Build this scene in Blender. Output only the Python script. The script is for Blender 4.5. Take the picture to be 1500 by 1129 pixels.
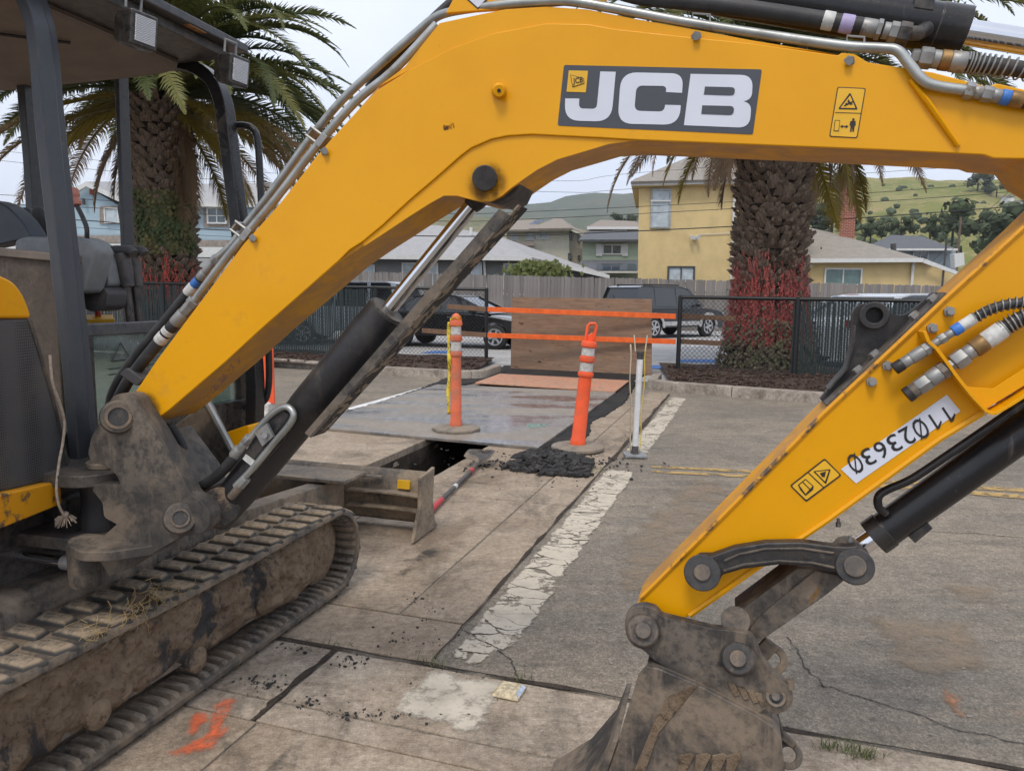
import bpy, bmesh, math, random
from math import sin, cos, pi, radians, atan, atan2, sqrt, hypot
from mathutils import Vector, Matrix, noise
V = Vector
sc = bpy.context.scene
for o in list(bpy.data.objects): bpy.data.objects.remove(o)
random.seed(7)
# ------------------------------------------------------------------ camera, sky, sun, exposure
F, CH = 1083.0, 1.4
PITCH, ROLL = atan(131.5 / F), radians(0.5)
CAM = V((0, 0, CH))
FWD = V((0, cos(PITCH), -sin(PITCH)))
_u, _r = V((0, sin(PITCH), cos(PITCH))), V((1, 0, 0))
RGT = _r * cos(ROLL) + _u * sin(ROLL)
UPV = _u * cos(ROLL) - _r * sin(ROLL)
cd = bpy.data.cameras.new('camera'); cam = bpy.data.objects.new('camera', cd); sc.collection.objects.link(cam)
m = Matrix((RGT, UPV, -FWD)).transposed().to_4x4(); m.translation = CAM
cam.matrix_world = m
cd.sensor_fit = 'HORIZONTAL'; cd.sensor_width = 36; cd.lens = 36 * F / 1500
cd.clip_start = .05; cd.clip_end = 12000
sc.camera = cam
SUN_EL, SUN_AZ = radians(58), radians(200)
w = bpy.data.worlds.new('World'); sc.world = w; w.use_nodes = True
nt = w.node_tree; nt.nodes.clear()
_o = nt.nodes.new('ShaderNodeOutputWorld'); _b = nt.nodes.new('ShaderNodeBackground')
_s = nt.nodes.new('ShaderNodeTexSky'); _s.sky_type = 'NISHITA'; _s.sun_disc = False
_s.sun_elevation = SUN_EL; _s.sun_rotation = SUN_AZ; _s.air_density = 1; _s.dust_density = 3
_t = nt.nodes.new('ShaderNodeTexCoord'); _n = nt.nodes.new('ShaderNodeTexNoise')
_n.inputs['Scale'].default_value = 2.2; _n.inputs['Detail'].default_value = 5; _n.inputs['Roughness'].default_value = .5
_cr = nt.nodes.new('ShaderNodeValToRGB')
_cr.color_ramp.elements[0].position = .3; _cr.color_ramp.elements[0].color = (6.6, 7.4, 9.1, 1)
_cr.color_ramp.elements[1].position = .72; _cr.color_ramp.elements[1].color = (8.9, 9.3, 10.0, 1)
_mx = nt.nodes.new('ShaderNodeMix'); _mx.data_type = 'RGBA'; _mx.inputs[0].default_value = .9
L = nt.links.new
L(_t.outputs['Generated'], _n.inputs['Vector']); L(_n.outputs['Fac'], _cr.inputs['Fac'])
L(_s.outputs[0], _mx.inputs[6]); L(_cr.outputs[0], _mx.inputs[7]); L(_mx.outputs[2], _b.inputs['Color'])
_b.inputs['Strength'].default_value = .1; L(_b.outputs[0], _o.inputs['Surface'])
sd = bpy.data.lights.new('sun', 'SUN'); sd.energy = 1.5; sd.angle = radians(18); sd.color = (1, .92, .80)
so = bpy.data.objects.new('sun', sd); sc.collection.objects.link(so)
_d = V((sin(SUN_AZ) * cos(SUN_EL), cos(SUN_AZ) * cos(SUN_EL), sin(SUN_EL)))
so.rotation_euler = _d.to_track_quat('Z', 'Y').to_euler(); so.location = (0, 0, 20)
vs = sc.view_settings
vs.view_transform = 'Standard'; vs.look = 'None'; vs.gamma = 1; vs.exposure = 0.4; vs.use_curve_mapping = False
sc.cycles.max_bounces = 7; sc.cycles.transparent_max_bounces = 16
# ------------------------------------------------------------------ turning places in the photo into points of the site
def ray(px, py): return FWD + RGT * ((px - 750) / F) + UPV * ((564.5 - py) / F)
def hit(px, py, pt, n):
    d = ray(px, py); return CAM + d * ((V(pt) - CAM).dot(n) / d.dot(n))
def G(px, py, z=0.0):                      # on the ground (height z)
    d = ray(px, py); return CAM + d * ((z - CH) / d.z)
def at(px, py, Y): return hit(px, py, (0, Y, 0), V((0, 1, 0)))
def ang(deg): a = radians(deg); return V((cos(a), -sin(a), 0)), V((sin(a), cos(a), 0))
E1, E2 = ang(16)                           # along the boom, and away from the camera across it
D0 = 1.85 * cos(radians(16))
def B(px, py, off=0.0): return hit(px, py, E2 * (D0 + off), E2)    # on a plane parallel to the boom's near face
Z3 = V((0, 0, 1))
# ------------------------------------------------------------------ materials
def lin(c):
    if isinstance(c, str):
        c = tuple(int(c[i:i + 2], 16) / 255 for i in (0, 2, 4))
        c = tuple(x / 12.92 if x <= .04045 else ((x + .055) / 1.055) ** 2.4 for x in c)
    return (c[0], c[1], c[2], 1)
class NT:
    def __init__(s, name):
        s.m = bpy.data.materials.new(name); s.m.use_nodes = True
        s.t = s.m.node_tree; s.t.nodes.clear()
        s.out = s.n('ShaderNodeOutputMaterial'); s.p = s.n('ShaderNodeBsdfPrincipled')
        s.l(s.p.outputs[0], s.out.inputs[0]); s.tc = s.n('ShaderNodeTexCoord')
        s.obj = s.tc.outputs['Object']
    def n(s, t, **k):
        x = s.t.nodes.new(t)
        for a, b in k.items(): setattr(x, a, b)
        return x
    def l(s, a, b): s.t.links.new(a, b)
    def set(s, sock, v):
        if hasattr(v, 'node'): s.l(v, sock)
        else: sock.default_value = v
    def vec(s, scale=(1, 1, 1), rot=(0, 0, 0), loc=(0, 0, 0), src=None):
        x = s.n('ShaderNodeMapping'); s.l(src or s.obj, x.inputs[0])
        x.inputs['Scale'].default_value = scale; x.inputs['Rotation'].default_value = rot; x.inputs['Location'].default_value = loc
        return x.outputs[0]
    def noise(s, scale, detail=5, rough=.6, vec=None, dist=0):
        x = s.n('ShaderNodeTexNoise'); s.l(vec or s.obj, x.inputs['Vector'])
        x.inputs['Scale'].default_value = scale; x.inputs['Detail'].default_value = detail
        x.inputs['Roughness'].default_value = rough; x.inputs['Distortion'].default_value = dist
        return x.outputs['Fac']
    def vor(s, scale, feature='F1', vec=None, out='Distance', rand=1):
        x = s.n('ShaderNodeTexVoronoi', feature=feature); s.l(vec or s.obj, x.inputs['Vector'])
        x.inputs['Scale'].default_value = scale; x.inputs['Randomness'].default_value = rand
        return x.outputs[out]
    def ramp(s, f, lo, hi, a=0, b=1):
        x = s.n('ShaderNodeMapRange', interpolation_type='SMOOTHSTEP'); s.l(f, x.inputs[0])
        for i, v in enumerate((lo, hi, a, b)): x.inputs[1 + i].default_value = v
        return x.outputs[0]
    def math(s, op, a, b=0.0, c=0.0):
        x = s.n('ShaderNodeMath', operation=op)
        for i, v in enumerate((a, b, c)): s.set(x.inputs[i], v)
        return x.outputs[0]
    def mix(s, f, a, b, mode='MIX'):
        x = s.n('ShaderNodeMix', data_type='RGBA', blend_type=mode)
        s.set(x.inputs[0], f)
        s.set(x.inputs[6], a if hasattr(a, 'node') else lin(a)); s.set(x.inputs[7], b if hasattr(b, 'node') else lin(b))
        return x.outputs[2]
    def sep(s, src=None):
        x = s.n('ShaderNodeSeparateXYZ'); s.l(src or s.obj, x.inputs[0]); return x.outputs
    def rnd(s): return s.n('ShaderNodeObjectInfo').outputs['Random']
    def bump(s, h, strength=.3, dist=.01):
        x = s.n('ShaderNodeBump'); s.l(h, x.inputs['Height']); x.inputs['Strength'].default_value = strength
        x.inputs['Distance'].default_value = dist; s.l(x.outputs[0], s.p.inputs['Normal'])
    def alpha(s, f):
        tr = s.n('ShaderNodeBsdfTransparent'); mx = s.n('ShaderNodeMixShader')
        s.set(mx.inputs[0], f); s.l(tr.outputs[0], mx.inputs[1]); s.l(s.p.outputs[0], mx.inputs[2]); s.l(mx.outputs[0], s.out.inputs[0])
    def done(s, col=None, rough=.6, metal=0, spec=None, coat=0, trans=0):
        if col is not None: s.set(s.p.inputs['Base Color'], col if hasattr(col, 'node') else lin(col))
        s.set(s.p.inputs['Roughness'], rough); s.set(s.p.inputs['Metallic'], metal)
        if spec is not None: s.p.inputs['Specular IOR Level'].default_value = spec
        if coat: s.p.inputs['Coat Weight'].default_value = coat; s.p.inputs['Coat Roughness'].default_value = .1
        if trans: s.p.inputs['Transmission Weight'].default_value = trans
        return s.m
def simple(name, col, rough=.6, metal=0, var=.25, scale=6, bump=0, coat=0, spec=None, dirt=None, dirt_amt=.5, dscale=3):
    t = NT(name)
    n = t.noise(scale, 6)
    c = lin(col)
    lo = tuple(x * (1 - var) for x in c[:3]); hi = tuple(min(1, x * (1 + var)) for x in c[:3])
    k = t.mix(t.ramp(n, .3, .7), lo, hi)
    r = rough
    if dirt:
        f = t.math('MULTIPLY', t.ramp(t.noise(dscale, 8, .7), .62 - dirt_amt * .35, .75 - dirt_amt * .2), t.ramp(t.noise(dscale * 9, 5, .7), .25, .6))
        k = t.mix(f, k, dirt); r = t.ramp(f, 0, 1, rough, .9)
    if bump: t.bump(t.noise(scale * 8, 6, .7), bump, .01)
    return t.done(k, r, metal, spec, coat)
# ------------------------------------------------------------------ geometry helpers
ORG = {}
def org(o):
    v = V((0, 0, 0))
    while o is not None:
        v = v + V(o.location); o = o.parent
    return v
def link(o, parent=None):
    sc.collection.objects.link(o)
    if parent is not None: o.parent = parent
    return o
def tag(o, label=None, cat=None, group=None, kind=None):
    for k, v in (('label', label), ('category', cat), ('group', group), ('kind', kind)):
        if v: o[k] = v
    return o
def thing(name, loc, label, cat, group=None, rz=0):
    o = bpy.data.objects.new(name, None); o.empty_display_size = .1
    link(o); o.location = loc; o.rotation_euler.z = rz
    return tag(o, label, cat, group)
class MB:
    def __init__(s): s.b = bmesh.new(); s.mi = 0
    def _f(s, vs):
        try:
            f = s.b.faces.new(vs); f.material_index = s.mi; return f
        except ValueError: return None
    def box(s, c, size, rot=None, M=None):
        sx, sy, sz = (x / 2 for x in size)
        R = rot if rot is not None else Matrix.Identity(3)
        P = [V(c) + R @ V((x, y, z)) for z in (-sz, sz) for x, y in ((-sx, -sy), (sx, -sy), (sx, sy), (-sx, sy))]
        v = [s.b.verts.new(p) for p in P]
        for q in ((3, 2, 1, 0), (4, 5, 6, 7), (0, 1, 5, 4), (1, 2, 6, 5), (2, 3, 7, 6), (3, 0, 4, 7)): s._f([v[i] for i in q])
        return s
    def prism(s, pts, off):                     # outline (3D points) pushed along off
        a = [s.b.verts.new(p) for p in pts]; c = [s.b.verts.new(V(p) + V(off)) for p in pts]
        n = len(a)
        s._f(a); s._f(c[::-1])
        for i in range(n): s._f([a[i], c[i], c[(i + 1) % n], a[(i + 1) % n]])
        return s
    def loft(s, rings, close=True, cap=True):
        R = [[s.b.verts.new(p) for p in r] for r in rings]
        n = len(R[0])
        for a, c in zip(R, R[1:]):
            for i in range(n if close else n - 1):
                j = (i + 1) % n; s._f([a[i], a[j], c[j], c[i]])
        if cap and close: s._f(R[0][::-1]); s._f(R[-1])
        return s
    def tube(s, pts, r, n=10, cap=True, flat=None):
        pts = [V(p) for p in pts]; rings = []
        up = None
        for i, p in enumerate(pts):
            d = (pts[min(i + 1, len(pts) - 1)] - pts[max(i - 1, 0)]).normalized()
            if up is None:
                up = V((0, 0, 1)) if abs(d.z) < .9 else V((1, 0, 0))
            x = d.cross(up).normalized(); y = x.cross(d).normalized(); up = y
            rr = r[i] if isinstance(r, (list, tuple)) else r
            rings.append([p + x * (rr * cos(2 * pi * k / n)) + y * (rr * (flat or 1) * sin(2 * pi * k / n)) for k in range(n)])
        return s.loft(rings, True, cap)
    def cyl(s, a, c, r, r2=None, n=20):
        return s.lathe(a, c, [(0, r), (1, r if r2 is None else r2)], n)
    def lathe(s, a, c, prof, n=20, phase=0):    # profile = (fraction along a->c, radius), solid
        a, c = V(a), V(c); d = c - a
        x = d.orthogonal().normalized(); y = d.normalized().cross(x)
        rings = [[a + d * t + (x * cos(2 * pi * k / n + phase) + y * sin(2 * pi * k / n + phase)) * max(r, 1e-5) for k in range(n)] for t, r in prof]
        return s.loft(rings)
    def ring(s, a, c, ro, ri, n=24):            # pipe with a hole
        a, c = V(a), V(c); d = c - a; x = d.orthogonal().normalized(); y = d.normalized().cross(x)
        q = lambda p, r: [p + (x * cos(2 * pi * k / n) + y * sin(2 * pi * k / n)) * r for k in range(n)]
        R = [q(a, ro), q(c, ro), q(c, ri), q(a, ri)]; R.append(R[0])
        R = [[s.b.verts.new(p) for p in r] for r in R[:4]]; R.append(R[0])
        for u, v in zip(R, R[1:]):
            for i in range(n): s._f([u[i], u[(i + 1) % n], v[(i + 1) % n], v[i]])
        return s
    def quad(s, *p):
        s._f([s.b.verts.new(x) for x in p]); return s
    def ball(s, c, r, sub=2, sq=(1, 1, 1)):
        M = Matrix.Translation(V(c)) @ Matrix.Diagonal((r * sq[0], r * sq[1], r * sq[2], 1))
        k = bmesh.ops.create_icosphere(s.b, subdivisions=sub, radius=1, matrix=M)
        for v in k['verts']:
            for f in v.link_faces: f.material_index = s.mi
        return s
    def build(s, name, mat, parent=None, smooth=35, bevel=0, seg=2, local=False, norm=True, **tg):
        if norm: bmesh.ops.recalc_face_normals(s.b, faces=s.b.faces)
        me = bpy.data.meshes.new(name)
        if parent is not None and not local:
            bmesh.ops.translate(s.b, verts=s.b.verts, vec=-org(parent))
        s.b.to_mesh(me); s.b.free()
        for x in (mat if isinstance(mat, (list, tuple)) else [mat]): me.materials.append(x)
        if smooth:
            me.shade_smooth(); me.set_sharp_from_angle(angle=radians(smooth))
        o = link(bpy.data.objects.new(name, me), parent)
        if bevel:
            b = o.modifiers.new('b', 'BEVEL'); b.width = bevel; b.segments = seg; b.limit_method = 'ANGLE'; b.angle_limit = radians(35); b.harden_normals = True
        return tag(o, **tg) if tg else o
def inst(o, parent, M=None, name=None, link_parent=True):      # a copy sharing its mesh
    c = o.copy(); link(c, parent)
    if M is not None: c.matrix_local = M
    return c
def copy_tree(o, parent=None):
    c = o.copy(); link(c, parent)
    for ch in list(o.children): copy_tree(ch, c)
    return c
def arc(c, r, a0, a1, n): return [(c[0] + r * cos(a0 + (a1 - a0) * i / n), c[1] + r * sin(a0 + (a1 - a0) * i / n)) for i in range(n + 1)]
def spline(pts, n=6):                                  # Catmull-Rom through points
    P = [V(p) for p in pts]; out = []
    for i in range(len(P) - 1):
        a, b, c, d = P[max(i - 1, 0)], P[i], P[i + 1], P[min(i + 2, len(P) - 1)]
        for k in range(n):
            t = k / n
            out.append(.5 * ((2 * b) + (c - a) * t + (2 * a - 5 * b + 4 * c - d) * t * t + (3 * b - a - 3 * c + d) * t ** 3))
    return out + [P[-1]]
# ------------------------------------------------------------------ ground frame: a across the walkway, b along it
T1, T2 = ang(18)
def AB(a, b, z=0.0): return T1 * a + T2 * b + V((0, 0, z))
TR = (-2.98, -2.32, 4.55, 7.9)              # the open trench (a0, a1, b0, b1)
def m_asphalt(name, base, dust, streak=True):
    t = NT(name)
    big = t.ramp(t.noise(.55, 6, .6), .35, .68); mid = t.ramp(t.noise(2.3, 7, .65, dist=.6), .42, .66)
    vs_ = t.vec((.5, 5, 1), (0, 0, radians(-15))); st = t.ramp(t.noise(1.3, 7, .65, vs_), .45, .7)
    agg = t.vor(170, out='Color'); gr = t.noise(130, 3, .7)
    k = t.mix(t.math('MULTIPLY', big, .7), base, dust)
    blk = t.ramp(t.noise(1.7, 7, .7, t.vec((.7, 3, 1), (0, 0, radians(-25)), (4, 4, 0))), .56, .72); k = t.mix(t.math('MULTIPLY', blk, .6), k, (.085, .083, .082))
    k = t.mix(t.math('MULTIPLY', mid, .5), k, tuple(x * .72 for x in lin(base)[:3]))
    if streak: k = t.mix(t.math('MULTIPLY', st, .45), k, dust)
    hsv = t.n('ShaderNodeRGBToBW'); t.l(agg, hsv.inputs[0])
    k = t.mix(.6, k, t.mix(t.ramp(hsv.outputs[0], .2, .95), (.62, .62, .62), (1.36, 1.34, 1.3)), 'MULTIPLY')
    wh = t.ramp(t.noise(38, 2, .5), .73, .76)
    k = t.mix(t.math('MULTIPLY', wh, .6), k, (.42, .4, .37))
    md = t.noise(45, 5, .8); k = t.mix(.8, k, t.mix(t.ramp(md, .3, .7), (.70, .69, .68), (1.24, 1.23, 1.22)), 'MULTIPLY'); sk = t.noise(3, 8, .75, t.vec((1, 8, 1), (0, 0, radians(-12)))); bm_ = t.noise(9, 8, .75, dist=.6); k = t.mix(.5, k, t.mix(t.ramp(bm_, .34, .66), (.76, .75, .75), (1.18, 1.17, 1.15)), 'MULTIPLY'); k = t.mix(.18, k, t.mix(t.ramp(sk, .34, .66), (.74, .73, .73), (1.2, 1.19, 1.17)), 'MULTIPLY')
    ck = t.vor(.7, 'DISTANCE_TO_EDGE', t.vec((1, 1, 1), src=None))
    t.bump(t.math('ADD', gr, t.math('MULTIPLY', t.noise(25, 4), 1.2)), .35, .008)
    return t.done(k, t.ramp(gr, .3, .7, .72, .95), spec=.12)
M_road = m_asphalt('worn_asphalt', (.205, .186, .160), (.33, .275, .215))
M_lot = m_asphalt('lot_asphalt', (.42, .42, .43), (.5, .49, .48), False)
M_patch = m_asphalt('fresh_asphalt', (.03, .03, .032), (.06, .055, .05), False)
def m_concrete(name, base, stain, light, sc_=1.0):
    t = NT(name); ob = t.n('ShaderNodeObjectInfo'); 
    wv = t.n('ShaderNodeVectorMath', operation='ADD'); t.l(t.obj, wv.inputs[0])
    b1 = t.ramp(t.noise(.9 * sc_, 7, .65, dist=.8), .38, .64); b2 = t.ramp(t.noise(3.5 * sc_, 8, .7, dist=.4), .45, .7)
    dk = t.ramp(t.noise(1.6 * sc_, 7, .7, t.vec((1, 1, 1), loc=(7, 3, 1)), 1.0), .48, .68)
    spk = t.ramp(t.noise(22 * sc_, 5, .75), .66, .72); fine = t.noise(160, 3, .7)
    k = t.mix(t.math('MULTIPLY', b1, .7), base, light)
    k = t.mix(t.math('MULTIPLY', b2, .45), k, stain)
    k = t.mix(t.math('MULTIPLY', dk, .6), k, (.09, .072, .058))
    trk = t.ramp(t.noise(1.1, 6, .65, t.vec((3.2, .35, 1), (0, 0, radians(18)), (3, 2, 0))), .54, .7); k = t.mix(t.math('MULTIPLY', trk, .5), k, (.10, .08, .065))
    pl = t.ramp(t.noise(6, 9, .78, t.vec((1, 1, 1), loc=(1, 9, 2))), .56, .64); k = t.mix(t.math('MULTIPLY', pl, .45), k, light)
    k = t.mix(t.math('MULTIPLY', spk, .7), k, (.05, .043, .038))
    st = t.ramp(t.noise(2.0, 8, .7, t.vec((.6, 7, 1), (0, 0, radians(20)))), .56, .72)
    k = t.mix(t.math('MULTIPLY', st, .4), k, light)
    md = t.noise(34, 6, .8); sk = t.noise(5, 8, .78, t.vec((1.2, 9, 1), (0, 0, radians(-8)))); k = t.mix(.8, k, t.mix(t.ramp(md, .3, .7), (.66, .64, .62), (1.26, 1.25, 1.24)), 'MULTIPLY'); bm_ = t.noise(11, 8, .75, dist=.6); k = t.mix(.55, k, t.mix(t.ramp(bm_, .32, .66), (.70, .68, .66), (1.2, 1.2, 1.2)), 'MULTIPLY'); k = t.mix(.35, k, t.mix(t.ramp(sk, .34, .66), (.70, .68, .66), (1.2, 1.2, 1.2)), 'MULTIPLY'); pit = t.ramp(t.noise(75, 3, .7), .66, .7); k = t.mix(t.math('MULTIPLY', pit, .55), k, (.07, .06, .05)); k = t.mix(.5, k, t.mix(t.ramp(fine, .25, .75), (.55, .55, .55), (1.4, 1.4, 1.4)), 'MULTIPLY')
    t.bump(t.math('ADD', fine, t.math('MULTIPLY', t.noise(18, 6, .7), 1.6)), .35, .008)
    return t.done(k, .88, spec=.25)
M_conc = m_concrete('walk_concrete', (.315, .252, .19), (.235, .175, .122), (.40, .335, .262))
M_conc2 = m_concrete('gutter_concrete', (.33, .27, .21), (.25, .19, .14), (.45, .39, .32), 1.3)
M_kerb = m_concrete('kerb_concrete', (.3, .262, .225), (.22, .182, .15), (.42, .38, .33), 2)
t = NT('soil'); n1 = t.noise(9, 8, .75); n2 = t.noise(60, 4, .7)
k = t.mix(t.ramp(n1, .3, .7), (.03, .021, .015), (.10, .072, .05)); k = t.mix(t.ramp(n2, .6, .7), k, (.17, .13, .095))
t.bump(t.math('ADD', n1, n2), .9, .04); M_soil = t.done(k, .95)
t = NT('mulch'); n1 = t.noise(14, 7, .8); n2 = t.vor(55, out='Color'); bw = t.n('ShaderNodeRGBToBW'); t.l(n2, bw.inputs[0])
k = t.mix(t.ramp(bw.outputs[0], .2, .9), (.03, .017, .012), (.14, .085, .06)); k = t.mix(t.ramp(n1, .62, .75), k, (.22, .17, .13))
t.bump(t.math('ADD', n1, bw.outputs[0]), 1, .05); M_mulch = t.done(k, .95)
# base terrain with the trench cut out of it
def cells(mb, ac, bc, z, skip):
    g = {(i, j): mb.b.verts.new(AB(a, b, z)) for i, a in enumerate(ac) for j, b in enumerate(bc)}
    for i in range(len(ac) - 1):
        for j in range(len(bc) - 1):
            if (i, j) not in skip: mb._f([g[i, j], g[i + 1, j], g[i + 1, j + 1], g[i, j + 1]])
t = NT('base_ground'); n1 = t.noise(.02, 6); k = t.mix(t.ramp(n1, .35, .65), (.11, .1, .08), (.13, .125, .12)); M_base = t.done(k, .95)
mb = MB(); cells(mb, [-5000, -900, -60, TR[0] - .05, TR[1] + .05, 60, 900, 5000], [-600, -30, TR[2] - .05, TR[3] + .05, 60, 900, 6000], -.11, {(3, 2)})
mb.build('ground', M_base, kind='structure')
mb = MB(); cells(mb, [-45, TR[0] - .02, TR[1] + .02, 45], [-14, TR[2] - .02, TR[3] + .02, 16.5], -.008, {(1, 1)})
road = mb.build('road', M_road, kind='structure')
# trench: four earth walls and a floor with crumbs
tr = tag(bpy.data.objects.new('trench', None), kind='structure'); link(tr)
mb = MB(); a0, a1, b0, b1 = TR
def wall(p, q, z0, z1, nx, nz, amp, seed):
    g = [[None] * (nz + 1) for _ in range(nx + 1)]
    nrm = (V(q) - V(p)).cross(Z3).normalized()
    for i in range(nx + 1):
        for j in range(nz + 1):
            c = V(p).lerp(V(q), i / nx); c.z = z0 + (z1 - z0) * j / nz
            d = noise.noise(V((c.x * 4 + seed, c.y * 4, c.z * 4))) * amp + noise.noise(c * 13) * amp * .4
            g[i][j] = mb.b.verts.new(c + nrm * d * (1 if j < nz else 0))
    for i in range(nx):
        for j in range(nz): mb._f([g[i][j], g[i + 1][j], g[i + 1][j + 1], g[i][j + 1]])
wall(AB(a0, b0), AB(a0, b1), -1.05, -.06, 40, 12, .07, 1); wall(AB(a1, b1), AB(a1, b0), -1.05, -.06, 40, 12, .07, 2)
wall(AB(a0, b1), AB(a1, b1), -1.05, -.06, 10, 12, .05, 3); wall(AB(a1, b0), AB(a0, b0), -1.05, -.06, 10, 12, .05, 4)
cells(mb, [a0 - .1 + .1 * i for i in range(10)], [b0 - .1 + .15 * j for j in range(25)], -.95, set())
for v in mb.b.verts:
    if abs(v.co.z + .95) < .001: v.co.z += noise.noise(v.co * 3) * .12
mb.build('earth_wall', M_soil, tr, smooth=60)
# concrete slabs, each one a piece with open joints between
walk = tag(bpy.data.objects.new('walkway', None), kind='structure'); link(walk)
J = .006
def slab(a0, a1, b0, b1, mat=M_conc, parent=walk, z=0.0, th=.13, ins=(J, J, J, J), ragged=0):
    mb = MB(); a0 += ins[0]; a1 -= ins[1]; b0 += ins[2]; b1 -= ins[3]
    pts = []
    for p, q in (((a0, b0), (a1, b0)), ((a1, b0), (a1, b1)), ((a1, b1), (a0, b1)), ((a0, b1), (a0, b0))):
        n = max(2, int(hypot(q[0] - p[0], q[1] - p[1]) / .09)) if ragged else 1
        for i in range(n):
            x = p[0] + (q[0] - p[0]) * i / n; y = p[1] + (q[1] - p[1]) * i / n
            if ragged and i: x += random.uniform(-1, 1) * ragged; y += random.uniform(-1, 1) * ragged
            pts.append(AB(x, y, z + noise.noise(V((x * 3, y * 3, 5))) * .0008))
    mb.prism(pts, (0, 0, -th)); return mb.build('slab', mat, parent, smooth=0, bevel=.006)
BR = -1.12                                   # right edge of the concrete
slab(-2.2, BR, 2.46, 2.82); slab(-4.6, -2.2, 2.46, 2.82)
for b0, b1 in ((2.82, 4.72), (4.72, 6.35), (6.35, 8.1), (8.1, 9.7), (9.7, 11.0)): slab(-1.43, BR, b0, b1)
slab(TR[1], -1.43, 2.82, 4.72); slab(TR[1], -1.43, 4.72, 6.5, ragged=.003)
slab(-3.75, TR[1], 2.82, TR[2]); slab(-5.6, -3.75, 2.82, TR[2])
slab(-4.5, TR[0], TR[2], 6.9, ragged=.003); slab(-6.6, -4.5, TR[2], 6.9); slab(TR[1], -1.43, 6.5, 9.7); slab(-4.5, TR[0], 6.9, 9)
gut = tag(bpy.data.objects.new('gutter', None), kind='structure'); link(gut)
g2 = .012
for a0, a1 in ((-4.4, -1.52), (-1.52, -.02), (-.02, 1.35), (1.35, 2.9), (2.9, 4.5)):
    slab(a0, a1, 2.045, 2.44, M_conc2, gut, -.002, ins=(g2, g2, .008, .004), ragged=.004)
    slab(a0, a1, 1.92, 2.045, M_conc2, gut, 0, ins=(g2, .004, .003, .005), ragged=.002)
for a0, a1 in ((-4.4, -1.49), (-1.49, .55), (.55, 2.6)): slab(a0, a1, .3, 1.92, M_conc, gut, .002)
# dirt and weeds packed in the wide joints
mb = MB()
def ribbon(mb, pts, w, z, jit=.3):
    pts = [V((p[0], p[1], 0)) for p in pts]; pts = spline(pts, 8) if len(pts) > 2 else [pts[0].lerp(pts[1], i / 12) for i in range(13)]
    l, r = [], []
    if jit > 1: pts = [p + V((noise.noise(p * 9) + .5 * noise.noise(p * 31), noise.noise(p * 9 + V((5, 5, 0))) + .5 * noise.noise(p * 31 + V((3, 3, 0))), 0)) * .02 for p in [a.lerp(b, k / 5) for a, b in zip(pts, pts[1:]) for k in range(5)]]; jit = .7
    for i, p in enumerate(pts):
        d = (pts[min(i + 1, len(pts) - 1)] - pts[max(i - 1, 0)]).normalized(); n = V((-d.y, d.x, 0))
        ww = w * (1 + random.uniform(-jit, jit)); o = n * random.uniform(-jit, jit) * w
        l.append(mb.b.verts.new(V((p.x, p.y, z)) + o + n * ww)); r.append(mb.b.verts.new(V((p.x, p.y, z)) + o - n * ww))
    for i in range(len(pts) - 1): mb._f([l[i], r[i], r[i + 1], l[i + 1]])
for c in ([AB(-3, 2.45), AB(-2, 2.455), AB(-1.12, 2.45), AB(-.3, 2.45), AB(.5, 2.44), AB(3, 2.45)],): ribbon(mb, c, .009, .0015, .7)
ribbon(mb, [AB(-1.52, 2.44), AB(-1.52, 2.05), AB(-1.515, 1.92)], .009, .0015, .7); ribbon(mb, [AB(-1.12, 2.5), AB(-1.118, 3.5), AB(-1.122, 4.6), AB(-1.12, 6.2)], .008, .0012, .8)
ribbon(mb, [AB(-1.11, 6.2), AB(-1.11, 10.8)], .02, .0012, .6)
mb.build('joint_dirt', M_soil, walk, smooth=0, kind='stuff')
# cracks across the asphalt
mb = MB()
for c in ([G(1195, 1000), G(1260, 1018), G(1330, 1040), G(1420, 1070), G(1530, 1090)], [G(640, 905), G(700, 930), G(745, 965), G(765, 1000)], [G(1150, 930), G(1205, 1005)],
          [G(1270, 770), G(1350, 776), G(1440, 781), G(1530, 790)]): ribbon(mb, c, .0024, -.0045, 2)
t = NT('crack_shadow'); M_crack = t.done((.05, .045, .04), .95)
mb.build('crack', M_crack, road, smooth=0, kind='stuff')
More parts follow.
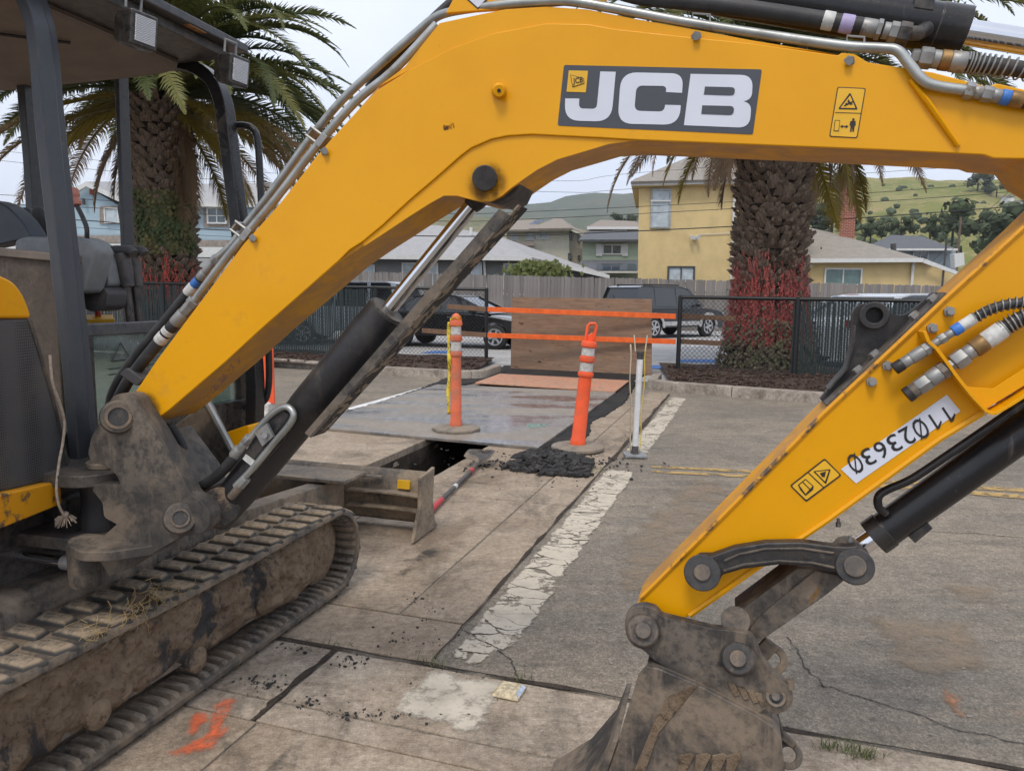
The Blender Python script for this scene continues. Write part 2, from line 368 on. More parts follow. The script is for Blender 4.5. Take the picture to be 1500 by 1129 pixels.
# thin painted coats on the paving, worn through in places
def m_paint(name, col, thr, scale=6, crack=0, rough=.8, rot=0, dirt=(.2, .17, .14), soft=.05):
    t = NT(name); at_ = t.n('ShaderNodeAttribute'); at_.attribute_name = 'edge'; f = t.ramp(t.math('SUBTRACT', t.noise(scale, 9, .75), t.math('MULTIPLY', at_.outputs['Fac'], .55)), thr - soft, thr + soft)
    if crack:
        wv = t.n('ShaderNodeVectorMath', operation='ADD'); t.l(t.vec((1, 1, 1), (0, 0, rot)), wv.inputs[0])
        nz = t.n('ShaderNodeTexNoise'); t.l(t.obj, nz.inputs['Vector']); nz.inputs['Scale'].default_value = 7; nz.inputs['Detail'].default_value = 4
        mm = t.n('ShaderNodeVectorMath', operation='SCALE'); t.l(nz.outputs['Color'], mm.inputs[0]); mm.inputs['Scale'].default_value = .14
        t.l(mm.outputs[0], wv.inputs[1])
        mp = t.n('ShaderNodeMapping'); t.l(wv.outputs[0], mp.inputs[0]); mp.inputs['Scale'].default_value = (4.2, 10, 1)
        e = t.vor(1.0, 'DISTANCE_TO_EDGE', mp.outputs[0], rand=.95)
        nn = t.noise(3, 6, .7)
        e2_ = t.math('ADD', e, t.math('MULTIPLY', t.math('SUBTRACT', nn, .5), .11))
        f = t.math('MULTIPLY', f, t.ramp(e2_, .004, .03))
    k = t.mix(t.ramp(t.noise(5, 7, .7), .35, .75), col, tuple(x * .68 for x in lin(col)[:3]))
    k = t.mix(t.math('MULTIPLY', t.ramp(t.noise(30, 6, .75), .55, .72), .5), k, dirt)
    t.bump(t.noise(150, 3), .25, .005); t.done(k, rough, spec=.25); t.alpha(f); return t.m
M_white = m_paint('cracked_white_paint', (.58, .51, .41), .43, 5, True, rot=radians(18))
M_white2 = m_paint('thin_white_paint', (.56, .50, .41), .40, 9, soft=.12)
M_yellow = m_paint('faded_yellow_paint', (.45, .30, .12), .47, 9)
M_orange = m_paint('orange_spray', (.82, .16, .06), .50, 13, soft=.22)
M_orange2 = m_paint('faint_orange_spray', (.50, .24, .13), .5, 14, soft=.14)
M_brown = m_paint('mud_film', (.32, .245, .175), .5, 5, soft=.18)
M_tyre = m_paint('rubber_scuff', (.07, .066, .06), .52, 5, soft=.14)
M_whitew = m_paint('lot_white_paint', (.72, .72, .72), .25, 3)
M_blue = m_paint('lot_blue_paint', (.08, .2, .5), .35, 3)
CZ = [0]
def coat(pts, mat, name, z=.004, parent=road, jag=0, feather=0):
    CZ[0] += 1; z += CZ[0] * .00006; mb = MB(); pts = [V((p[0], p[1], z)) for p in pts]
    if jag:
        q = []
        for i, p in enumerate(pts):
            s = pts[(i + 1) % len(pts)]
            n = max(1, int((s - p).length / .05))
            for k in range(n): q.append(p.lerp(s, k / n) + V((random.uniform(-jag, jag), random.uniform(-jag, jag), 0)))
        pts = q
    if not feather: mb._f([mb.b.verts.new(p) for p in pts]); return mb.build(name, mat, parent, smooth=0)
    lo = V((min(p.x for p in pts) - feather * 1.5, min(p.y for p in pts) - feather * 1.5, z)); hi = V((max(p.x for p in pts) + feather * 1.5, max(p.y for p in pts) + feather * 1.5, z))
    nx = min(60, max(8, int((hi.x - lo.x) / (feather * .4)))); ny = min(60, max(8, int((hi.y - lo.y) / (feather * .4)))); g = {}; vals = {}
    def sdist(p):
        d = 1e9; ins = False
        for i in range(len(pts)):
            a, b = pts[i], pts[i - 1]; e = b - a; t_ = max(0, min(1, (p - a).dot(e) / max(e.dot(e), 1e-9))); d = min(d, (p - a - e * t_).length)
            if (a.y > p.y) != (b.y > p.y) and p.x < (b.x - a.x) * (p.y - a.y) / (b.y - a.y) + a.x: ins = not ins
        return -d if ins else d
    for i in range(nx + 1):
        for j in range(ny + 1):
            p = V((lo.x + (hi.x - lo.x) * i / nx, lo.y + (hi.y - lo.y) * j / ny, z)); vals[i, j] = sdist(p)
    mids = [(i, j) for i in range(nx) for j in range(ny) if min(vals[i, j], vals[i + 1, j], vals[i, j + 1], vals[i + 1, j + 1]) < feather]
    order = []
    def gv(i, j):
        if (i, j) not in g: g[i, j] = mb.b.verts.new((lo.x + (hi.x - lo.x) * i / nx, lo.y + (hi.y - lo.y) * j / ny, z)); order.append(vals[i, j])
        return g[i, j]
    for i, j in mids: mb._f([gv(i, j), gv(i + 1, j), gv(i + 1, j + 1), gv(i, j + 1)])
    o = mb.build(name, mat, parent, smooth=0); a = o.data.attributes.new('edge', 'FLOAT', 'POINT')
    for k, v_ in enumerate(order): a.data[k].value = max(0, min(1, v_ / feather * .5 + .5))
    return o
coat([AB(-1.085, 2.50), AB(-.93, 2.52), AB(-.84, 2.74), AB(-.845, 5.9), AB(-1.10, 5.9)], M_white, 'white_line', -.003, jag=.012, feather=.022)
coat([AB(-1.085, 6.6), AB(-.84, 6.6), AB(-.83, 10.55), AB(-1.06, 10.55)], M_white, 'white_line', -.003, jag=.01, feather=.022)
coat([AB(-1.15, 2.08), AB(-.78, 2.06), AB(-.77, 2.43), AB(-1.10, 2.43)], M_white2, 'white_blotch', .0045, gut, .01, .06)
for dy in (0, .12): coat([G(955, 681 + dy * 60), G(1110, 688 + dy * 60), G(1520, 716 + dy * 75), G(1520, 722 + dy * 75), G(1110, 692 + dy * 60), G(955, 684 + dy * 60)], M_yellow, 'yellow_line', -.003)
for P in ([(305, 1030), (345, 1018), (358, 1025), (330, 1062), (352, 1060), (318, 1098), (250, 1112), (232, 1106), (300, 1075)], [(275, 1050), (305, 1035), (315, 1050), (290, 1080), (268, 1078)], [(300, 1112), (330, 1100), (322, 1129), (295, 1135)]):
    coat([G(*p) for p in P], M_orange, 'orange_mark', .006, gut, .006, .028)
for P in ([(1362, 995), (1400, 985), (1425, 1035), (1440, 1065), (1420, 1070), (1385, 1040)], [(1405, 1000), (1440, 1005), (1448, 1022), (1410, 1022)], [(1470, 1035), (1500, 1030), (1495, 1055)], [(1385, 938), (1412, 935), (1410, 947)]):
    coat([G(*p) for p in P], M_orange2, 'orange_mark', -.003, road, .012, .05)
for P in ([(1010, 690), (1100, 720), (1000, 860), (860, 900), (900, 790)], [(1240, 890), (1420, 900), (1500, 990), (1300, 1010)], [(1180, 760), (1300, 800), (1260, 850)], [(1340, 840), (1480, 850), (1500, 900), (1400, 890)]):
    coat([G(*p) for p in P], M_brown, 'mud_stain', -.0025, road, .03, .12)
for P in ([(610, 770), (700, 745), (720, 770), (640, 840), (560, 850)], [(560, 800), (640, 790), (600, 830)], [(640, 700), (760, 690), (740, 720)]):
    coat([G(*p) for p in P], M_brown, 'mud_stain', .003, walk, .03, .1)
for P in ([(420, 1085), (465, 1075), (440, 1129), (360, 1150)], [(360, 1100), (385, 1092), (370, 1115), (340, 1120)], [(555, 1075), (580, 1070), (560, 1086), (525, 1088)], [(600, 1070), (650, 1082), (620, 1086), (613, 1100)]):
    coat([G(*p) for p in P], M_tyre, 'rubber_scuff', .006, gut, .006, .03)
for P in ([(575, 815), (650, 790), (660, 820), (590, 850), (560, 860)],): coat([G(*p) for p in P], M_tyre, 'rubber_scuff', .004, walk, .03, .1)
for P in ([(700, 750), (1000, 640), (1040, 660), (760, 770)],): pass
# crumbs of asphalt and grit lying about
M_crumb = simple('asphalt_crumb', (.03, .028, .027), .85, var=.5)
M_grit = simple('pale_grit', (.3, .27, .23), .9, var=.4)
mb = MB()
def crumb(mb, p, s):
    R = Matrix.Rotation(random.uniform(0, 6.3), 3, 'Z') @ Matrix.Rotation(random.uniform(-.7, .7), 3, 'X')
    mb.box((p[0], p[1], p[2] + s * .25), (s * random.uniform(.7, 1.6), s * random.uniform(.5, 1), s * random.uniform(.3, .7)), R)
for cx, cy, rx, ry, n in ((440, 950, 40, 12, 26), (390, 1000, 40, 16, 60), (515, 968, 24, 10, 36), (450, 1030, 28, 10, 24), (545, 1046, 80, 8, 50), (640, 1010, 120, 60, 30), (630, 880, 40, 16, 26), (600, 940, 90, 30, 30), (830, 700, 70, 25, 60)):
    for _ in range(n):
        p = G(cx + random.gauss(0, rx * .5), cy + random.gauss(0, ry * .5)); crumb(mb, p, random.choice((.003, .004, .005, .007, .010)))
mb.build('asphalt_crumbs', M_crumb, smooth=0, kind='stuff')
mb = MB()
for _ in range(900):
    p = AB(random.uniform(-1, 4), random.uniform(1, 7), -.007); crumb(mb, p, random.choice((.004, .005, .006, .01)))
mb.build('road_grit', M_grit, smooth=0, kind='stuff')
# the heap of broken cold patch by the leaning delineator
mb = MB()
q = [G(735, 688), G(770, 668), G(800, 655), G(868, 676), G(862, 700), G(800, 697)]
c0 = sum(q, V()) / len(q)
def inpoly(p, q):
    r = False
    for i in range(len(q)):
        a, b = q[i], q[i - 1]
        if (a.y > p.y) != (b.y > p.y) and p.x < (b.x - a.x) * (p.y - a.y) / (b.y - a.y) + a.x: r = not r
    return r
n_ = 0
while n_ < 900:
    p = V((random.uniform(-.3, 1), random.uniform(5.3, 6.9), 0))
    if inpoly(p, q):
        n_ += 1; d = max(0, 1 - (p - c0).length / .55); s = random.choice((.012, .018, .026, .036, .05)); p.z = random.uniform(0, .04) * d + .001; crumb(mb, p, s)
for _ in range(420):
    p = c0 + V((random.gauss(0, .35), random.gauss(0, .2), 0)); p.z = 0; crumb(mb, p, random.choice((.008, .012, .02)))
mb.build('asphalt_rubble', M_crumb, smooth=0, kind='stuff', label='heap of broken black asphalt chunks beside leaning orange post')
# kerbs
def kerb(path, name='kerb', w=.15, h=.14, n=9):
    pts = [V((x, y, 0)) for x, y in path]
    root = tag(bpy.data.objects.new(name, None), kind='structure'); link(root)
    L_ = [0]
    for a, b in zip(pts, pts[1:]): L_.append(L_[-1] + (b - a).length)
    def P(s):
        for i in range(len(pts) - 1):
            if s <= L_[i + 1] + 1e-6: return pts[i].lerp(pts[i + 1], (s - L_[i]) / (L_[i + 1] - L_[i]))
        return pts[-1]
    s = 0
    while s < L_[-1] - .05:
        e = min(s + 2.4, L_[-1]); k = 8; rings = []
        ss = [s + .006 + (e - s - .012) * i / k for i in range(k + 1)]
        for x in ss:
            d = (P(min(x + .05, L_[-1])) - P(max(x - .05, 0))).normalized(); nn = V((-d.y, d.x, 0)); c = P(x)
            pr = [(0, -.1), (0.005, h - .03), (.012, h - .01), (.03, h), (w, h), (w, -.1)]
            rings.append([c + nn * u + Z3 * z for u, z in pr])
        mb = MB(); mb.loft(rings); mb.build('kerb_stone', M_kerb, root, smooth=40); s = e
    return root
KL = [(-14, 17.6), (-4.61, 14.34), (-2.34, 12.95), (-.84, 12.3), (-.45, 12.45), (-.2, 13.5)]
KR = [(2.35, 12.3), (2.08, 11.35), (2.3, 10.98), (3.75, 10.08), (4.22, 9.8), (9, 7.1), (16, 3.4)]
kerb(KL); kerb(KR)
def sheet(name, pts, mat, z, amp=0, nx=60, ny=16, kind='structure', **k):   # pts: four corners, gently uneven
    mb = MB(); a, b, c, d = [V((p[0], p[1], 0)) for p in pts]; g = {}
    for i in range(nx + 1):
        for j in range(ny + 1):
            p = a.lerp(b, i / nx).lerp(d.lerp(c, i / nx), j / ny); p.z = z + amp * (noise.noise(p * 1.5) + .5 * noise.noise(p * 6)); g[i, j] = mb.b.verts.new(p)
    for i in range(nx):
        for j in range(ny): mb._f([g[i, j], g[i + 1, j], g[i + 1, j + 1], g[i, j + 1]])
    return mb.build(name, mat, smooth=60, kind=kind, **k)
sheet('mulch_bed', [(-14, 17.72), (-.7, 12.5), (-.35, 15.6), (-14, 20)], M_mulch, .105, .03)
sheet('mulch_bed', [(2.42, 11.15), (16, 3.6), (17, 9.5), (2.9, 14.6)], M_mulch, .105, .03)
mb = MB()
for _ in range(2500):
    u, v_ = random.random(), random.random()
    a, b, c, d = (V((2.42, 11.15, 0)), V((9, 7.5, 0)), V((9, 10.5, 0)), V((2.9, 14.0, 0))) if random.random() < .6 else (V((-8, 15.7, 0)), V((-.7, 12.6, 0)), V((-.4, 14.9, 0)), V((-8, 17, 0)))
    p = a.lerp(b, u).lerp(d.lerp(c, u), v_); p.z = .105; crumb(mb, p, random.choice((.03, .05, .07)))
mb.build('bark_chips', M_mulch, smooth=0, kind='stuff')
mb = MB(); mb._f([mb.b.verts.new(V(p)) for p in ((-60, 30, 0), (-14, 18.2, 0), (-4.6, 15, 0), (-.4, 13, 0), (-.2, 12.2, 0), (2.4, 12.2, 0), (2.7, 12.2, 0), (16, 5, 0), (60, 5, 0), (60, 31, 0), (-60, 31, 0))])
lot = mb.build('parking_lot', M_lot, kind='structure', smooth=0)
for x in range(-22, 26, 3):
    d = V((.72, .69, 0)); a = V((x, 21, 0)); s = V((.07, -.07, 0)) 
    coat([a - s, a + d * 6 - s, a + d * 6 + s, a + s], M_whitew, 'white_line', .004, lot)
for y0 in (15.6, 17.1, 18.6):
    coat([(-5, y0), (9, y0 - .9), (9, y0 - .8), (-5, y0 + .1)], M_whitew, 'white_line', .004, lot)
for x, y in ((3.6, 15.9), (2.3, 14.4), (-2.2, 17.8), (.8, 17.5)): coat([(x, y), (x + .9, y - .05), (x + 1, y + .8), (x + .2, y + .7)], M_blue, 'blue_mark', .006, lot)
# weeds in the joint by the bucket
t = NT('weed_leaf'); M_weed = t.done(t.mix(t.rnd(), (.06, .1, .02), (.2, .19, .07)), .7)
mb = MB()
for cx, cy, n in ((1215, 1095, 40), (1270, 1108, 60), (1240, 1100, 30), (763, 996, 18), (640, 972, 20), (500, 945, 14), (880, 690, 40), (930, 640, 40), (985, 590, 30), (915, 655, 30)):
    for _ in range(n):
        p = G(cx + random.gauss(0, 12), cy + random.gauss(0, 3)); h = random.uniform(.015, .05); a = random.uniform(0, 6.3); d = V((cos(a), sin(a), 0)) * h * random.uniform(.3, 1.2)
        s = V((-sin(a), cos(a), 0)) * .002
        A, Bq, Cq = [mb.b.verts.new(x) for x in (p - s, p + s, p + d + Z3 * h)]; mb._f([A, Bq, Cq])
mb.build('weeds', M_weed, smooth=0, kind='stuff')
# ------------------------------------------------------------------ the excavator
def m_yellow(name, dust):
    t = NT(name); n = t.noise(2.5, 6); g = t.ramp(t.noise(5, 9, .75), .57, .74); sp = t.ramp(t.noise(34, 5, .75), .68, .74)
    k = t.mix(t.ramp(n, .3, .7), (.71, .32, .0), (.77, .356, .0))
    k = t.mix(t.math('MULTIPLY', g, .32 + dust), k, (.36, .18, .05)); k = t.mix(t.math('MULTIPLY', sp, .45 + dust), k, (.09, .05, .03)); sc2 = t.ramp(t.noise(9, 7, .75, t.vec((1, 1, 9), (.2, .7, .3))), .66, .72); k = t.mix(t.math('MULTIPLY', sc2, .3), k, (.45, .22, .03))
    if dust:
        st = t.ramp(t.noise(6, 8, .7, t.vec((1, 1, 1)), .5), .3, .6); k = t.mix(t.math('MULTIPLY', st, .8), k, (.42, .22, .085))
    t.bump(t.noise(120, 3), .04, .002)
    return t.done(k, t.ramp(g, 0, 1, .42 + dust * .4, .8), spec=.25, coat=.22 * (1 - dust))
M_yel = m_yellow('yellow_paint', 0); M_yeld = m_yellow('dusty_yellow_paint', .5)
t = NT('chipped_yellow'); pm = t.ramp(t.noise(14, 8, .7), .5, .62); t.done(t.mix(pm, (.70, .305, .004), (.1, .07, .05)), .6); M_yelc = t.m
def m_black(name, base, mud, amt, rough=.5, scale=3):
    t = NT(name); f = t.ramp(t.noise(scale, 9, .72, dist=.4), .66 - amt * .35, .78 - amt * .25); f = t.math('MULTIPLY', f, t.ramp(t.noise(scale * 11, 6, .75), .2, .55))
    scr = t.ramp(t.noise(7, 6, .7, t.vec((1, 1, .12))), .62, .7)
    drip = t.ramp(t.noise(scale * 2.2, 7, .75, t.vec((2.2, 2.2, .22))), .5, .68); k = t.mix(t.math('MULTIPLY', scr, .4), base, (.16, .14, .12)); k = t.mix(t.math('MULTIPLY', drip, min(.75, amt)), k, mud); k = t.mix(f, k, mud)
    geo = t.n('ShaderNodeNewGeometry'); ew = t.math('MULTIPLY', t.ramp(geo.outputs['Pointiness'], .52, .60), t.ramp(t.noise(30, 5, .75), .35, .6)); k = t.mix(t.math('MULTIPLY', ew, .25 + .4 * amt), k, (.24, .2, .16)); k = t.mix(t.math('MULTIPLY', t.ramp(t.noise(55, 5, .8), .6, .7), .3 + .3 * amt), k, mud)
    t.bump(t.math('ADD', f, t.math('MULTIPLY', t.noise(90, 5, .7), .4)), .3, .004)
    return t.done(k, t.ramp(f, 0, 1, rough, .95), spec=.4)
M_blk = m_black('black_metal', (.022, .022, .025), (.15, .12, .09), .2, .45)
M_blkd = m_black('dusty_black_metal', (.035, .034, .034), (.16, .125, .095), .55, .55)
M_muddy = m_black('muddy_black_metal', (.035, .033, .033), (.22, .17, .125), .62, .6, 4)
M_clean = m_black('gloss_black_paint', (.014, .014, .016), (.12, .1, .08), .03, .25)
M_pil = m_black('cab_frame_paint', (.045, .05, .06), (.16, .14, .12), .05, .38)
M_plast = m_black('dark_plastic', (.05, .05, .055), (.15, .12, .1), .1, .6)
t = NT('mud'); n1 = t.noise(7, 9, .75); n2 = t.noise(45, 6, .75); fl = t.ramp(t.noise(3.2, 9, .72, t.vec((1, 1, .5)), .5), .53, .6)
k = t.mix(t.ramp(n1, .25, .75), (.13, .09, .06), (.30, .225, .155)); k = t.mix(t.ramp(n2, .5, .68), k, (.085, .058, .04)); k = t.mix(t.math('MULTIPLY', fl, .9), k, (.04, .042, .047))
t.bump(t.math('ADD', n1, t.math('MULTIPLY', n2, .8)), .9, .018); M_mud = t.done(k, .95, spec=.2)
M_rub = m_black('track_rubber', (.048, .044, .041), (.20, .15, .105), .75, .8, 5)
t = NT('dusty_lug'); geo = t.n('ShaderNodeNewGeometry'); n1 = t.ramp(t.noise(30, 7, .75), .32, .6); z = t.sep()[2]
k = t.mix(t.math('MULTIPLY', n1, t.ramp(z, .007, .014)), (.05, .046, .042), (.27, .205, .14)); t.bump(t.noise(120, 4), .4, .004); M_lug = t.done(k, .92)
M_zinc = simple('zinc_pipe', (.36, .37, .36), .42, .7, .2, 12, dirt=(.2, .17, .13), dirt_amt=.2, dscale=8)
M_zinc2 = simple('bright_fitting', (.30, .30, .295), .5, .55, .2, 20, dirt=(.2, .14, .08), dirt_amt=.3, dscale=20)
M_tan2 = m_black('dusty_blade_steel', (.06, .055, .05), (.30, .23, .16), .85, .7, 3)
M_brown = simple('rusty_fitting', (.28, .17, .07), .5, .6, .3, 30)
M_chrome = simple('chrome_rod', (.72, .73, .76), .12, 1, .05)
M_hose = simple('rubber_hose', (.03, .03, .032), .55, 0, .3, 14, .1, dirt=(.13, .1, .08), dirt_amt=.25, dscale=5)
M_pin = m_black('worn_pin', (.07, .06, .055), (.22, .16, .11), .6, .5, 12)
M_beige = simple('beige_headliner', (.20, .16, .135), .85, 0, .1, 8, .05)
M_seat = simple('grey_seat_vinyl', (.19, .2, .205), .65, 0, .1, 30, .04)
M_panel = simple('decal_charcoal', (.055, .06, .075), .45, 0, .06); M_letter = simple('decal_white', (.62, .65, .74), .45, 0, .04)
M_dyel = simple('decal_yellow', (.75, .42, .02), .45, 0, .05); M_ink = simple('decal_ink', (.02, .018, .018), .5, 0, .1)
M_blue = simple('blue_tape', (.04, .16, .5), .5); M_lav = simple('lavender_tape', (.4, .34, .55), .55); M_lab = simple('hose_label', (.55, .55, .53), .6, 0, .2, 60)
M_gl = NT('cab_glass'); M_gl = M_gl.done((.5, .6, .6), .06, 0, .5, trans=.75)
t = NT('cover_mesh'); hx = t.vor(120, 'F1', t.vec((1, 1, 1), (0, 0, 0)), rand=.0); d = t.ramp(t.noise(3, 8, .7), .45, .7)
k = t.mix(t.ramp(hx, .25, .42), (.012, .012, .013), (.075, .075, .078)); k = t.mix(t.math('MULTIPLY', d, .45), k, (.15, .125, .1)); sc_ = t.ramp(t.noise(9, 7, .7, t.vec((1, 1, .25), (.5, 0, 0))), .62, .7); k = t.mix(t.math('MULTIPLY', sc_, .4), k, (.3, .27, .24))
t.bump(hx, .4, .004); M_mesh = t.done(k, .65)
EX = thing('excavator', AB(-2.54, 2.0), 'yellow and black mini excavator on rubber tracks with long boom arching across the view', 'excavator')
def BP(name, px, off, th, mat, parent, bevel=.003, f=B, n=E2, **k):
    return MB().prism([f(x, y, off) for x, y in px], n * th).build(name, mat, parent, bevel=bevel, **k)
def rp(pts, k=6):                       # rounded outline: (x, y, radius)
    out = []; n = len(pts)
    for i, p in enumerate(pts):
        r = p[2] if len(p) > 2 else 0
        if not r: out.append((p[0], p[1])); continue
        a, b = pts[i - 1], pts[(i + 1) % n]; P = V((p[0], p[1])); A, Bq = V((a[0], a[1])) - P, V((b[0], b[1])) - P
        r = min(r, A.length * .5 if len(a) > 2 and a[2] else A.length * .98, Bq.length * .5 if len(b) > 2 and b[2] else Bq.length * .98)
        s, e = P + A.normalized() * r, P + Bq.normalized() * r
        for j in range(k + 1):
            t_ = j / k; q = s * (1 - t_) ** 2 + P * 2 * t_ * (1 - t_) + e * t_ * t_; out.append((q.x, q.y))
    return out
def crop(pts, ox, oy, s, sr=None): return [(ox + p[0] / s, oy + p[1] / s) + ((p[2] / s,) if len(p) > 2 else ()) for p in pts]
def text(name, s, p, size, phi, mat, parent, off, width=None, bold=0):
    cu = bpy.data.curves.new('t', 'FONT'); cu.body = s; cu.size = 1; cu.align_x = 'CENTER'; cu.align_y = 'CENTER'; cu.resolution_u = 3; cu.offset = bold
    o = bpy.data.objects.new('t', cu); me = bpy.data.meshes.new_from_object(o); bpy.data.objects.remove(o)
    w = max(v.co.x for v in me.vertices) - min(v.co.x for v in me.vertices); h = max(v.co.y for v in me.vertices) - min(v.co.y for v in me.vertices)
    sy = size / h; sx = sy if width is None else width / w
    c = B(p[0], p[1], off); X = E1 * cos(phi) + Z3 * sin(phi); Y = -E1 * sin(phi) + Z3 * cos(phi); og = org(parent)
    cx = (max(v.co.x for v in me.vertices) + min(v.co.x for v in me.vertices)) / 2; cy = (max(v.co.y for v in me.vertices) + min(v.co.y for v in me.vertices)) / 2
    for v in me.vertices: v.co = c + X * ((v.co.x - cx) * sx) + Y * ((v.co.y - cy) * sy) - og
    me.materials.clear(); me.materials.append(mat)
    o = link(bpy.data.objects.new(name, me), parent); return o
# ---- boom
TOP = [(1228, 81), (1233, 77), (1252, 79), (1271, 91), (1367, 106), (1447, 127), (1460, 122), (1500, 131), (1640, 170)]
core = [(190, 590), (196, 577), (232, 524), (357, 357), (409, 299), (465, 227), (484, 205), (520, 165), (553, 128), (593, 99), (615, 72), (644, 36), (700, 24), (740, 16), (800, 12), (860, 16), (930, 29), (1000, 41), (1100, 60)] + TOP + \
    [(1640, 330), (1520, 262), (1500, 236), (1455, 233), (1441, 228), (1150, 215), (931, 207), (893, 210), (860, 220), (816, 233), (787, 248), (765, 263), (747, 276), (734, 287), (719, 294), (706, 295), (688, 291), (669, 286), (650, 286), (630, 297), (600, 316), (564, 340), (533, 360), (497, 385), (380, 485), (330, 531), (248, 601), (225, 618), (205, 618)]
boom = BP('boom', core, .010, .18, M_yeld, EX, .004)
side = [(196, 577), (232, 524), (357, 357), (409, 299), (465, 227), (484, 205), (520, 166), (553, 132), (600, 102), (660, 71), (720, 49), (800, 34), (860, 35), (900, 42), (1000, 53), (1100, 63)] + TOP + \
    [(1640, 262), (1500, 233), (1455, 232), (1441, 227), (1300, 220), (1150, 214), (931, 205), (880, 202), (780, 197), (745, 199), (720, 204), (690, 217), (674, 229), (640, 259), (600, 293), (560, 330), (531, 354), (512, 366), (495, 383), (380, 484), (330, 530), (248, 600), (225, 617), (205, 600)]
for off in (0, .19): BP('side_plate', side, off, .0105, M_yel, boom, .003)
gus = [(553, 128), (593, 98), (644, 34), (700, 22), (740, 14), (800, 10), (860, 14), (930, 28), (1000, 40), (1100, 59), (1228, 80), (1100, 64), (1000, 54), (900, 43), (860, 36), (800, 35), (720, 50), (660, 72), (600, 103)]
BP('top_gusset', gus, .0065, .006, M_yel, boom, .001)
boss = [(531, 354), (560, 330), (600, 293), (640, 259), (674, 229), (690, 217), (720, 204), (745, 199), (780, 197), (880, 202), (931, 206), (893, 211), (860, 221), (816, 234), (787, 249), (765, 264), (747, 277), (734, 288), (719, 295), (706, 296), (688, 292), (669, 287), (650, 287), (630, 298), (600, 317), (564, 341), (533, 361)]
BP('boss_plate', boss, .0065, .006, M_yel, boom, .001)
MB().tube([B(1333, 118, -.001), B(1358, 150, -.002), B(1403, 214, -.001)], [.010, .013, .010], 8, flat=.5).build('weld_rib', M_yel, boom)
mb = MB(); mb.lathe(B(731, 133, .002), B(731, 133, -.03), [(0, .019), (.45, .017), (.5, .014), (1, .0135)], 24); mb.build('lug', M_yel, boom, bevel=.001)
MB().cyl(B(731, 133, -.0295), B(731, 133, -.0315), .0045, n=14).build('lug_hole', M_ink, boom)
t = NT('rust_patch'); f = t.ramp(t.noise(45, 7, .8), .5, .58); t.done((.09, .035, .012), .9); t.alpha(f); M_rust = t.m
t = NT('grime_ring'); ln = t.n('ShaderNodeVectorMath', operation='LENGTH'); t.l(t.obj, ln.inputs[0]); f = t.math('MULTIPLY', t.ramp(ln.outputs['Value'], .03, .062, .6, 0), t.ramp(t.noise(30, 6, .75), .3, .65)); t.done((.05, .03, .016), .9); t.alpha(f); M_grime = t.m
def mark(name, px, mat, parent, off, centre=None):
    mb = MB(); P = [B(x, y, off) for x, y in px]; mb._f([mb.b.verts.new(p) for p in P])
    c = centre if centre is not None else sum(P, V()) / len(P)
    bmesh.ops.translate(mb.b, verts=mb.b.verts, vec=-c); o = mb.build(name, mat, parent, local=True, smooth=0); o.location = c - org(parent); return o
mark('rust_spot', [(648, 177), (664, 179), (666, 188), (650, 191)], M_rust, boom, -.001)
mark('grime_spot', arc((712, 268), 40, 0, 6.2, 20), M_grime, boom, .0055)
mark('grime_spot', arc((213, 598), 30, 0, 6.2, 20), M_grime, boom, -.001)
mark('scrape', [(295, 585), (345, 525), (362, 517), (352, 533), (310, 580)], M_rust, boom, -.0012)
MB().cyl(B(710, 261, .012), B(710, 261, -.022), .031, n=28).build('pin', M_blk, boom, bevel=.003)
# brand decal
C3 = (800, 60, 4.2857)
def dec(name, pts, off, mat, parent=boom, k=7): return BP(name, rp(crop(pts, *C3), k), off, .0008, mat, parent, 0, smooth=0)
dec('brand_decal', [(112, 152, 14), (1355, 180, 14), (1298, 588, 14), (72, 532, 14)], -.0010, M_panel)
dec('letter', [(340, 193), (437, 195), (408, 508, 100), (115, 500, 95), (120, 362), (208, 363), (205, 425, 30), (317, 428, 30)], -.0020, M_letter)
dec('letter', [(470, 197, 105), (862, 206, 75), (853, 327), (752, 322), (757, 284, 30), (567, 281, 42), (553, 440, 42), (742, 445, 36), (747, 402), (845, 405), (836, 528, 100), (448, 520, 95)], -.0020, M_letter)
dec('letter', [(907, 208), (1299, 216, 90), (1291, 368, 45), (1238, 380), (1288, 394, 45), (1279, 547, 100), (865, 530)], -.0020, M_letter)
dec('letter_counter', [(997, 287), (1187, 292, 25), (1182, 344, 25), (990, 337)], -.0030, M_panel)
dec('letter_counter', [(980, 405), (1182, 410, 28), (1175, 467, 28), (974, 459)], -.0030, M_panel)
dec('emblem', [(142, 186), (263, 189), (249, 324), (128, 320)], -.0020, M_dyel)
dec('emblem_rim', [(152, 212), (236, 235), (240, 268), (165, 292)], -.0030, M_ink); dec('emblem_ground', [(156, 217), (233, 238), (236, 265), (168, 287)], -.0040, M_dyel)
text('emblem_letters', 'JCB', (846.5, 119), .017, radians(3), M_ink, boom, -.0052, .024, .02)
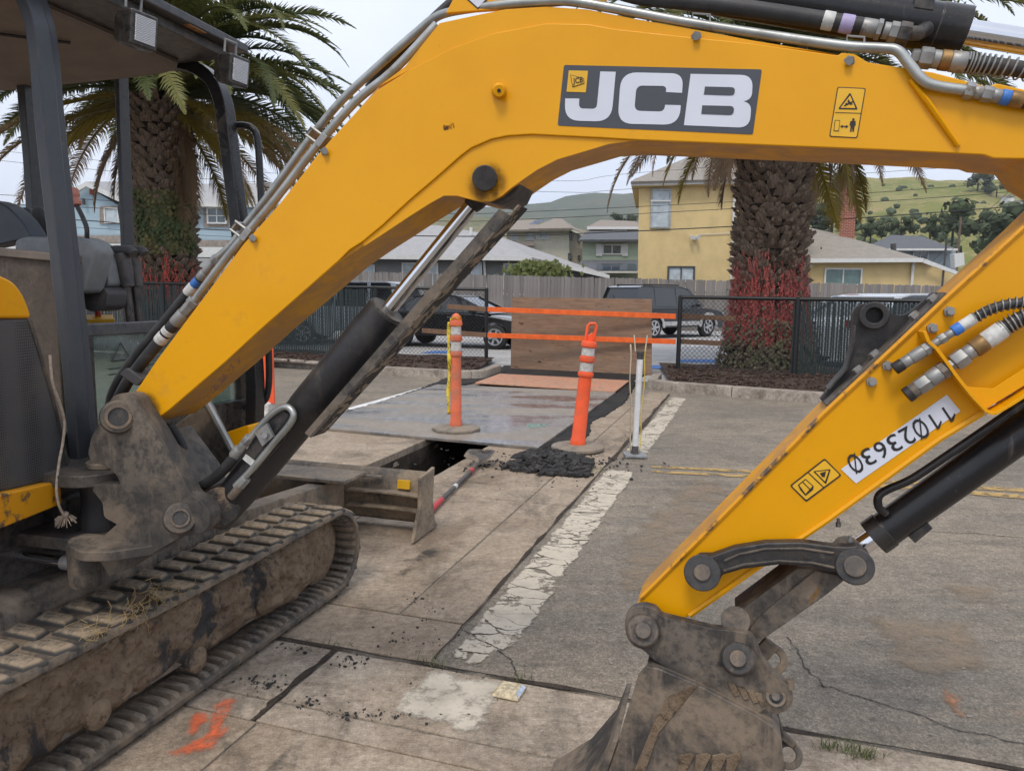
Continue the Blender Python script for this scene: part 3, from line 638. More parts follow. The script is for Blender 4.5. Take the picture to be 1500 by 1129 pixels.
# hazard decal (falling load, keep clear)
C4 = (1100, 0, 3.75)
def hz(name, pts, off, mat, k=4): return BP(name, rp(crop(pts, *C4), k), off, .0006, mat, boom, 0, smooth=0)
hz('hazard_decal', [(475, 478, 12), (632, 485, 12), (585, 760, 12), (430, 752, 12)], -.0010, M_ink)
hz('hazard_ground', [(480, 483, 10), (626, 490, 10), (580, 755, 10), (436, 747, 10)], -.0018, M_dyel)
hz('hazard_line', [(463, 617), (609, 622), (608, 625), (462, 620)], -.0026, M_ink)
hz('hazard_triangle', [(545, 508, 10), (588, 603, 10), (478, 600, 10)], -.0026, M_ink); hz('hazard_triangle_ground', [(545, 526, 4), (574, 595, 4), (492, 593, 4)], -.0034, M_dyel)
for q in ([(510, 580), (560, 555), (562, 562), (515, 586)], [(535, 545), (545, 560), (560, 572), (548, 578), (530, 560)], [(520, 565), (535, 570), (532, 578), (518, 575)]): hz('hazard_figure', q, -.0042, M_ink)
hz('hazard_box', [(461, 660), (490, 661), (483, 722), (454, 721)], -.0026, M_ink); hz('hazard_box_ground', [(464, 664), (487, 665), (480, 718), (458, 717)], -.0034, M_dyel)
hz('hazard_arrow', [(490, 695), (505, 685), (504, 692), (522, 693), (523, 686), (536, 696), (520, 707), (521, 699), (503, 698), (503, 705)], -.0026, M_ink)
hz('hazard_person', [(553, 664), (575, 665), (576, 690), (570, 692), (566, 724), (558, 725), (556, 700), (552, 725), (544, 724), (548, 690), (541, 692), (546, 668)], -.0026, M_ink); hz('hazard_person_head', arc((563, 657), 7, 0, 6.2, 10), -.0026, M_ink)
# dipper-cylinder saddle on the boom's top with a white diamond sticker
BP('saddle_plate', [(652, 20), (668, -10), (690, -45), (870, -45), (892, 10), (840, 6), (740, 14)], .02, .012, M_yel, boom); BP('saddle_plate', [(652, 20), (668, -10), (690, -45), (870, -45), (892, 10), (840, 6), (740, 14)], .165, .012, M_yel, boom)
BP('sticker', [(682, -2), (700, 14), (716, -2), (700, -18)], .0188, .001, M_ink, boom, 0); BP('sticker', [(685, -2), (700, 11.5), (713, -2), (700, -15)], .0178, .001, M_letter, boom, 0)
# ---- pipes, hoses and clamps along the boom
def fittings(name, pts, spec, parent, n=16):        # chain of sleeves along a line: (t0, t1, radius, material, sides)
    a, b = pts
    for t0, t1, r, mat, sd in spec:
        MB().lathe(a.lerp(b, t0), a.lerp(b, t1), [(0, r * .93), (.08, r), (.92, r), (1, r * .93)], sd).build(name, mat, parent, smooth=40)
o1 = .07
pipe = spline([B(317, 379, o1), B(340, 358, o1), B(358, 332, o1), B(400, 278, o1), B(453, 205, o1), B(500, 148, o1), B(560, 92, o1), B(610, 48, o1), B(638, 26, .06), B(670, 16, .04), B(740, 7, .02), B(805, 2, .01), B(840, 3, .01), B(900, 13, .01), B(1000, 32, .01), B(1100, 48, .01), B(1230, 67, .005), B(1290, 71, -.002), B(1315, 75, -.008), B(1333, 96, -.012), B(1352, 118, -.014), B(1375, 127, -.014), B(1425, 134, -.014)], 5)
MB().tube(pipe, .0108, 12).build('hydraulic_pipe', M_zinc, boom)
MB().tube(spline([B(281, 446, .035), B(330, 380, .035), B(405, 290, .035), B(460, 219, .035), B(520, 150, .035), B(575, 105, .035), B(640, 36, .05)], 4), .0112, 12).build('hydraulic_pipe', M_zinc, boom)
def hose(pts, r, parent=EX, name='hose', mat=None, n=12): return MB().tube(spline(pts, 6), r, n).build(name, mat or M_hose, parent)
fittings('fitting', (B(319, 377, o1), B(274, 430, o1)), ((0, .14, .015, M_zinc2, 6), (.14, .42, .0115, M_zinc2, 14), (.42, .58, .0145, M_zinc2, 14), (.58, .62, .013, M_hose, 14), (.62, .78, .0145, M_blue, 14), (.78, 1, .0155, M_lab, 14)), boom)
fittings('fitting', (B(286, 440, .035), B(233, 500, .035)), ((0, .1, .02, M_zinc2, 6), (.1, .3, .017, M_zinc2, 6), (.3, .55, .019, M_zinc2, 16), (.55, .7, .018, M_hose, 14), (.7, .8, .0185, M_lab, 14), (.8, .84, .017, M_hose, 14), (.84, 1, .019, M_lab, 14)), boom)
hose([B(276, 428, o1), B(240, 472, o1), B(200, 520, .075), B(172, 560, .09), B(160, 600, .12), B(165, 660, .16)], .0145, boom); hose([B(236, 497, .035), B(205, 535, .04), B(183, 566, .05), B(170, 600, .1), B(172, 660, .17)], .0175, boom)
BP('hose_strap', rp([(174, 548, 4), (185, 538, 4), (210, 556, 4), (200, 566, 4)]), .015, .07, M_plast, boom)
for x, y, w, h, an in ((463, 200, 16, 15, 53), (352, 338, 16, 15, 53)):
    a = radians(an); u, v_ = (cos(a), -sin(a)), (sin(a), cos(a)); q = lambda s, t_: (x + u[0] * s + v_[0] * t_, y + u[1] * s + v_[1] * t_)
    pts = [B(*q(-7, 12), .03), B(*q(-7, -14), .03), B(*q(7, -14), .03), B(*q(7, 12), .03)]
    MB().tube(pts, .004, 6).build('pipe_clamp', M_zinc2, boom); MB().tube([p + E2 * .05 for p in pts], .004, 6).build('pipe_clamp', M_zinc2, boom); BP('clamp_plate', [q(-7, -14), q(7, -14), q(7, -11), q(-7, -11)], .03, .055, M_zinc2, boom, 0)
    BP('clamp_plate', [q(-10, 3), q(10, 3), q(10, 13), q(-10, 13)], .02, .06, M_zinc2, boom, .001)
for x, y in ((476, 222), (371, 349), (1244, 90), (1020, 54)):
    MB().lathe(B(x, y, .006), B(x, y, -.014), [(0, .012), (.35, .012), (.36, .0085), (1, .0085)], 6).build('bolt', M_zinc2, boom)
for x, y in ((1027, 33), (1253, 66)):
    MB().tube([B(x - 13, y + 1, .012), B(x - 12, y - 13, .012), B(x + 13, y - 11, .012), B(x + 13, y + 4, .012)], .0028, 6).build('pipe_clamp', M_zinc2, boom)
fittings('fitting', (B(1413, 132, -.014), B(1520, 152, -.014)), ((0, .12, .0175, M_zinc2, 6), (.12, .24, .013, M_zinc2, 14), (.24, .38, .016, M_zinc2, 6), (.38, .5, .014, M_zinc2, 14), (.5, .62, .0155, M_blue, 14), (.62, .8, .0165, M_brown, 14), (.8, 1.6, .015, M_hose, 14)), boom)
hose([B(720, -40, .13), B(690, -18, .12), B(660, 5, .11), B(620, 42, .1), B(590, 72, .1), B(565, 96, .1), B(540, 130, .1)], .0125, boom)
# ---- dipper cylinder along the top
oc = .10
ca, cb = B(860, -42, oc), B(1413, 47, oc)
dc = MB(); dc.lathe(ca, cb, [(0, .05), (.93, .05), (.932, .0515), (1, .0515)], 32); dcy = dc.build('dipper_cylinder', M_clean, EX, bevel=.0015)
MB().cyl(cb, cb + (cb - ca).normalized() * .6, .026, n=28).build('piston_rod', M_chrome, dcy)
BP('mount_block', [(1338, 12), (1345, -14), (1372, -12), (1368, 16)], .05, .05, M_blk, dcy)
hose([B(860, -30, .02), B(930, -6, .02), B(1010, 3, .02), B(1100, 14, .03), B(1180, 26, .035), B(1262, 39, .035)], .0185, dcy)
fittings('fitting', (B(1205, 29.5, .035), B(1325, 50, .035)), ((0, .14, .0195, M_lab, 16), (.22, .38, .0195, M_lav, 16), (.48, .66, .0185, M_zinc2, 16), (.66, .72, .021, M_zinc2, 6), (.74, .82, .017, M_zinc2, 16), (.82, .92, .021, M_zinc2, 6), (.92, 1.06, .024, M_blk, 6)), dcy)
MB().tube([B(1325, 49, .035), B(1345, 49, .035), B(1358, 42, .06)], .015, 12).build('port_elbow', M_blk, dcy)
fittings('fitting', (B(1335, 83, .045), B(1530, 106, .045)), ((0, .06, .016, M_zinc2, 6), (.06, .16, .022, M_zinc2, 6), (.16, .22, .019, M_zinc2, 16), (.22, .3, .021, M_brown, 16), (.3, .42, .0215, M_zinc2, 16)), dcy)
def springhose(pts, r, parent, coils, wire=.0016, hose_r=None):
    c = spline(pts, 10); MB().tube(c, hose_r or r * .8, 12).build('hose', M_hose, parent)
    L_ = len(c); h = []
    for i in range(coils * 12):
        s = i / (coils * 12 - 1) * (L_ - 1.001); k = int(s); p = c[k].lerp(c[k + 1], s - k); d = (c[k + 1] - c[k]).normalized()
        x = d.cross(Z3).normalized(); y = x.cross(d); a = i * 2 * pi / 12; h.append(p + x * r * cos(a) + y * r * sin(a))
    MB().tube(h, wire, 5).build('hose_spring', M_zinc2, parent)
springhose([B(1416, 92, .045), B(1460, 97, .045), B(1540, 108, .045)], .021, dcy, 14, .002)
# ---- dipper arm
dnear = [(1640, 197), (1500, 332), (1391, 431), (1205, 606), (1056, 757), (945, 868), (932, 886), (936, 893), (958, 890), (968, 900), (1001, 907), (1099, 837), (1167, 793), (1213, 760), (1283, 707), (1376, 642), (1442, 601), (1500, 563), (1700, 440)]
dip = BP('dipper_arm', dnear, .034, .132, M_yeld, EX, .004); BP('side_plate', dnear, .028, .0065, M_yel, dip, .002); BP('side_plate', dnear, .1655, .0065, M_yel, dip, .002)
MB().tube([B(1010, 901, .026), B(1099, 838, .026), B(1213, 761, .026), B(1376, 643, .026), B(1440, 604, .026)], .007, 6).build('weld_rib', M_yel, dip)
MB().tube([B(938, 876, .0265), B(1056, 758, .0265), B(1205, 607, .0265), B(1391, 432, .0265), B(1500, 333, .0265)], .006, 6).build('weld_rib', M_yelc, dip)
# thumb bracket
tb = BP('thumb_bracket', rp(crop([(1035, 130, 4), (280, 855, 2), (222, 792, 2), (270, 725, 30), (385, 600, 60), (428, 430, 40), (435, 330, 10), (415, 262, 30), (445, 205, 40), (530, 188, 40), (600, 205, 40), (655, 250, 20), (715, 268, 20), (770, 258, 30), (840, 200, 30), (900, 150, 20), (935, 122, 6), (1000, 120, 4)], 1150, 400, 4.2857)), .085, .02, M_blk, dip, .003)
MB().ring(B(1281, 462, .055), B(1281, 462, .14), .031, .017, 28).build('bracket_boss', M_blk, tb, bevel=.003)
BP('bracket_rim', crop([(280, 735), (395, 605), (440, 430), (448, 330), (438, 330), (428, 430), (382, 598), (268, 728)], 1150, 400, 4.2857), .07, .05, M_blk, tb, .001)
BP('bracket_flange', crop([(1035, 130), (280, 855), (250, 825), (1000, 120)], 1150, 400, 4.2857), .034, .12, M_blkd, tb, .003)
nrm = (B(1270, 520, .03) - B(1300, 550, .03)).normalized()
for x, y in ((470, 620), (575, 522), (825, 280), (940, 175)):
    p = B(1150 + x / 4.2857, 400 + y / 4.2857, .05); MB().lathe(p - nrm * .01, p + nrm * .014, [(0, .012), (1, .011)], 6).build('bolt', M_zinc2, tb, bevel=.001)
for x, y in ((540, 680), (640, 580), (920, 345), (1025, 240), (1385, 735), (1497, 645)):
    p = B(1150 + x / 4.2857, 400 + y / 4.2857, .028); MB().lathe(p, p - E2 * .022, [(0, .0115), (.45, .0115), (.46, .0075), (1, .0075)], 6).build('bolt', M_zinc2, dip)
# hose bulkhead: a folded lip standing off the side plate
lip = [(1346, 484), (1352, 499), (1363, 508), (1375, 524), (1392, 548), (1415, 577), (1436, 599), (1446, 601), (1464, 591), (1500, 568), (1560, 528)]
ob = [B(x, y, .0275) for x, y in lip]; mb = MB()
for a, c in zip(ob, ob[1:]):
    d = (c - a).normalized(); n = d.cross(E2).normalized() * .0035; mb.prism([a + n, c + n, c - n, a - n], -E2 * .05)
mb.build('hose_bulkhead', M_yel, dip, bevel=.001)
BP('bulkhead_cover', [(1412, 566), (1436, 596), (1446, 598), (1500, 565), (1560, 525), (1560, 500), (1500, 540), (1455, 569)], .004, .004, M_yel, dip, .001)
def C5(x, y, off): return B(1150 + x / 4.2857, 400 + y / 4.2857, off)
fittings('fitting', (C5(690, 600, -.008), C5(1200, 275, -.008)), ((-.01, .1, .0135, M_ink, 14), (.1, .2, .0125, M_zinc2, 16), (.2, .36, .0138, M_zinc2, 16), (.36, .42, .0145, M_zinc2, 6), (.42, .47, .011, M_zinc2, 14), (.47, .56, .009, M_zinc2, 14), (.55, .63, .0115, M_zinc2, 6), (.63, .72, .009, M_zinc2, 14), (.72, .82, .0125, M_blue, 16), (.82, .98, .012, M_lab, 16)), dip)
fittings('fitting', (C5(760, 770, -.008), C5(1370, 350, -.008)), ((0, .06, .0175, M_ink, 18), (.01, .12, .0165, M_pin, 18), (.12, .24, .0185, M_zinc2, 6), (.24, .36, .018, M_zinc2, 18), (.36, .42, .02, M_pin, 6), (.43, .5, .013, M_zinc2, 6), (.5, .62, .0205, M_zinc2, 6), (.62, .7, .0165, M_zinc2, 18), (.7, .82, .0195, M_brown, 18), (.82, 1, .0195, M_lab, 18)), dip)
springhose([C5(1190, 282, -.008), C5(1280, 230, -.01), C5(1400, 195, -.012), C5(1520, 185, -.012), C5(1640, 190, -.012)], .0125, dip, 12)
springhose([C5(1360, 355, -.008), C5(1420, 315, -.01), C5(1500, 275, -.012), C5(1640, 240, -.012)], .018, dip, 8, .002)
# serial number strip, reading upside down, and the book/warning sticker
BP('number_strip', [(1232, 687), (1254, 708), (1407, 602), (1387, 578)], .0265, .001, M_letter, dip, 0)
PH = radians(180 + 34.4); NX = E1 * cos(PH) + Z3 * sin(PH); NY = -E1 * sin(PH) + Z3 * cos(PH); NC = B(1319.5, 643.5, .0255)
for i_, ch_ in enumerate('11\u00d82363\u00d8'):
    c_ = NC + NX * (-.1085 + i_ * .031)
    if ch_ == '1': MB().prism([c_ + NX * x + NY * y for x, y in ((-.001, -.0185), (.0035, -.0185), (.0035, .0185), (-.002, .0185), (-.0125, .0085), (-.0125, .004), (-.001, .0125))], E2 * .0006).build('number', M_ink, dip, smooth=0)
    else:
        q_ = (c_ - CAM); px_, py_ = 750 + F * q_.dot(RGT) / q_.dot(FWD), 564.5 - F * q_.dot(UPV) / q_.dot(FWD); text('number', ch_, (px_, py_), .040 if ch_ != '\u00d8' else .047, PH, M_ink, dip, .0255, .0235 if ch_ != '\u00d8' else .0275, .004)
BP('sticker', rp([(1157, 711, 3), (1208, 671, 3), (1233, 696, 3), (1181, 735, 3)]), .0265, .0006, M_ink, dip, 0); BP('sticker_ground', rp([(1160, 711.5, 2.5), (1208, 674, 2.5), (1230, 695.5, 2.5), (1181, 732, 2.5)]), .0255, .0006, M_dyel, dip, 0)
BP('sticker_line', [(1184, 693), (1206, 714), (1207, 713), (1185, 692)], .0245, .0006, M_ink, dip, 0)
BP('sticker_triangle', rp([(1191, 690, 2), (1217, 687, 2), (1210, 709, 2)]), .0245, .0006, M_ink, dip, 0); BP('sticker_triangle_ground', rp([(1194.5, 691, 1), (1214, 689, 1), (1208.5, 705, 1)]), .0237, .0006, M_dyel, dip, 0); BP('sticker_mark', [(1201, 693), (1210, 690), (1208, 699), (1204, 698)], .023, .0006, M_ink, dip, 0)
for q in ([(1169, 710), (1180, 701), (1192, 712), (1191, 717), (1180, 726), (1172, 717)],): BP('sticker_book', q, .0245, .0006, M_ink, dip, 0); BP('sticker_book_page', [(1171, 710.5), (1180, 703), (1190, 712), (1180, 723)], .0237, .0006, M_dyel, dip, 0); BP('sticker_book_spine', [(1175, 706), (1186, 717), (1187, 716), (1176, 705)], .023, .0006, M_ink, dip, 0)
# ---- bucket cylinder
ob_ = .10
a, b = B(1279, 788, ob_), B(1560, 588, ob_)
bc = MB().lathe(a, b, [(0, .044), (.07, .044), (.072, .041), (1, .041)], 30).build('bucket_cylinder', M_clean, EX, bevel=.0015)
MB().cyl(B(1240, 814, ob_), a + (b - a) * .02, .023, n=20).build('piston_rod', M_chrome, bc)
MB().tube(spline([B(1297, 752, .068), B(1287, 742, .06), B(1287, 727, .06), B(1300, 717, .062), B(1336, 701, .062), B(1389, 666, .062), B(1456, 620, .062), B(1530, 568, .062)], 5), .0095, 12).build('feed_pipe', M_clean, bc)
BP('mount_block', [(1327, 782), (1341, 796), (1367, 774), (1356, 761)], .08, .04, M_blk, bc)
MB().cyl(B(1240, 806, .045), B(1240, 806, .155), .034, n=24).build('rod_eye', M_pin, bc, bevel=.003)
for x, y, o_ in ((1228, 765, .1), (1245, 790, .04)): MB().lathe(B(x, y + 6, o_), B(x, y - 6, o_), [(0, .006), (.5, .006), (.52, .0035), (1, .0035)], 6).build('grease_nipple', M_zinc2, bc)
# ---- link arms and bucket
C6 = lambda pts: crop(pts, 880, 760, 3.06)
link_ = [(395, 240, 0)] 
crescent = C6([(410, 205), (440, 165), (500, 165), (600, 130), (740, 107), (900, 104), (1040, 122), (1110, 125), (1150, 120), (1200, 150), (1224, 200), (1220, 250), (1190, 285), (1150, 300), (1110, 285), (1060, 240), (950, 215), (800, 206), (640, 225), (545, 252), (520, 305), (465, 325), (410, 305), (380, 265)])
ln = BP('tipping_link', crescent, -.012, .032, M_blk, EX, .005); BP('tipping_link', crescent, .182, .032, M_blk, EX, .005)
BP('link_rim', C6([(555, 195), (620, 165), (740, 140), (900, 138), (1040, 158), (1050, 150), (900, 128), (740, 130), (620, 154), (550, 185)]), -.016, .006, M_blkd, ln, .002); BP('link_rim', C6([(550, 240), (640, 212), (800, 194), (950, 203), (1050, 225), (1052, 215), (950, 193), (800, 184), (640, 200), (548, 228)]), -.016, .006, M_blkd, ln, .002)
text('cast_number', 'MO 500037 1001', C6([(845, 162)])[0], .009, radians(181), M_blkd, ln, -.0135, .09)
for x, y, r, r2 in ((455, 240, .043, .02), (1140, 212, .041, .024)):
    p = C6([(x, y)])[0]; MB().cyl(B(*p, -.012), B(*p, -.026), r, n=30).build('link_boss', M_blk, ln, bevel=.003); MB().cyl(B(*p, -.02), B(*p, -.034), r2, n=24).build('pin', M_pin, ln, bevel=.003)
    MB().cyl(B(*p, -.01), B(*p, .21), r2 * .9, n=20).build('pin_shaft', M_pin, ln)
push = BP('push_link', C6([(880, 222), (1040, 225), (1120, 250), (1085, 282), (1010, 342), (700, 558), (640, 500), (600, 430), (640, 400)]), .045, .11, M_muddy, EX, .004)
BP('link_cheek', C6([(960, 232), (1060, 250), (1085, 282), (1010, 342), (705, 556), (650, 515), (720, 430)]), .035, .012, M_muddy, push, .003)
MB().cyl(B(*C6([(605, 455)])[0], .0), B(*C6([(605, 455)])[0], .2), .034, n=24).build('link_boss', M_muddy, push, bevel=.003)
BP('orange_scrape', C6([(985, 290), (975, 340), (930, 385), (945, 345)]), .0345, .001, M_brown, push, 0)
ear = rp(C6([(105, 480, 40), (112, 430, 25), (140, 400, 25), (190, 388, 20), (245, 402, 15), (272, 436, 10), (500, 492, 25), (590, 500, 30), (665, 512, 30), (703, 565, 20), (720, 620, 15), (775, 692, 20), (855, 757, 30), (866, 810, 30), (845, 850, 20), (800, 874, 15), (758, 872, 10), (738, 850, 10), (712, 872, 12), (680, 866, 10), (430, 742, 15), (250, 642, 20), (195, 592, 20), (120, 540, 30)]))
bk = BP('bucket_hanger', ear, -.025, .03, M_muddy, EX, .004); BP('bucket_hanger', ear, .195, .03, M_muddy, EX, .004)
for x, y, r, r2 in ((190, 500, .042, .019), (615, 625, .041, .019)):
    p = C6([(x, y)])[0]; MB().lathe(B(*p, -.02), B(*p, -.05), [(0, r), (.6, r), (1, r * .85)], 30).build('hanger_boss', M_muddy, bk, bevel=.003); MB().cyl(B(*p, -.045), B(*p, -.062), r2, n=22).build('pin', M_pin, bk, bevel=.003); MB().cyl(B(*p, -.01), B(*p, .22), r2 * 1.1, n=20).build('pin_shaft', M_pin, bk)
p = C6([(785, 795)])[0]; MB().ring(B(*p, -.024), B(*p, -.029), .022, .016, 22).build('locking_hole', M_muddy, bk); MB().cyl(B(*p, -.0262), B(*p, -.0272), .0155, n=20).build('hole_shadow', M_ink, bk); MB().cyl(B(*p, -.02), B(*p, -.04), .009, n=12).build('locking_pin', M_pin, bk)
for dx in (0, 42, 84, 120): BP('cast_mark', C6([(570 + dx, 735 + dx * .38), (600 + dx, 738 + dx * .38), (625 + dx, 790 + dx * .38), (600 + dx, 795 + dx * .38)]), -.029, .005, M_mud, bk, .001)
def eye(c, r, ri, off, th=.016):
    P0, P1 = B(*c, off), B(*c, off + th); MB().ring(P0, P1, r, ri, 24).build('lifting_eye', M_muddy, bk, bevel=.003)
eye(C6([(770, 630)])[0], .037, .018, .09); eye(C6([(840, 1055)])[0], .034, .018, .05)
BP('eye_stem', C6([(700, 575), (740, 535), (800, 580), (745, 640)]), .09, .016, M_muddy, bk); BP('eye_stem', C6([(770, 890), (800, 880), (820, 960), (880, 1010), (860, 1030), (800, 985)]), .05, .016, M_muddy, bk)
MB().cyl(B(*C6([(850, 760)])[0], -.02), B(*C6([(850, 710)])[0], -.02), .009, n=10).build('locking_pin', M_pin, bk)
out = [(947, 976), (965, 979), (1020, 1002), (1105, 1046), (1132, 1064), (1145, 1084), (1150, 1129), (1142, 1180), (1100, 1225), (1020, 1246), (900, 1240), (795, 1212), (850, 1180), (890, 1129), (905, 1085), (935, 989)]
bo = BP('bucket', out, -.055, .014, M_muddy, EX, .004); BP('bucket_side', out, .2, .014, M_muddy, bo, .004)
mb = MB(); sh = out[:12]; g = [V((p[0], p[1])) for p in sh]
for (x0, y0), (x1, y1) in zip(sh, sh[1:]):
    a, b = B(x0, y0, -.045), B(x1, y1, -.045); n = (b - a).cross(E2).normalized() * .012
    mb.prism([a, b, b - n, a - n], E2 * .245)
mb.build('bucket_shell', M_muddy, bo, bevel=.002)
BP('rib', C6([(300, 800), (440, 740), (350, 850), (260, 960), (200, 1129), (150, 1129), (230, 930)]), -.0585, .006, M_mud, bo, .002)
BP('cutting_edge', [(795, 1212), (850, 1180), (890, 1129), (905, 1085), (897, 1085), (880, 1127), (838, 1175), (775, 1212)], -.062, .29, M_muddy, bo, .002)
for i in range(3):
    o_ = -.05 + i * .105; BP('tooth', [(800, 1200), (800, 1222), (760, 1222), (742, 1214)], o_, .05, M_mud, bo, .004)
for dx in (0, 75, 150, 215): BP('cast_mark', C6([(350 + dx, 1060), (400 + dx, 1050), (420 + dx, 1062), (385 + dx, 1130), (345 + dx, 1135)]), -.0595, .006, M_mud, bo, .002)
# ---- boom cylinder with its rod guard
a, b = B(318, 758, .1), B(567, 456, .1); ax = (b - a).normalized()
cyl = MB().lathe(a, b, [(0, .05), (.2, .056), (.55, .056), (.553, .0575), (.93, .0575), (.935, .0555), (1, .0555)], 34).build('boom_cylinder', M_blk, EX, bevel=.002)
MB().lathe(b, b + ax * .006, [(0, .05), (1, .05)], 30).build('gland_nut', M_blkd, cyl); MB().cyl(b, B(706, 283, .1), .0205, n=28).build('piston_rod', M_chrome, cyl)
MB().lathe(B(690, 303, .1), B(712, 275, .1), [(0, .022), (.3, .028), (1, .032)], 24).build('rod_end', M_blk, cyl); MB().cyl(B(712, 272, .03), B(712, 272, .17), .036, n=24).build('rod_eye', M_blk, cyl)
BP('rod_lug', [(700, 285), (740, 272), (762, 268), (752, 290), (735, 300), (715, 296)], .03, .14, M_blk, cyl)
n = ax.cross(E2).normalized(); n = n if n.z < 0 else -n
g0, g1 = B(455, 641, .02), B(749, 315, .02); g2, g3 = B(446, 634, .02), B(731, 306, .02)
t = NT('mud_splashed_guard'); sp = t.ramp(t.noise(26, 3, .5, t.vec((1, 1, 1)), .6), .5, .56); big = t.ramp(t.noise(3.5, 7, .7), .48, .6)
k = t.mix(sp, (.03, .03, .032), (.24, .19, .14)); k = t.mix(t.math('MULTIPLY', big, t.ramp(t.sep()[2], .1, -.35)), k, (.17, .13, .095)); t.bump(sp, .5, .006); M_guard = t.done(k, .8)
gr = MB().prism([g0, g1 + ax * .03, g1 + ax * .03 - n * .005, g0 - n * .005], E2 * .082).build('rod_guard', M_guard, cyl, bevel=.001)
mb = MB(); mb.prism([g2, g3, B(749, 315.5, .02), B(455, 641.5, .02)], E2 * .005); mb.build('guard_flange', M_blkd, cyl, bevel=.001)
pp = spline([B(345, 712, .03), B(372, 684, .03), B(400, 650, .03), B(424, 622, .03), B(430, 606, .03), B(420, 596, .035), B(404, 602, .04), B(385, 620, .04), B(360, 650, .04), B(345, 670, .04)], 6)
MB().tube(pp, .0098, 12).build('feed_pipe', M_zinc, cyl)
fittings('fitting', (B(366, 640, .04), B(342, 668, .04)), ((0, .3, .015, M_zinc2, 6), (.3, .6, .012, M_zinc2, 12), (.6, 1, .0155, M_zinc2, 16)), cyl); fittings('fitting', (B(362, 700, .03), B(338, 728, .03)), ((0, .4, .014, M_zinc2, 6), (.4, 1, .012, M_pin, 12)), cyl)
hose([B(345, 668, .04), B(320, 695, .05), B(295, 712, .06), B(270, 722, .1), B(235, 725, .16)], .016, cyl)
BP('port_block', [(356, 665), (392, 610), (412, 598), (428, 612), (416, 645), (375, 690)], .045, .04, M_blk, cyl); BP('pipe_saddle', [(373, 634), (390, 620), (400, 640), (384, 654)], .022, .012, M_zinc2, cyl, .001); MB().cyl(B(387, 638, .022), B(387, 638, .01), .009, n=6).build('bolt', M_zinc2, cyl)
BP('label', [(355, 672), (360, 665), (376, 677), (371, 685)], .04, .002, M_lab, cyl, 0)
MB().cyl(B(322, 742, .03), B(322, 742, .17), .058, n=26).build('cylinder_foot', M_mud, cyl, bevel=.004)
# ---- swing post
ok_ = -.055
post = rp(crop([(570, 160, 30), (620, 72, 30), (690, 55, 30), (745, 78, 30), (775, 140, 20), (862, 265), (962, 445), (1045, 612, 15), (1100, 648, 20), (1150, 710, 30), (1150, 790, 25), (1105, 832, 15), (1000, 845), (940, 880), (850, 935), (760, 985), (690, 1030), (600, 1065), (560, 1000), (520, 930), (560, 850, 10), (640, 780), (570, 740, 20), (562, 660, 20), (508, 595, 8), (515, 562, 6), (660, 560, 6), (645, 515, 20), (590, 462, 20), (500, 438, 20), (482, 390, 20), (500, 300, 30), (545, 225, 20)], 0, 560, 3.75), 5)
kp = BP('swing_post', post, ok_, .05, M_blkd, EX, .007); BP('swing_post', [p for p in post if p[1] < 790], .205, .05, M_blkd, EX, .006)
BP('post_web', [(205, 640), (250, 700), (262, 730), (240, 790), (190, 800), (165, 720)], -.01, .22, M_blkd, kp, .004)
for x, y, r, r2 in ((650, 190, .05, .028), (990, 745, .047, .021)):
    p = (x / 3.75, 560 + y / 3.75); MB().lathe(B(*p, ok_ + .01), B(*p, ok_ - .022), [(0, r), (.55, r), (1, r * .9)], 34).build('post_boss', M_blkd, kp, bevel=.003); MB().ring(B(*p, ok_ - .018), B(*p, ok_ - .026), r2 * 1.25, r2 * .95, 26).build('pin_collar', M_pin, kp, bevel=.001); MB().cyl(B(*p, ok_ - .015), B(*p, ok_ - .023), r2, n=24).build('pin', M_blk, kp, bevel=.002); MB().cyl(B(*p, ok_), B(*p, .25), r2, n=20).build('pin_shaft', M_pin, kp)
# lower horizontal lug with the swing cylinder's eye
def plan(name, px, z0, th, mat, parent, bevel=.004):
    P = [G(x, y, z0) for x, y in px]; return MB().prism(P, (0, 0, -th)).build(name, mat, parent, bevel=bevel)
c0 = hit(125, 805, E2 * (D0 - .02), E2)
plan('swing_lug', rp([(97, 796, 12), (102, 787, 10), (130, 780, 10), (165, 784, 10), (225, 768), (262, 770), (258, 792), (215, 800), (160, 808, 10), (115, 808, 12)]), .665, .03, M_blkd, kp)
MB().lathe(c0 + Z3 * .02, c0 - Z3 * .115, [(0, .05), (.12, .052), (.9, .05), (1, .042)], 26).build('swing_eye', M_muddy, kp, bevel=.003); MB().lathe(c0 + Z3 * .045, c0, [(0, .022), (.3, .03), (1, .034)], 20).build('swing_pin', M_pin, kp)
for z0, z1 in ((-.095, 0),): pass
rod0 = c0 - Z3 * .048; sw = MB().cyl(rod0 - E1 * .055, rod0 - E1 * .6, .017, n=22).build('swing_rod', M_chrome, EX); MB().cyl(rod0 - E1 * .045, rod0 - E1 * .085, .024, n=18).build('rod_collar', M_zinc2, sw)
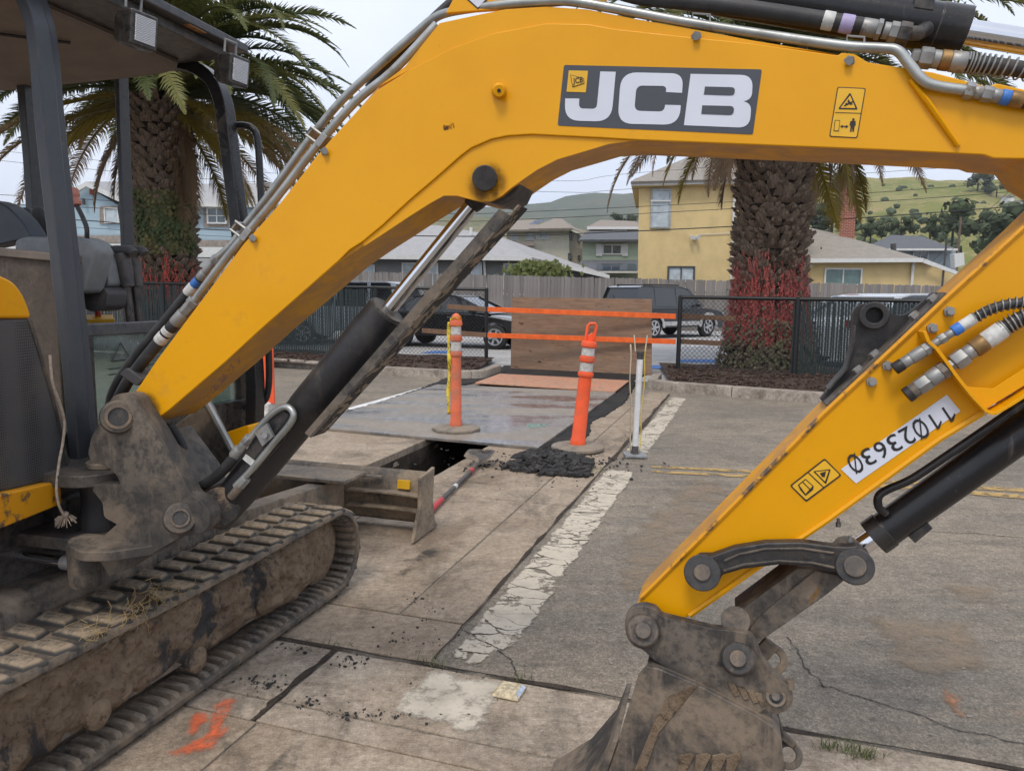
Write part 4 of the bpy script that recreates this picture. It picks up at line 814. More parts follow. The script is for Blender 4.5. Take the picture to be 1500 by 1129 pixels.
# main-frame lugs that hold the swing post
cL = hit(150, 700, E2 * (D0 + .1), E2)
for z, w0 in ((cL.z - .0, .3), (cL.z - .2, .32)):
    c = V((cL.x, cL.y, z)); mb = MB(); q = [c - E1 * w0 - E2 * .14, c - E2 * .14 + E1 * -.02] + [c + E1 * (.11 * sin(a) - .0) - E2 * (.14 * cos(a)) for a in [pi * i / 10 for i in range(1, 10)]] + [c + E2 * .14 - E1 * .02, c - E1 * w0 + E2 * .14]
    mb.prism(q, Z3 * .04); mb.build('frame_lug', M_blkd, EX, bevel=.006)
c = V((cL.x, cL.y, cL.z)); MB().cyl(c + Z3 * .04 + E1 * .02, c + Z3 * .06 + E1 * .02, .06, n=24).build('king_pin_cap', M_muddy, EX, bevel=.005); MB().lathe(c - Z3 * .2, c + Z3 * .01, [(0, .11), (.15, .075), (.7, .065), (1, .075)], 24).build('king_pin', M_blk, EX)
MB().box(c - E1 * .42 + Z3 * -.1, (.4, .8, .45), Matrix.Rotation(-radians(16), 3, 'Z')).build('front_frame', M_blk, EX, bevel=.01)
# ---- cab
CS = -2.14
def C(px, py, s=CS): return hit(px, py, E1 * s, E1)            # on the plane of the cab's front
def Dp(px, py, d): return hit(px, py, E2 * d, E2)              # on planes running along the machine
def W(s, d, z): return E1 * s + E2 * d + Z3 * z
R16 = Matrix.Rotation(-radians(16), 3, 'Z')
def ebox(mb, s0, s1, d0, d1, z0, z1):
    return mb.box(W((s0 + s1) / 2, (d0 + d1) / 2, (z0 + z1) / 2), (abs(s1 - s0), abs(d1 - d0), abs(z1 - z0)), R16)
def beam(pts, w1, w2):
    rings = []
    for i, p in enumerate(pts):
        d = (pts[min(i + 1, len(pts) - 1)] - pts[max(i - 1, 0)]).normalized(); n = d.cross(E2).normalized()
        k = w1[i] if isinstance(w1, list) else w1
        rings.append([p + n * k + E2 * w2, p - n * k + E2 * w2, p - n * k - E2 * w2, p + n * k - E2 * w2])
    return MB().loft(rings)
DN, DF = 1.96, 2.9
pts = [(22, -40), (36, -12), (49, 22), (56, 50), (61, 90), (66, 150), (74, 230), (83, 310), (92, 390), (101, 470), (110, 560), (121, 700)]
beam(spline([Dp(x, y, DN) for x, y in pts], 3), .021, .03).build('cab_post', M_pil, EX, smooth=25, bevel=.006)
beam(spline([Dp(x + 13, y - 4, DN + .045) for x, y in pts], 3), .013, .026).build('cab_post', M_pil, EX, smooth=25, bevel=.005)
beam(spline([Dp(x, y, DF) for x, y in [(225, 93), (262, 93), (292, 102), (314, 120), (327, 150), (333, 190), (343, 270), (355, 360), (366, 470), (374, 560), (372, 650)]], 3), .028, .035).build('cab_post', M_clean, EX, smooth=25, bevel=.006)
beam([Dp(176, 60, DF), Dp(183, 260, DF), Dp(192, 520, DF)], .012, .03).build('cab_post', M_pil, EX, bevel=.004)
beam([Dp(40, 120, DF - .1), Dp(50, 240, DF - .1), Dp(60, 420, DF - .1)], .022, .04).build('cab_post', M_pil, EX, bevel=.004)
MB().tube(spline([Dp(344, 184, DF + .05), Dp(358, 184, DF + .05), Dp(370, 189, DF + .05), Dp(377, 205, DF + .05), Dp(381, 260, DF + .05), Dp(388, 420, DF + .05), Dp(394, 530, DF + .05), Dp(392, 575, DF + .05), Dp(383, 591, DF + .05), Dp(368, 598, DF + .05)], 5), .0155, 12).build('handrail', M_clean, EX)
MB().tube(spline([Dp(184, 380, DF), Dp(180, 330, DF), Dp(176, 306, DF), Dp(180, 300, DF), Dp(186, 312, DF)], 4), .012, 8).build('handrail', M_clean, EX)
# roof, headliner, labels under the overhang
rf = ebox(MB(), -3.7, -2.05, 1.5, 2.93, 2.44, 2.475).build('roof', M_pil, EX, bevel=.006)
ebox(MB(), -3.7, -2.1, 1.55, 2.86, 2.40, 2.439).build('roof_frame', M_blk, rf, bevel=.004)
hl = rp([(-3.7, 2.42), (-2.38, 2.42), (-2.32, 2.41, .03), (-2.33, 2.365, .03), (-2.42, 2.345, .05), (-3.7, 2.33)], 5)
MB().prism([W(s, 1.7, z) for s, z in hl], E2 * 1.12).build('headliner', M_beige, EX, smooth=50, bevel=.02)
MB().prism([W(s, 1.6, z) for s, z in rp([(-3.7, 2.35), (-2.95, 2.34, .05), (-2.85, 2.22, .08), (-2.95, 2.12, .06), (-3.7, 2.1)])], E2 * .6).build('headliner', M_beige, EX, smooth=50, bevel=.03)
c = W(-2.95, 2.05, 2.24); MB().lathe(c + E2 * .06, c - E2 * .06, [(0, .09), (.7, .085), (1, .07)], 26).build('speaker', M_beige, EX, bevel=.01)
def under(d0, d1, s0, s1, mat, name): ebox(MB(), s0, s1, d0, d1, 2.4365, 2.4395).build(name, mat, rf)
M_sticker = simple('amber_sticker', (.36, .17, .05), .6, 0, .3, 40); M_sticker2 = simple('pale_sticker', (.4, .37, .33), .6, 0, .3, 60)
for d in (2.05, 2.16, 2.56): under(d, d + .1, -2.085, -2.055, M_sticker, 'roof_sticker')
MB().tube([W(-2.6, 2.2, 2.332), W(-2.5, 2.3, 2.334), W(-2.43, 2.36, 2.336)], .006, 6).build('grab_strap', M_ink, EX)
for d, i in ((2.06, 0), (2.74, 1)):
    c = C(197, 45, -2.0) if i == 0 else C(338, 104, -2.0)
    t_ = Matrix.Rotation(-radians(16 + 8), 3, 'Z') @ Matrix.Rotation(radians(8), 3, 'Y')
    ux, uy, uz = t_ @ V((1, 0, 0)), t_ @ V((0, 1, 0)), t_ @ V((0, 0, 1))
    mb = MB(); s0 = [(-.054, -.058), (.054, -.058), (.054, .058), (-.054, .058)]
    mb.loft([[c + ux * x + uy * a * k + uz * b_ * k for a, b_ in s0] for x, k in ((-.06, .62), (-.02, .95), (.03, 1), (.05, 1))])
    wl = mb.build('work_light', M_clean, EX, bevel=.008)
    t = NT('lamp_lens'); wv = t.n('ShaderNodeTexWave', bands_direction='Z'); t.l(t.obj, wv.inputs[0]); wv.inputs['Scale'].default_value = 60; wv.inputs['Distortion'].default_value = 3
    t.bump(wv.outputs['Fac'], .5, .004); M_lens = t.done(t.mix(wv.outputs['Fac'], (.33, .33, .34), (.62, .63, .66)), .18, .35)
    MB().box(c + ux * .0525, (.006, .080, .086), t_).build('lens', M_lens, wl, bevel=.002)
    MB().tube([c + uz * .066 + uy * -.03 + ux * -.01, c + uz * .115 + uy * -.03 + ux * -.01, c + uz * .115 + uy * .03 + ux * -.01, c + uz * .066 + uy * .03 + ux * -.01], .005, 6).build('lamp_bracket', M_zinc2, wl)
# front lower window
wf = ebox(MB(), CS - .03, CS + .01, 2.04, 2.09, .9, 1.28).build('windscreen_frame', M_clean, EX, bevel=.004)
ebox(MB(), CS - .03, CS + .01, 2.90, 2.97, .78, 1.28).build('frame_bar', M_clean, wf, bevel=.004); ebox(MB(), CS - .032, CS + .012, 2.04, 2.95, 1.245, 1.29).build('frame_bar', M_pil, wf, bevel=.006)
ebox(MB(), CS - .032, CS + .012, 2.04, 2.97, .76, .915).build('frame_bar', M_clean, wf, bevel=.005)
t = NT('dusty_glass'); f = t.ramp(t.noise(7, 8, .7), .35, .75); sp = t.ramp(t.noise(60, 3, .6), .7, .74)
gl = t.n('ShaderNodeBsdfGlossy'); gl.inputs['Roughness'].default_value = .08; gl.inputs['Color'].default_value = (.8, .9, .9, 1); trn = t.n('ShaderNodeBsdfTransparent'); trn.inputs['Color'].default_value = (.55, .68, .66, 1)
mx = t.n('ShaderNodeMixShader'); mx.inputs[0].default_value = .22; t.l(trn.outputs[0], mx.inputs[1]); t.l(gl.outputs[0], mx.inputs[2]); mx2 = t.n('ShaderNodeMixShader')
t.l(t.math('ADD', t.math('MULTIPLY', f, .35), t.math('MULTIPLY', sp, .4)), mx2.inputs[0]); t.done((.42, .44, .42), .8); t.l(mx.outputs[0], mx2.inputs[1]); t.l(t.p.outputs[0], mx2.inputs[2]); t.l(mx2.outputs[0], t.out.inputs[0]); M_dglass = t.m
pane = ebox(MB(), CS - .012, CS - .006, 2.09, 2.9, .915, 1.245).build('pane', M_dglass, wf)
for y in (2.22, 2.33):
    tri = [W(CS + .0, y - .045, 1.15), W(CS + .0, y + .045, 1.15), W(CS + .0, y, 1.215)]
    MB().tube(tri + [tri[0]], .003, 4).build('etched_triangle', M_ink, wf)
for z in (1.12, 1.1): ebox(MB(), CS - .001, CS + .001, 2.16, 2.5, z, z + .004).build('etched_line', M_ink, wf)
ebox(MB(), -3.3, CS - .05, 2.05, 2.9, .72, .76).build('cab_floor', M_plast, EX)
BPd = lambda name, px, d, th, mat, parent=EX, bevel=.006, **k: BP(name, px, d, th, mat, parent, bevel, f=Dp, **k)
# console wall and seat
BPd('side_console', rp([(-30, 371), (-30, 700), (100, 700), (94, 640), (86, 500), (80, 384, 4), (60, 376)]), 2.12, .12, m_black('brown_console', (.075, .055, .042), (.16, .12, .09), .5, .7))
BPd('console_trim', [(-30, 361), (77, 371), (79, 383), (-30, 373)], 2.10, .14, simple('tan_trim', (.2, .16, .13), .8))
st = BPd('seat', rp([(122, 452, 8), (120, 425, 5), (150, 420, 8), (157, 428, 6), (155, 452, 8), (135, 457, 6)]), 2.3, .1, M_plast, bevel=.02)
BPd('seat_back', rp([(108, 345, 6), (128, 350, 14), (146, 362, 14), (157, 388, 14), (159, 420, 8), (118, 425, 8)]), 2.34, .09, M_seat, st, .02)
BPd('armrest', rp([(20, 350, 10), (36, 346, 6), (124, 349, 14), (142, 364, 10), (137, 385), (124, 430, 8), (100, 430), (20, 380)]), 2.22, .09, M_seat, st, .015)
BPd('console_pod', rp([(-20, 290, 10), (8, 300, 14), (30, 322, 10), (46, 348, 6), (-20, 362)]), 2.26, .08, simple('blue_black_plastic', (.035, .042, .055), .5), EX, .02)
BPd('console_pod', rp([(24, 318, 6), (24, 304, 5), (38, 303, 6), (44, 316, 5), (46, 345), (30, 345)]), 2.44, .06, M_plast, EX, .012); BPd('console_pod', rp([(44, 318, 6), (44, 303, 6), (58, 303, 8), (66, 318, 6), (76, 344), (62, 347), (52, 326, 4)]), 2.4, .06, M_plast, EX, .012)
jl = MB().tube(spline([Dp(127, 352, 2.36), Dp(127, 335, 2.36), Dp(121, 318, 2.36), Dp(111, 298, 2.36)], 5), .009, 10).build('joystick', M_clean, EX)
a, b = Dp(112, 301, 2.36), Dp(104, 276, 2.36)
t = NT('worn_pink_knob'); t.done(t.mix(t.ramp(t.sep()[2], 1.68, 1.71), (.48, .27, .2), (.5, .2, .15)), .6); MB().lathe(a, b, [(0, .018), (.15, .022), (.4, .016), (.55, .024), (.9, .024), (1, .015)], 18).build('knob', t.m, jl, bevel=.002)
for dx, d in ((0, 2.42), (17, 2.5)):
    lv = MB().tube([Dp(204 + dx * .6, 560, d), Dp(181 + dx * .8, 400, d), Dp(179 + dx * .8, 385, d)], .017, 12).build('travel_lever', M_clean, EX)
    MB().lathe(Dp(188 + dx * .8, 420, d), Dp(178 + dx * .8, 372, d), [(0, .022), (.5, .03), (1, .03)], 14).build('grip', M_plast, lv); MB().tube(spline([Dp(160 + dx * 1.3, 370, d), Dp(168 + dx * 1.2, 367, d), Dp(190 + dx, 368, d), Dp(196 + dx * .9, 372, d)], 4), .02, 12).build('grip', M_plast, lv)
MB().box(Dp(146, 470, 2.4), (.05, .1, .035), Matrix.Rotation(-.9, 3, 'Z') @ Matrix.Rotation(.4, 3, 'Y')).build('yellow_latch', M_dyel, EX, bevel=.004); MB().cyl(Dp(142, 452, 2.4), Dp(144, 462, 2.4), .012, n=10).build('red_button', simple('red_plastic', (.5, .05, .03), .5), EX)
ebox(MB(), -3.6, -3.2, 2.0, 2.9, .75, 1.2).build('rear_cover', M_blk, EX, bevel=.03)
# engine / tank cover on the near side: curved mesh panel, yellow hood and skirt
h_ = radians(3.2); K2 = V((sin(h_), cos(h_), 0)); K1 = V((cos(h_), -sin(h_), 0)); KP = V((-1.433, 2.3, .733))
def K(px, py, off=0): return hit(px, py, KP - K1 * off, K1)
def KPz(name, px, off, th, mat, parent=EX, bevel=.006, **k): return BP(name, px, off, th, mat, parent, bevel, f=K, n=-K1, **k)
ec = KPz('engine_cover', [(-60, 467), (47, 466), (60, 510), (80, 580), (94, 640), (102, 678), (101, 690), (88, 701), (0, 722), (-60, 735)], .0, .3, M_mesh, bevel=.01)
KPz('cover_edge', [(47, 466), (60, 510), (80, 580), (94, 640), (102, 678), (100, 681), (91, 642), (76, 582), (55, 510), (42, 468)], -.004, .02, M_blkd, ec, .002)
KPz('engine_hood', rp([(-60, 402), (0, 402), (22, 412, 12), (36, 432, 8), (44, 452, 6), (48, 467), (-60, 467)]), -.006, .4, M_yel, bevel=.012)
KPz('skirt', rp([(-60, 738), (80, 706, 4), (90, 712, 6), (92, 738, 4), (-60, 800)]), -.03, .25, M_yelc, bevel=.008)
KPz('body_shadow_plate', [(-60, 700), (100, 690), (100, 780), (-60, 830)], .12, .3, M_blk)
plate = mb = MB(); ebox(mb, -2.35, -2.28, 1.72, 1.9, .63, .69); pl = mb.build('badge_plate', M_plast, EX, bevel=.008)
pp = BPd('badge_block', rp([(43, 786, 3), (43, 777, 3), (85, 781, 3), (88, 788, 3), (88, 808, 3), (46, 806, 3)]), 1.86, .06, M_plast, EX, .002)
def text_d(s, p, h, w, d, mat, parent): 
    n0 = len(bpy.data.objects); o = text('letters', s, p, h, radians(-4), mat, parent, d - D0, w); return o
text_d('JCB', (52, 786), .014, .034, 1.857, M_letter, pp)
BPd('floor_corner', rp([(328, 634, 3), (364, 622, 4), (365, 645, 3), (341, 662, 3)]), 2.75, .1, M_yel)
BPd('mud_flap', [(232, 640), (302, 588), (308, 592), (343, 662), (300, 720), (245, 735)], 2.16, .02, M_blkd); MB().tube([Dp(303, 590, 2.15), Dp(343, 664, 2.15)], .012, 8).build('flap_rod', M_zinc, EX)
for k in range(3): hose([B(232 + k * 8, 622, .1), B(252 + k * 7, 650, .12), B(262 + k * 6, 690, .13), B(250 + k * 5, 720, .16)], .014)
ebox(MB(), -3.4, -2.1, 1.9, 2.9, .6, .72).build('turntable_frame', M_blk, EX, bevel=.02)
# ---- undercarriage: two tracks, frame and blade
TA = -1.77
zc, RR, bF, bR = .215, .193, 2.89, 1.0
def path(n_arc=14):
    P = []
    for i in range(25): P.append((bR + (bF - bR) * i / 24, zc + RR - .012 * sin(pi * i / 24) ** 2, 0))
    for i in range(1, n_arc): a = pi / 2 - pi * i / n_arc; P.append((bF + RR * cos(a), zc + RR * sin(a)))
    for i in range(25): P.append((bF + (bR - bF) * i / 24, zc - RR))
    for i in range(1, n_arc): a = -pi / 2 - pi * i / n_arc; P.append((bR + RR * cos(a), zc + RR * sin(a)))
    return [V((p[0], p[1])) for p in P]
PT = path(); NP = len(PT)
cum = [0]
for i in range(NP): cum.append(cum[-1] + (PT[(i + 1) % NP] - PT[i]).length)
def on(s):
    s %= cum[-1]
    for i in range(NP):
        if s <= cum[i + 1]:
            a, b = PT[i], PT[(i + 1) % NP]; f_ = (s - cum[i]) / (cum[i + 1] - cum[i]); d = (b - a).normalized(); return a.lerp(b, f_), d, V((-d.y, d.x))
def pathn(i):
    d = (PT[(i + 1) % NP] - PT[i - 1]).normalized(); return V((-d.y, d.x))
def belt(a_out, dirn):
    rings = []
    for i in range(NP):
        nn = pathn(i); r = []
        for da, dn in ((0, .004), (.006, -.004), (.02, 0), (.28, 0), (.294, -.004), (.30, .004), (.30, .02), (.29, .027), (.01, .027), (0, .02)):
            q = PT[i] + nn * (-(dn - .0)) ; r.append(AB(a_out - da * dirn, q.x, q.y))
        rings.append(r)
    rings.append(rings[0]); mb = MB()
    R = [[mb.b.verts.new(p) for p in r] for r in rings[:-1]]; R.append(R[0])
    for u, v in zip(R, R[1:]):
        for i in range(10): mb._f([u[i], u[(i + 1) % 10], v[(i + 1) % 10], v[i]])
    return mb.build('track', M_rub, EX, smooth=50)
# path direction runs forward along the top, so the left normal points outward (up) there
tk = belt(TA, 1); tk2 = belt(TA - 1.25, 1)
def lug_mesh(w, l, h, sh):
    mb = MB(); q = lambda k, z: [V((x * w * k + sh * y, y * l * k, z)) for x, y in ((-.5, -.5), (.5, -.5), (.5, .5), (-.5, .5))]
    mb.loft([q(1, -.004), q(.98, h * .3), q(.74, h * .92), q(.66, h)]); return mb
NL = 52; pitch = cum[-1] / NL; l0 = l1 = None
for k in range(NL):
    for side_, (a, w, ph) in enumerate(((TA - .072, .135, 0), (TA - .222, .135, .5))):
        p, d, nn = on((k + ph) * pitch)
        if l0 is None or (side_ and l1 is None):
            lo = lug_mesh(w, .060, .018, .018 if side_ == 0 else -.018).build('tread_lug', M_lug, tk, local=True, smooth=30, bevel=.004)
            if side_ == 0: l0 = lo
            else: l1 = lo
            o = lo
        else: o = inst(l0 if side_ == 0 else l1, tk)
        X = -T1; Y = T2 * d.x + Z3 * d.y; N = T2 * nn.x + Z3 * nn.y
        M = Matrix((X, Y, X.cross(Y))).transposed().to_4x4(); M.translation = AB(a, p.x, p.y) - org(EX)
        if X.cross(Y).dot(N) < 0: M = Matrix((-X, Y, (-X).cross(Y))).transposed().to_4x4(); M.translation = AB(a, p.x, p.y) - org(EX)
        o.matrix_local = M
mb = MB()
for k in range(NL * 2):
    p, d, nn = on(k * pitch / 2); q = p - nn * .027; Y = T2 * d.x + Z3 * d.y; N = -(T2 * nn.x + Z3 * nn.y); c = AB(TA - .012, q.x, q.y)
    rr = []
    for da, hh in ((0, .002), (.012, .014), (.05, .018), (.1, .018), (.13, .002)):
        cc = c - T1 * da; rr.append([cc - Y * .016 - N * .004, cc - Y * .01 + N * hh, cc + Y * .01 + N * hh, cc + Y * .016 - N * .004])
    mb.loft(rr)
mb.build('drive_rib', M_rub, tk, smooth=40, kind='stuff')
# muddy side frame of the near track
mb = MB(); nb, nz_ = 240, 40
prof = [(.7, .12, .375), (2.3, .115, .375), (2.5, .11, .375), (2.6, .105, .37), (2.68, .125, .355), (2.735, .17, .325), (2.755, .215, .28)]
def pz(b):
    for (b0, l0_, u0), (b1, l1_, u1) in zip(prof, prof[1:]):
        if b <= b1: f_ = (b - b0) / (b1 - b0); return l0_ + (l1_ - l0_) * f_, u0 + (u1 - u0) * f_
    return prof[-1][1:]
g = {}
for i in range(nb + 1):
    b = .7 + 2.05 * i / nb; zl, zu = pz(b)
    for j in range(nz_ + 1):
        z = zl + (zu - zl) * j / nz_; e = min(j, nz_ - j, (nb - i) * .4) / 6
        d = noise.noise(V((b * 5, z * 9, 1))) * .026 + noise.noise(V((b * 17, z * 22, 4))) * .018 + abs(noise.noise(V((b * 38, z * 45, 7)))) * .014 + (.012 if b > 2.34 else 0) - (.012 if abs(b - 2.34) < .012 else 0)
        d -= max(0, 1 - e) * .03; g[i, j] = mb.b.verts.new(AB(TA - .035 + d, b, z))
for i in range(nb):
    for j in range(nz_): mb._f([g[i, j], g[i + 1, j], g[i + 1, j + 1], g[i, j + 1]])
mb.build('track_frame', M_mud, EX, smooth=60)
mb = MB(); mb.prism([AB(TA - .06, b, z) for b, z in [(.7, .125)] + [(p[0], p[1] + .005) for p in prof[1:]] + [(p[0], p[2] - .005) for p in prof[::-1]]], -T1 * .2); mb.build('frame_core', M_blkd, EX)
for px, py in ((145, 1046), (290, 966), (387, 882)):
    c = hit(px, py, T1 * (TA - .03), T1); mb = MB(); mb.lathe(c + T1 * .012, c - T1 * .2, [(0, .028), (.05, .045), (1, .05)], 18); mb.build('track_roller', M_mud, EX, smooth=40)
c = hit(213, 882, T1 * (TA - .02), T1); MB().ring(c + T1 * .012, c - T1 * .03, .032, .022, 22).build('jacking_eye', M_mud, EX)
MB().lathe(AB(TA - .08, bF - .01, zc), AB(TA - .22, bF - .01, zc), [(0, .10), (.2, .155), (.8, .155), (1, .1)], 30).build('idler_wheel', M_mud, EX)
mb = MB()
for _ in range(110):
    px, py = random.choice(((225, 868), (195, 898), (255, 880), (140, 920))); c = hit(px + random.gauss(0, 14), py + random.gauss(0, 9), T1 * (TA - .008), T1)
    a = random.uniform(0, 6.3); L_ = random.uniform(.02, .06); d = (T2 * cos(a) + Z3 * sin(a)) * L_; mb.tube([c, c + d * .5 + T1 * .012, c + d + Z3 * -.01], .0009, 3)
mb.build('straw', simple('straw', (.35, .25, .11), .8), EX, kind='stuff')
mb = MB(); mb.box(AB(TA - .775, 2.0, .33), (.95, .9, .32), Matrix.Rotation(-radians(18), 3, 'Z')); mb.build('carbody', M_muddy, EX, bevel=.03)
mb = MB(); mb.lathe(AB(TA - .775, 2.0, .45), AB(TA - .775, 2.0, .62), [(0, .36), (1, .36)], 40); mb.build('slew_ring', M_blkd, EX)
# blade: curved plate, two ribs, end plates, push arms
BB = 3.86
def bl(a, b, z): return AB(a, b, z)
a0, a1 = -1.765, -3.32
prof_b = [(BB + .10, .03), (BB + .045, .06), (BB + .02, .12), (BB + .012, .2), (BB + .02, .28), (BB + .045, .335), (BB + .075, .36), (BB + .09, .352), (BB + .06, .325), (BB + .037, .275), (BB + .03, .2), (BB + .037, .12), (BB + .06, .07), (BB + .11, .04)]
bld = MB().prism([bl(a0 - .03, b, z) for b, z in prof_b], -T1 * (a0 - a1 - .06)).build('dozer_blade', M_tan2, EX, bevel=.004)
for a in (a0, a1 + .02): MB().prism([bl(a, b, z) for b, z in [(BB - .20, .012), (BB + .14, .012), (BB + .1, .06), (BB + .075, .2), (BB + .10, .385), (BB + .02, .372), (BB - .09, .365), (BB - .10, .2), (BB - .16, .08)]], -T1 * .022).build('end_plate', M_tan2, bld, bevel=.004)
for z, w_, s0, s1 in ((.225, .05, -.03, -.52), (.135, .05, -.03, -.52)):
    mb = MB(); n = 12; R = []
    for i in range(n + 1):
        a = a0 + s0 + (s1 - s0) * i / n; zz = z + .008 * sin(pi * i / n); R.append([bl(a, BB + .03, zz), bl(a, BB - w_, zz), bl(a, BB - w_, zz + .012), bl(a, BB + .03, zz + .012)])
    mb.loft(R).build('blade_rib', M_tan2, bld, bevel=.002)
mb = MB(); mb.prism([bl(a0 - .3, BB + .02, .315), bl(a0 - .55, BB - .02, .315), bl(a0 - .56, BB - .02, .327), bl(a0 - .3, BB + .02, .327)], -T2 * .03); mb.build('blade_rib', M_tan2, bld)
for a in (-2.30, -2.95):
    mb = MB(); mb.prism([bl(a, 2.6, .2), bl(a, BB - .03, .12), bl(a, BB - .03, .30), bl(a, 2.9, .36), bl(a, 2.6, .36)], -T1 * .11); mb.build('push_arm', M_tan2, bld, bevel=.01)
mb = MB(); mb.box(bl(-2.49, BB - .14, .34), (.66, .26, .02), Matrix.Rotation(-radians(18), 3, 'Z')); mb.build('blade_top_plate', M_tan2, bld, bevel=.004)
MB().prism([bl(a0 - .12, BB + .013, z) + T2 * .0 for z in (.26,)] + [bl(a0 - .12, BB + .020, .31), bl(a0 - .20, BB + .020, .31), bl(a0 - .20, BB + .013, .26)], -T2 * .012).build('blade_sticker', M_dyel, bld)
# rope hanging from the cab
rope = [K(x, y, -.05) for x, y in [(73, 520), (77, 560), (88, 592), (94.5, 618), (92, 648), (87, 675), (83, 709), (84, 728), (88, 744), (96, 756)]]
rp_ = MB().tube(spline(rope, 6), .0042, 8).build('rope', simple('cotton_rope', (.42, .34, .27), .9, 0, .2, 80, .3), smooth=60, label='frayed white cotton rope dangling over the dark engine cover of the excavator', cat='rope')
mb = MB(); c = rope[-1]
for _ in range(70):
    a = random.uniform(0, 6.3); d = E1 * cos(a) * .03 + E2 * sin(a) * .03 - Z3 * random.uniform(.005, .03); mb.tube([c, c + d * .6 + Z3 * .006, c + d], .0011, 3)
mb.ball(c + Z3 * .006, .011, 2); mb.build('frayed_end', rp_.data.materials[0], rp_)
# ------------------------------------------------------------------ steel plates, plywood, rails, posts
t = NT('steel_plate'); n1 = t.ramp(t.noise(.9, 6, .6, t.vec((.6, 2.2, 1), (0, 0, -.3)), .6), .36, .58); n2 = t.ramp(t.noise(4, 8, .72, t.vec((3, .8, 1), (0, 0, .3))), .42, .66); n3 = t.ramp(t.noise(26, 6, .7), .5, .72)
k = t.mix(n1, (.10, .104, .11), (.26, .215, .17)); k = t.mix(t.math('MULTIPLY', n2, .5), k, (.30, .28, .26)); k = t.mix(t.math('MULTIPLY', n3, .4), k, (.12, .085, .06))
t.bump(t.noise(40, 6, .7), .15, .004); M_plate = t.done(k, t.ramp(n1, 0, 1, .14, .6), .1)
t = NT('orange_plate'); n1 = t.ramp(t.noise(5, 8, .75, t.vec((1.4, 5, 1), (0, 0, .6)), .5), .36, .5); n2 = t.ramp(t.noise(14, 7, .75), .5, .62); M_oplate = t.done(t.mix(t.math('MULTIPLY', n2, .7), t.mix(n1, (.66, .16, .06), (.44, .25, .16)), (.2, .13, .09)), .7)
t = NT('weathered_plywood'); gr_ = t.noise(3, 9, .7, t.vec((1.2, 1, 14)), .8); bl_ = t.ramp(t.noise(2.6, 6, .65, t.vec((1, 1, 1.6))), .42, .66); kn = t.ramp(t.noise(5, 3, .6, t.vec((1, 1, 2.2))), .66, .72)
k = t.mix(t.ramp(gr_, .3, .7), (.15, .085, .052), (.28, .175, .11)); k = t.mix(t.math('MULTIPLY', bl_, .6), k, (.2, .14, .10)); k = t.mix(kn, k, (.055, .03, .02)); t.bump(gr_, .2, .004); M_ply = t.done(k, .8)
def m_wood(name, c1, c2, sx=14):
    t = NT(name); gr_ = t.noise(4, 8, .7, t.vec((sx, sx, .6)), .4); r = t.rnd(); k = t.mix(t.ramp(gr_, .3, .7), c1, c2); k = t.mix(t.math('MULTIPLY', r, .5), k, tuple(x * .55 for x in c1)); t.bump(gr_, .3, .004); return t.done(k, .85)
M_orail = simple('orange_painted_wood', (.78, .125, .015), .55, 0, .15, 9); M_rail = m_wood('raw_lumber', (.19, .105, .06), (.27, .16, .10), 3)
def plate(name, px, z, th, mat, label):
    P = [G(x, y, z) for x, y in px]; c = sum(P, V()) / 4; r = thing(name, V((c.x, c.y, 0)), label, 'steel plate')
    MB().prism([V((p.x, p.y, z)) for p in P], (0, 0, -th)).build('plate', mat, r, bevel=.004); return r
P1 = [G(484, 627), G(789, 655), G(902, 574), G(655, 560)]
r1 = plate('road_plate', [(440, 623), (789, 655), (902, 574), (640, 563)], .03, .028, M_plate, 'large bluish grey steel road plate laid over the trench')
for x, y in ((720, 632), (745, 634), (690, 626)): pass
M_mint = m_paint('mint_chalk', (.25, .5, .4), .52, 30)
coat([G(772, 621, .0305), G(800, 620, .0305), G(800, 625, .0305), G(772, 627, .0305)], M_mint, 'chalk_mark', .0315, None).parent = None
ch = bpy.data.objects['chalk_mark']; ch.parent = r1; ch.location = -V(r1.location)
r2 = plate('road_plate', [(696, 560), (901, 573), (922, 557), (732, 547)], .045, .02, M_oplate, 'orange sprayed steel plate lying at the foot of the plywood sheet')
def mound(name, px, mat, h, label=None, **k):        # low irregular apron of material
    P = [G(x, y) for x, y in px]; c = sum(P, V()) / len(P); mb = MB(); Q = []
    for i, p in enumerate(P):
        s = P[(i + 1) % len(P)]; n = max(1, int((s - p).length / .06))
        for j in range(n): q = p.lerp(s, j / n); q += V((random.uniform(-.02, .02), random.uniform(-.02, .02), 0)); Q.append(q)
    a = [mb.b.verts.new(V((q.x, q.y, -.01))) for q in Q]; b = [mb.b.verts.new(V((q.x, q.y, 0)).lerp(V((c.x, c.y, 0)), .05) + Z3 * h * random.uniform(.6, 1.2)) for q in Q]; n = len(Q)
    for i in range(n): mb._f([a[i], a[(i + 1) % n], b[(i + 1) % n], b[i]])
    mb._f(b); return mb.build(name, mat, smooth=50, **k)
mound('asphalt_patch', [(744, 672), (789, 655), (850, 612), (901, 575), (924, 557), (935, 558), (915, 590), (890, 608), (868, 618), (862, 640), (840, 652), (800, 668), (770, 680)], M_patch, .012, kind='structure')
mound('asphalt_patch', [(455, 618), (560, 588), (625, 566), (650, 555), (690, 543), (745, 536), (745, 546), (700, 560), (645, 572), (560, 600), (480, 632)], M_patch, .012, kind='structure')
mound('asphalt_patch', [(735, 535), (960, 546), (925, 560), (915, 566), (735, 549)], M_patch, .012, kind='structure')
coat([G(510, 598), G(600, 573), G(642, 561), G(640, 564), (G(600, 577)), G(512, 602)], M_whitew, 'white_line', .002, road)
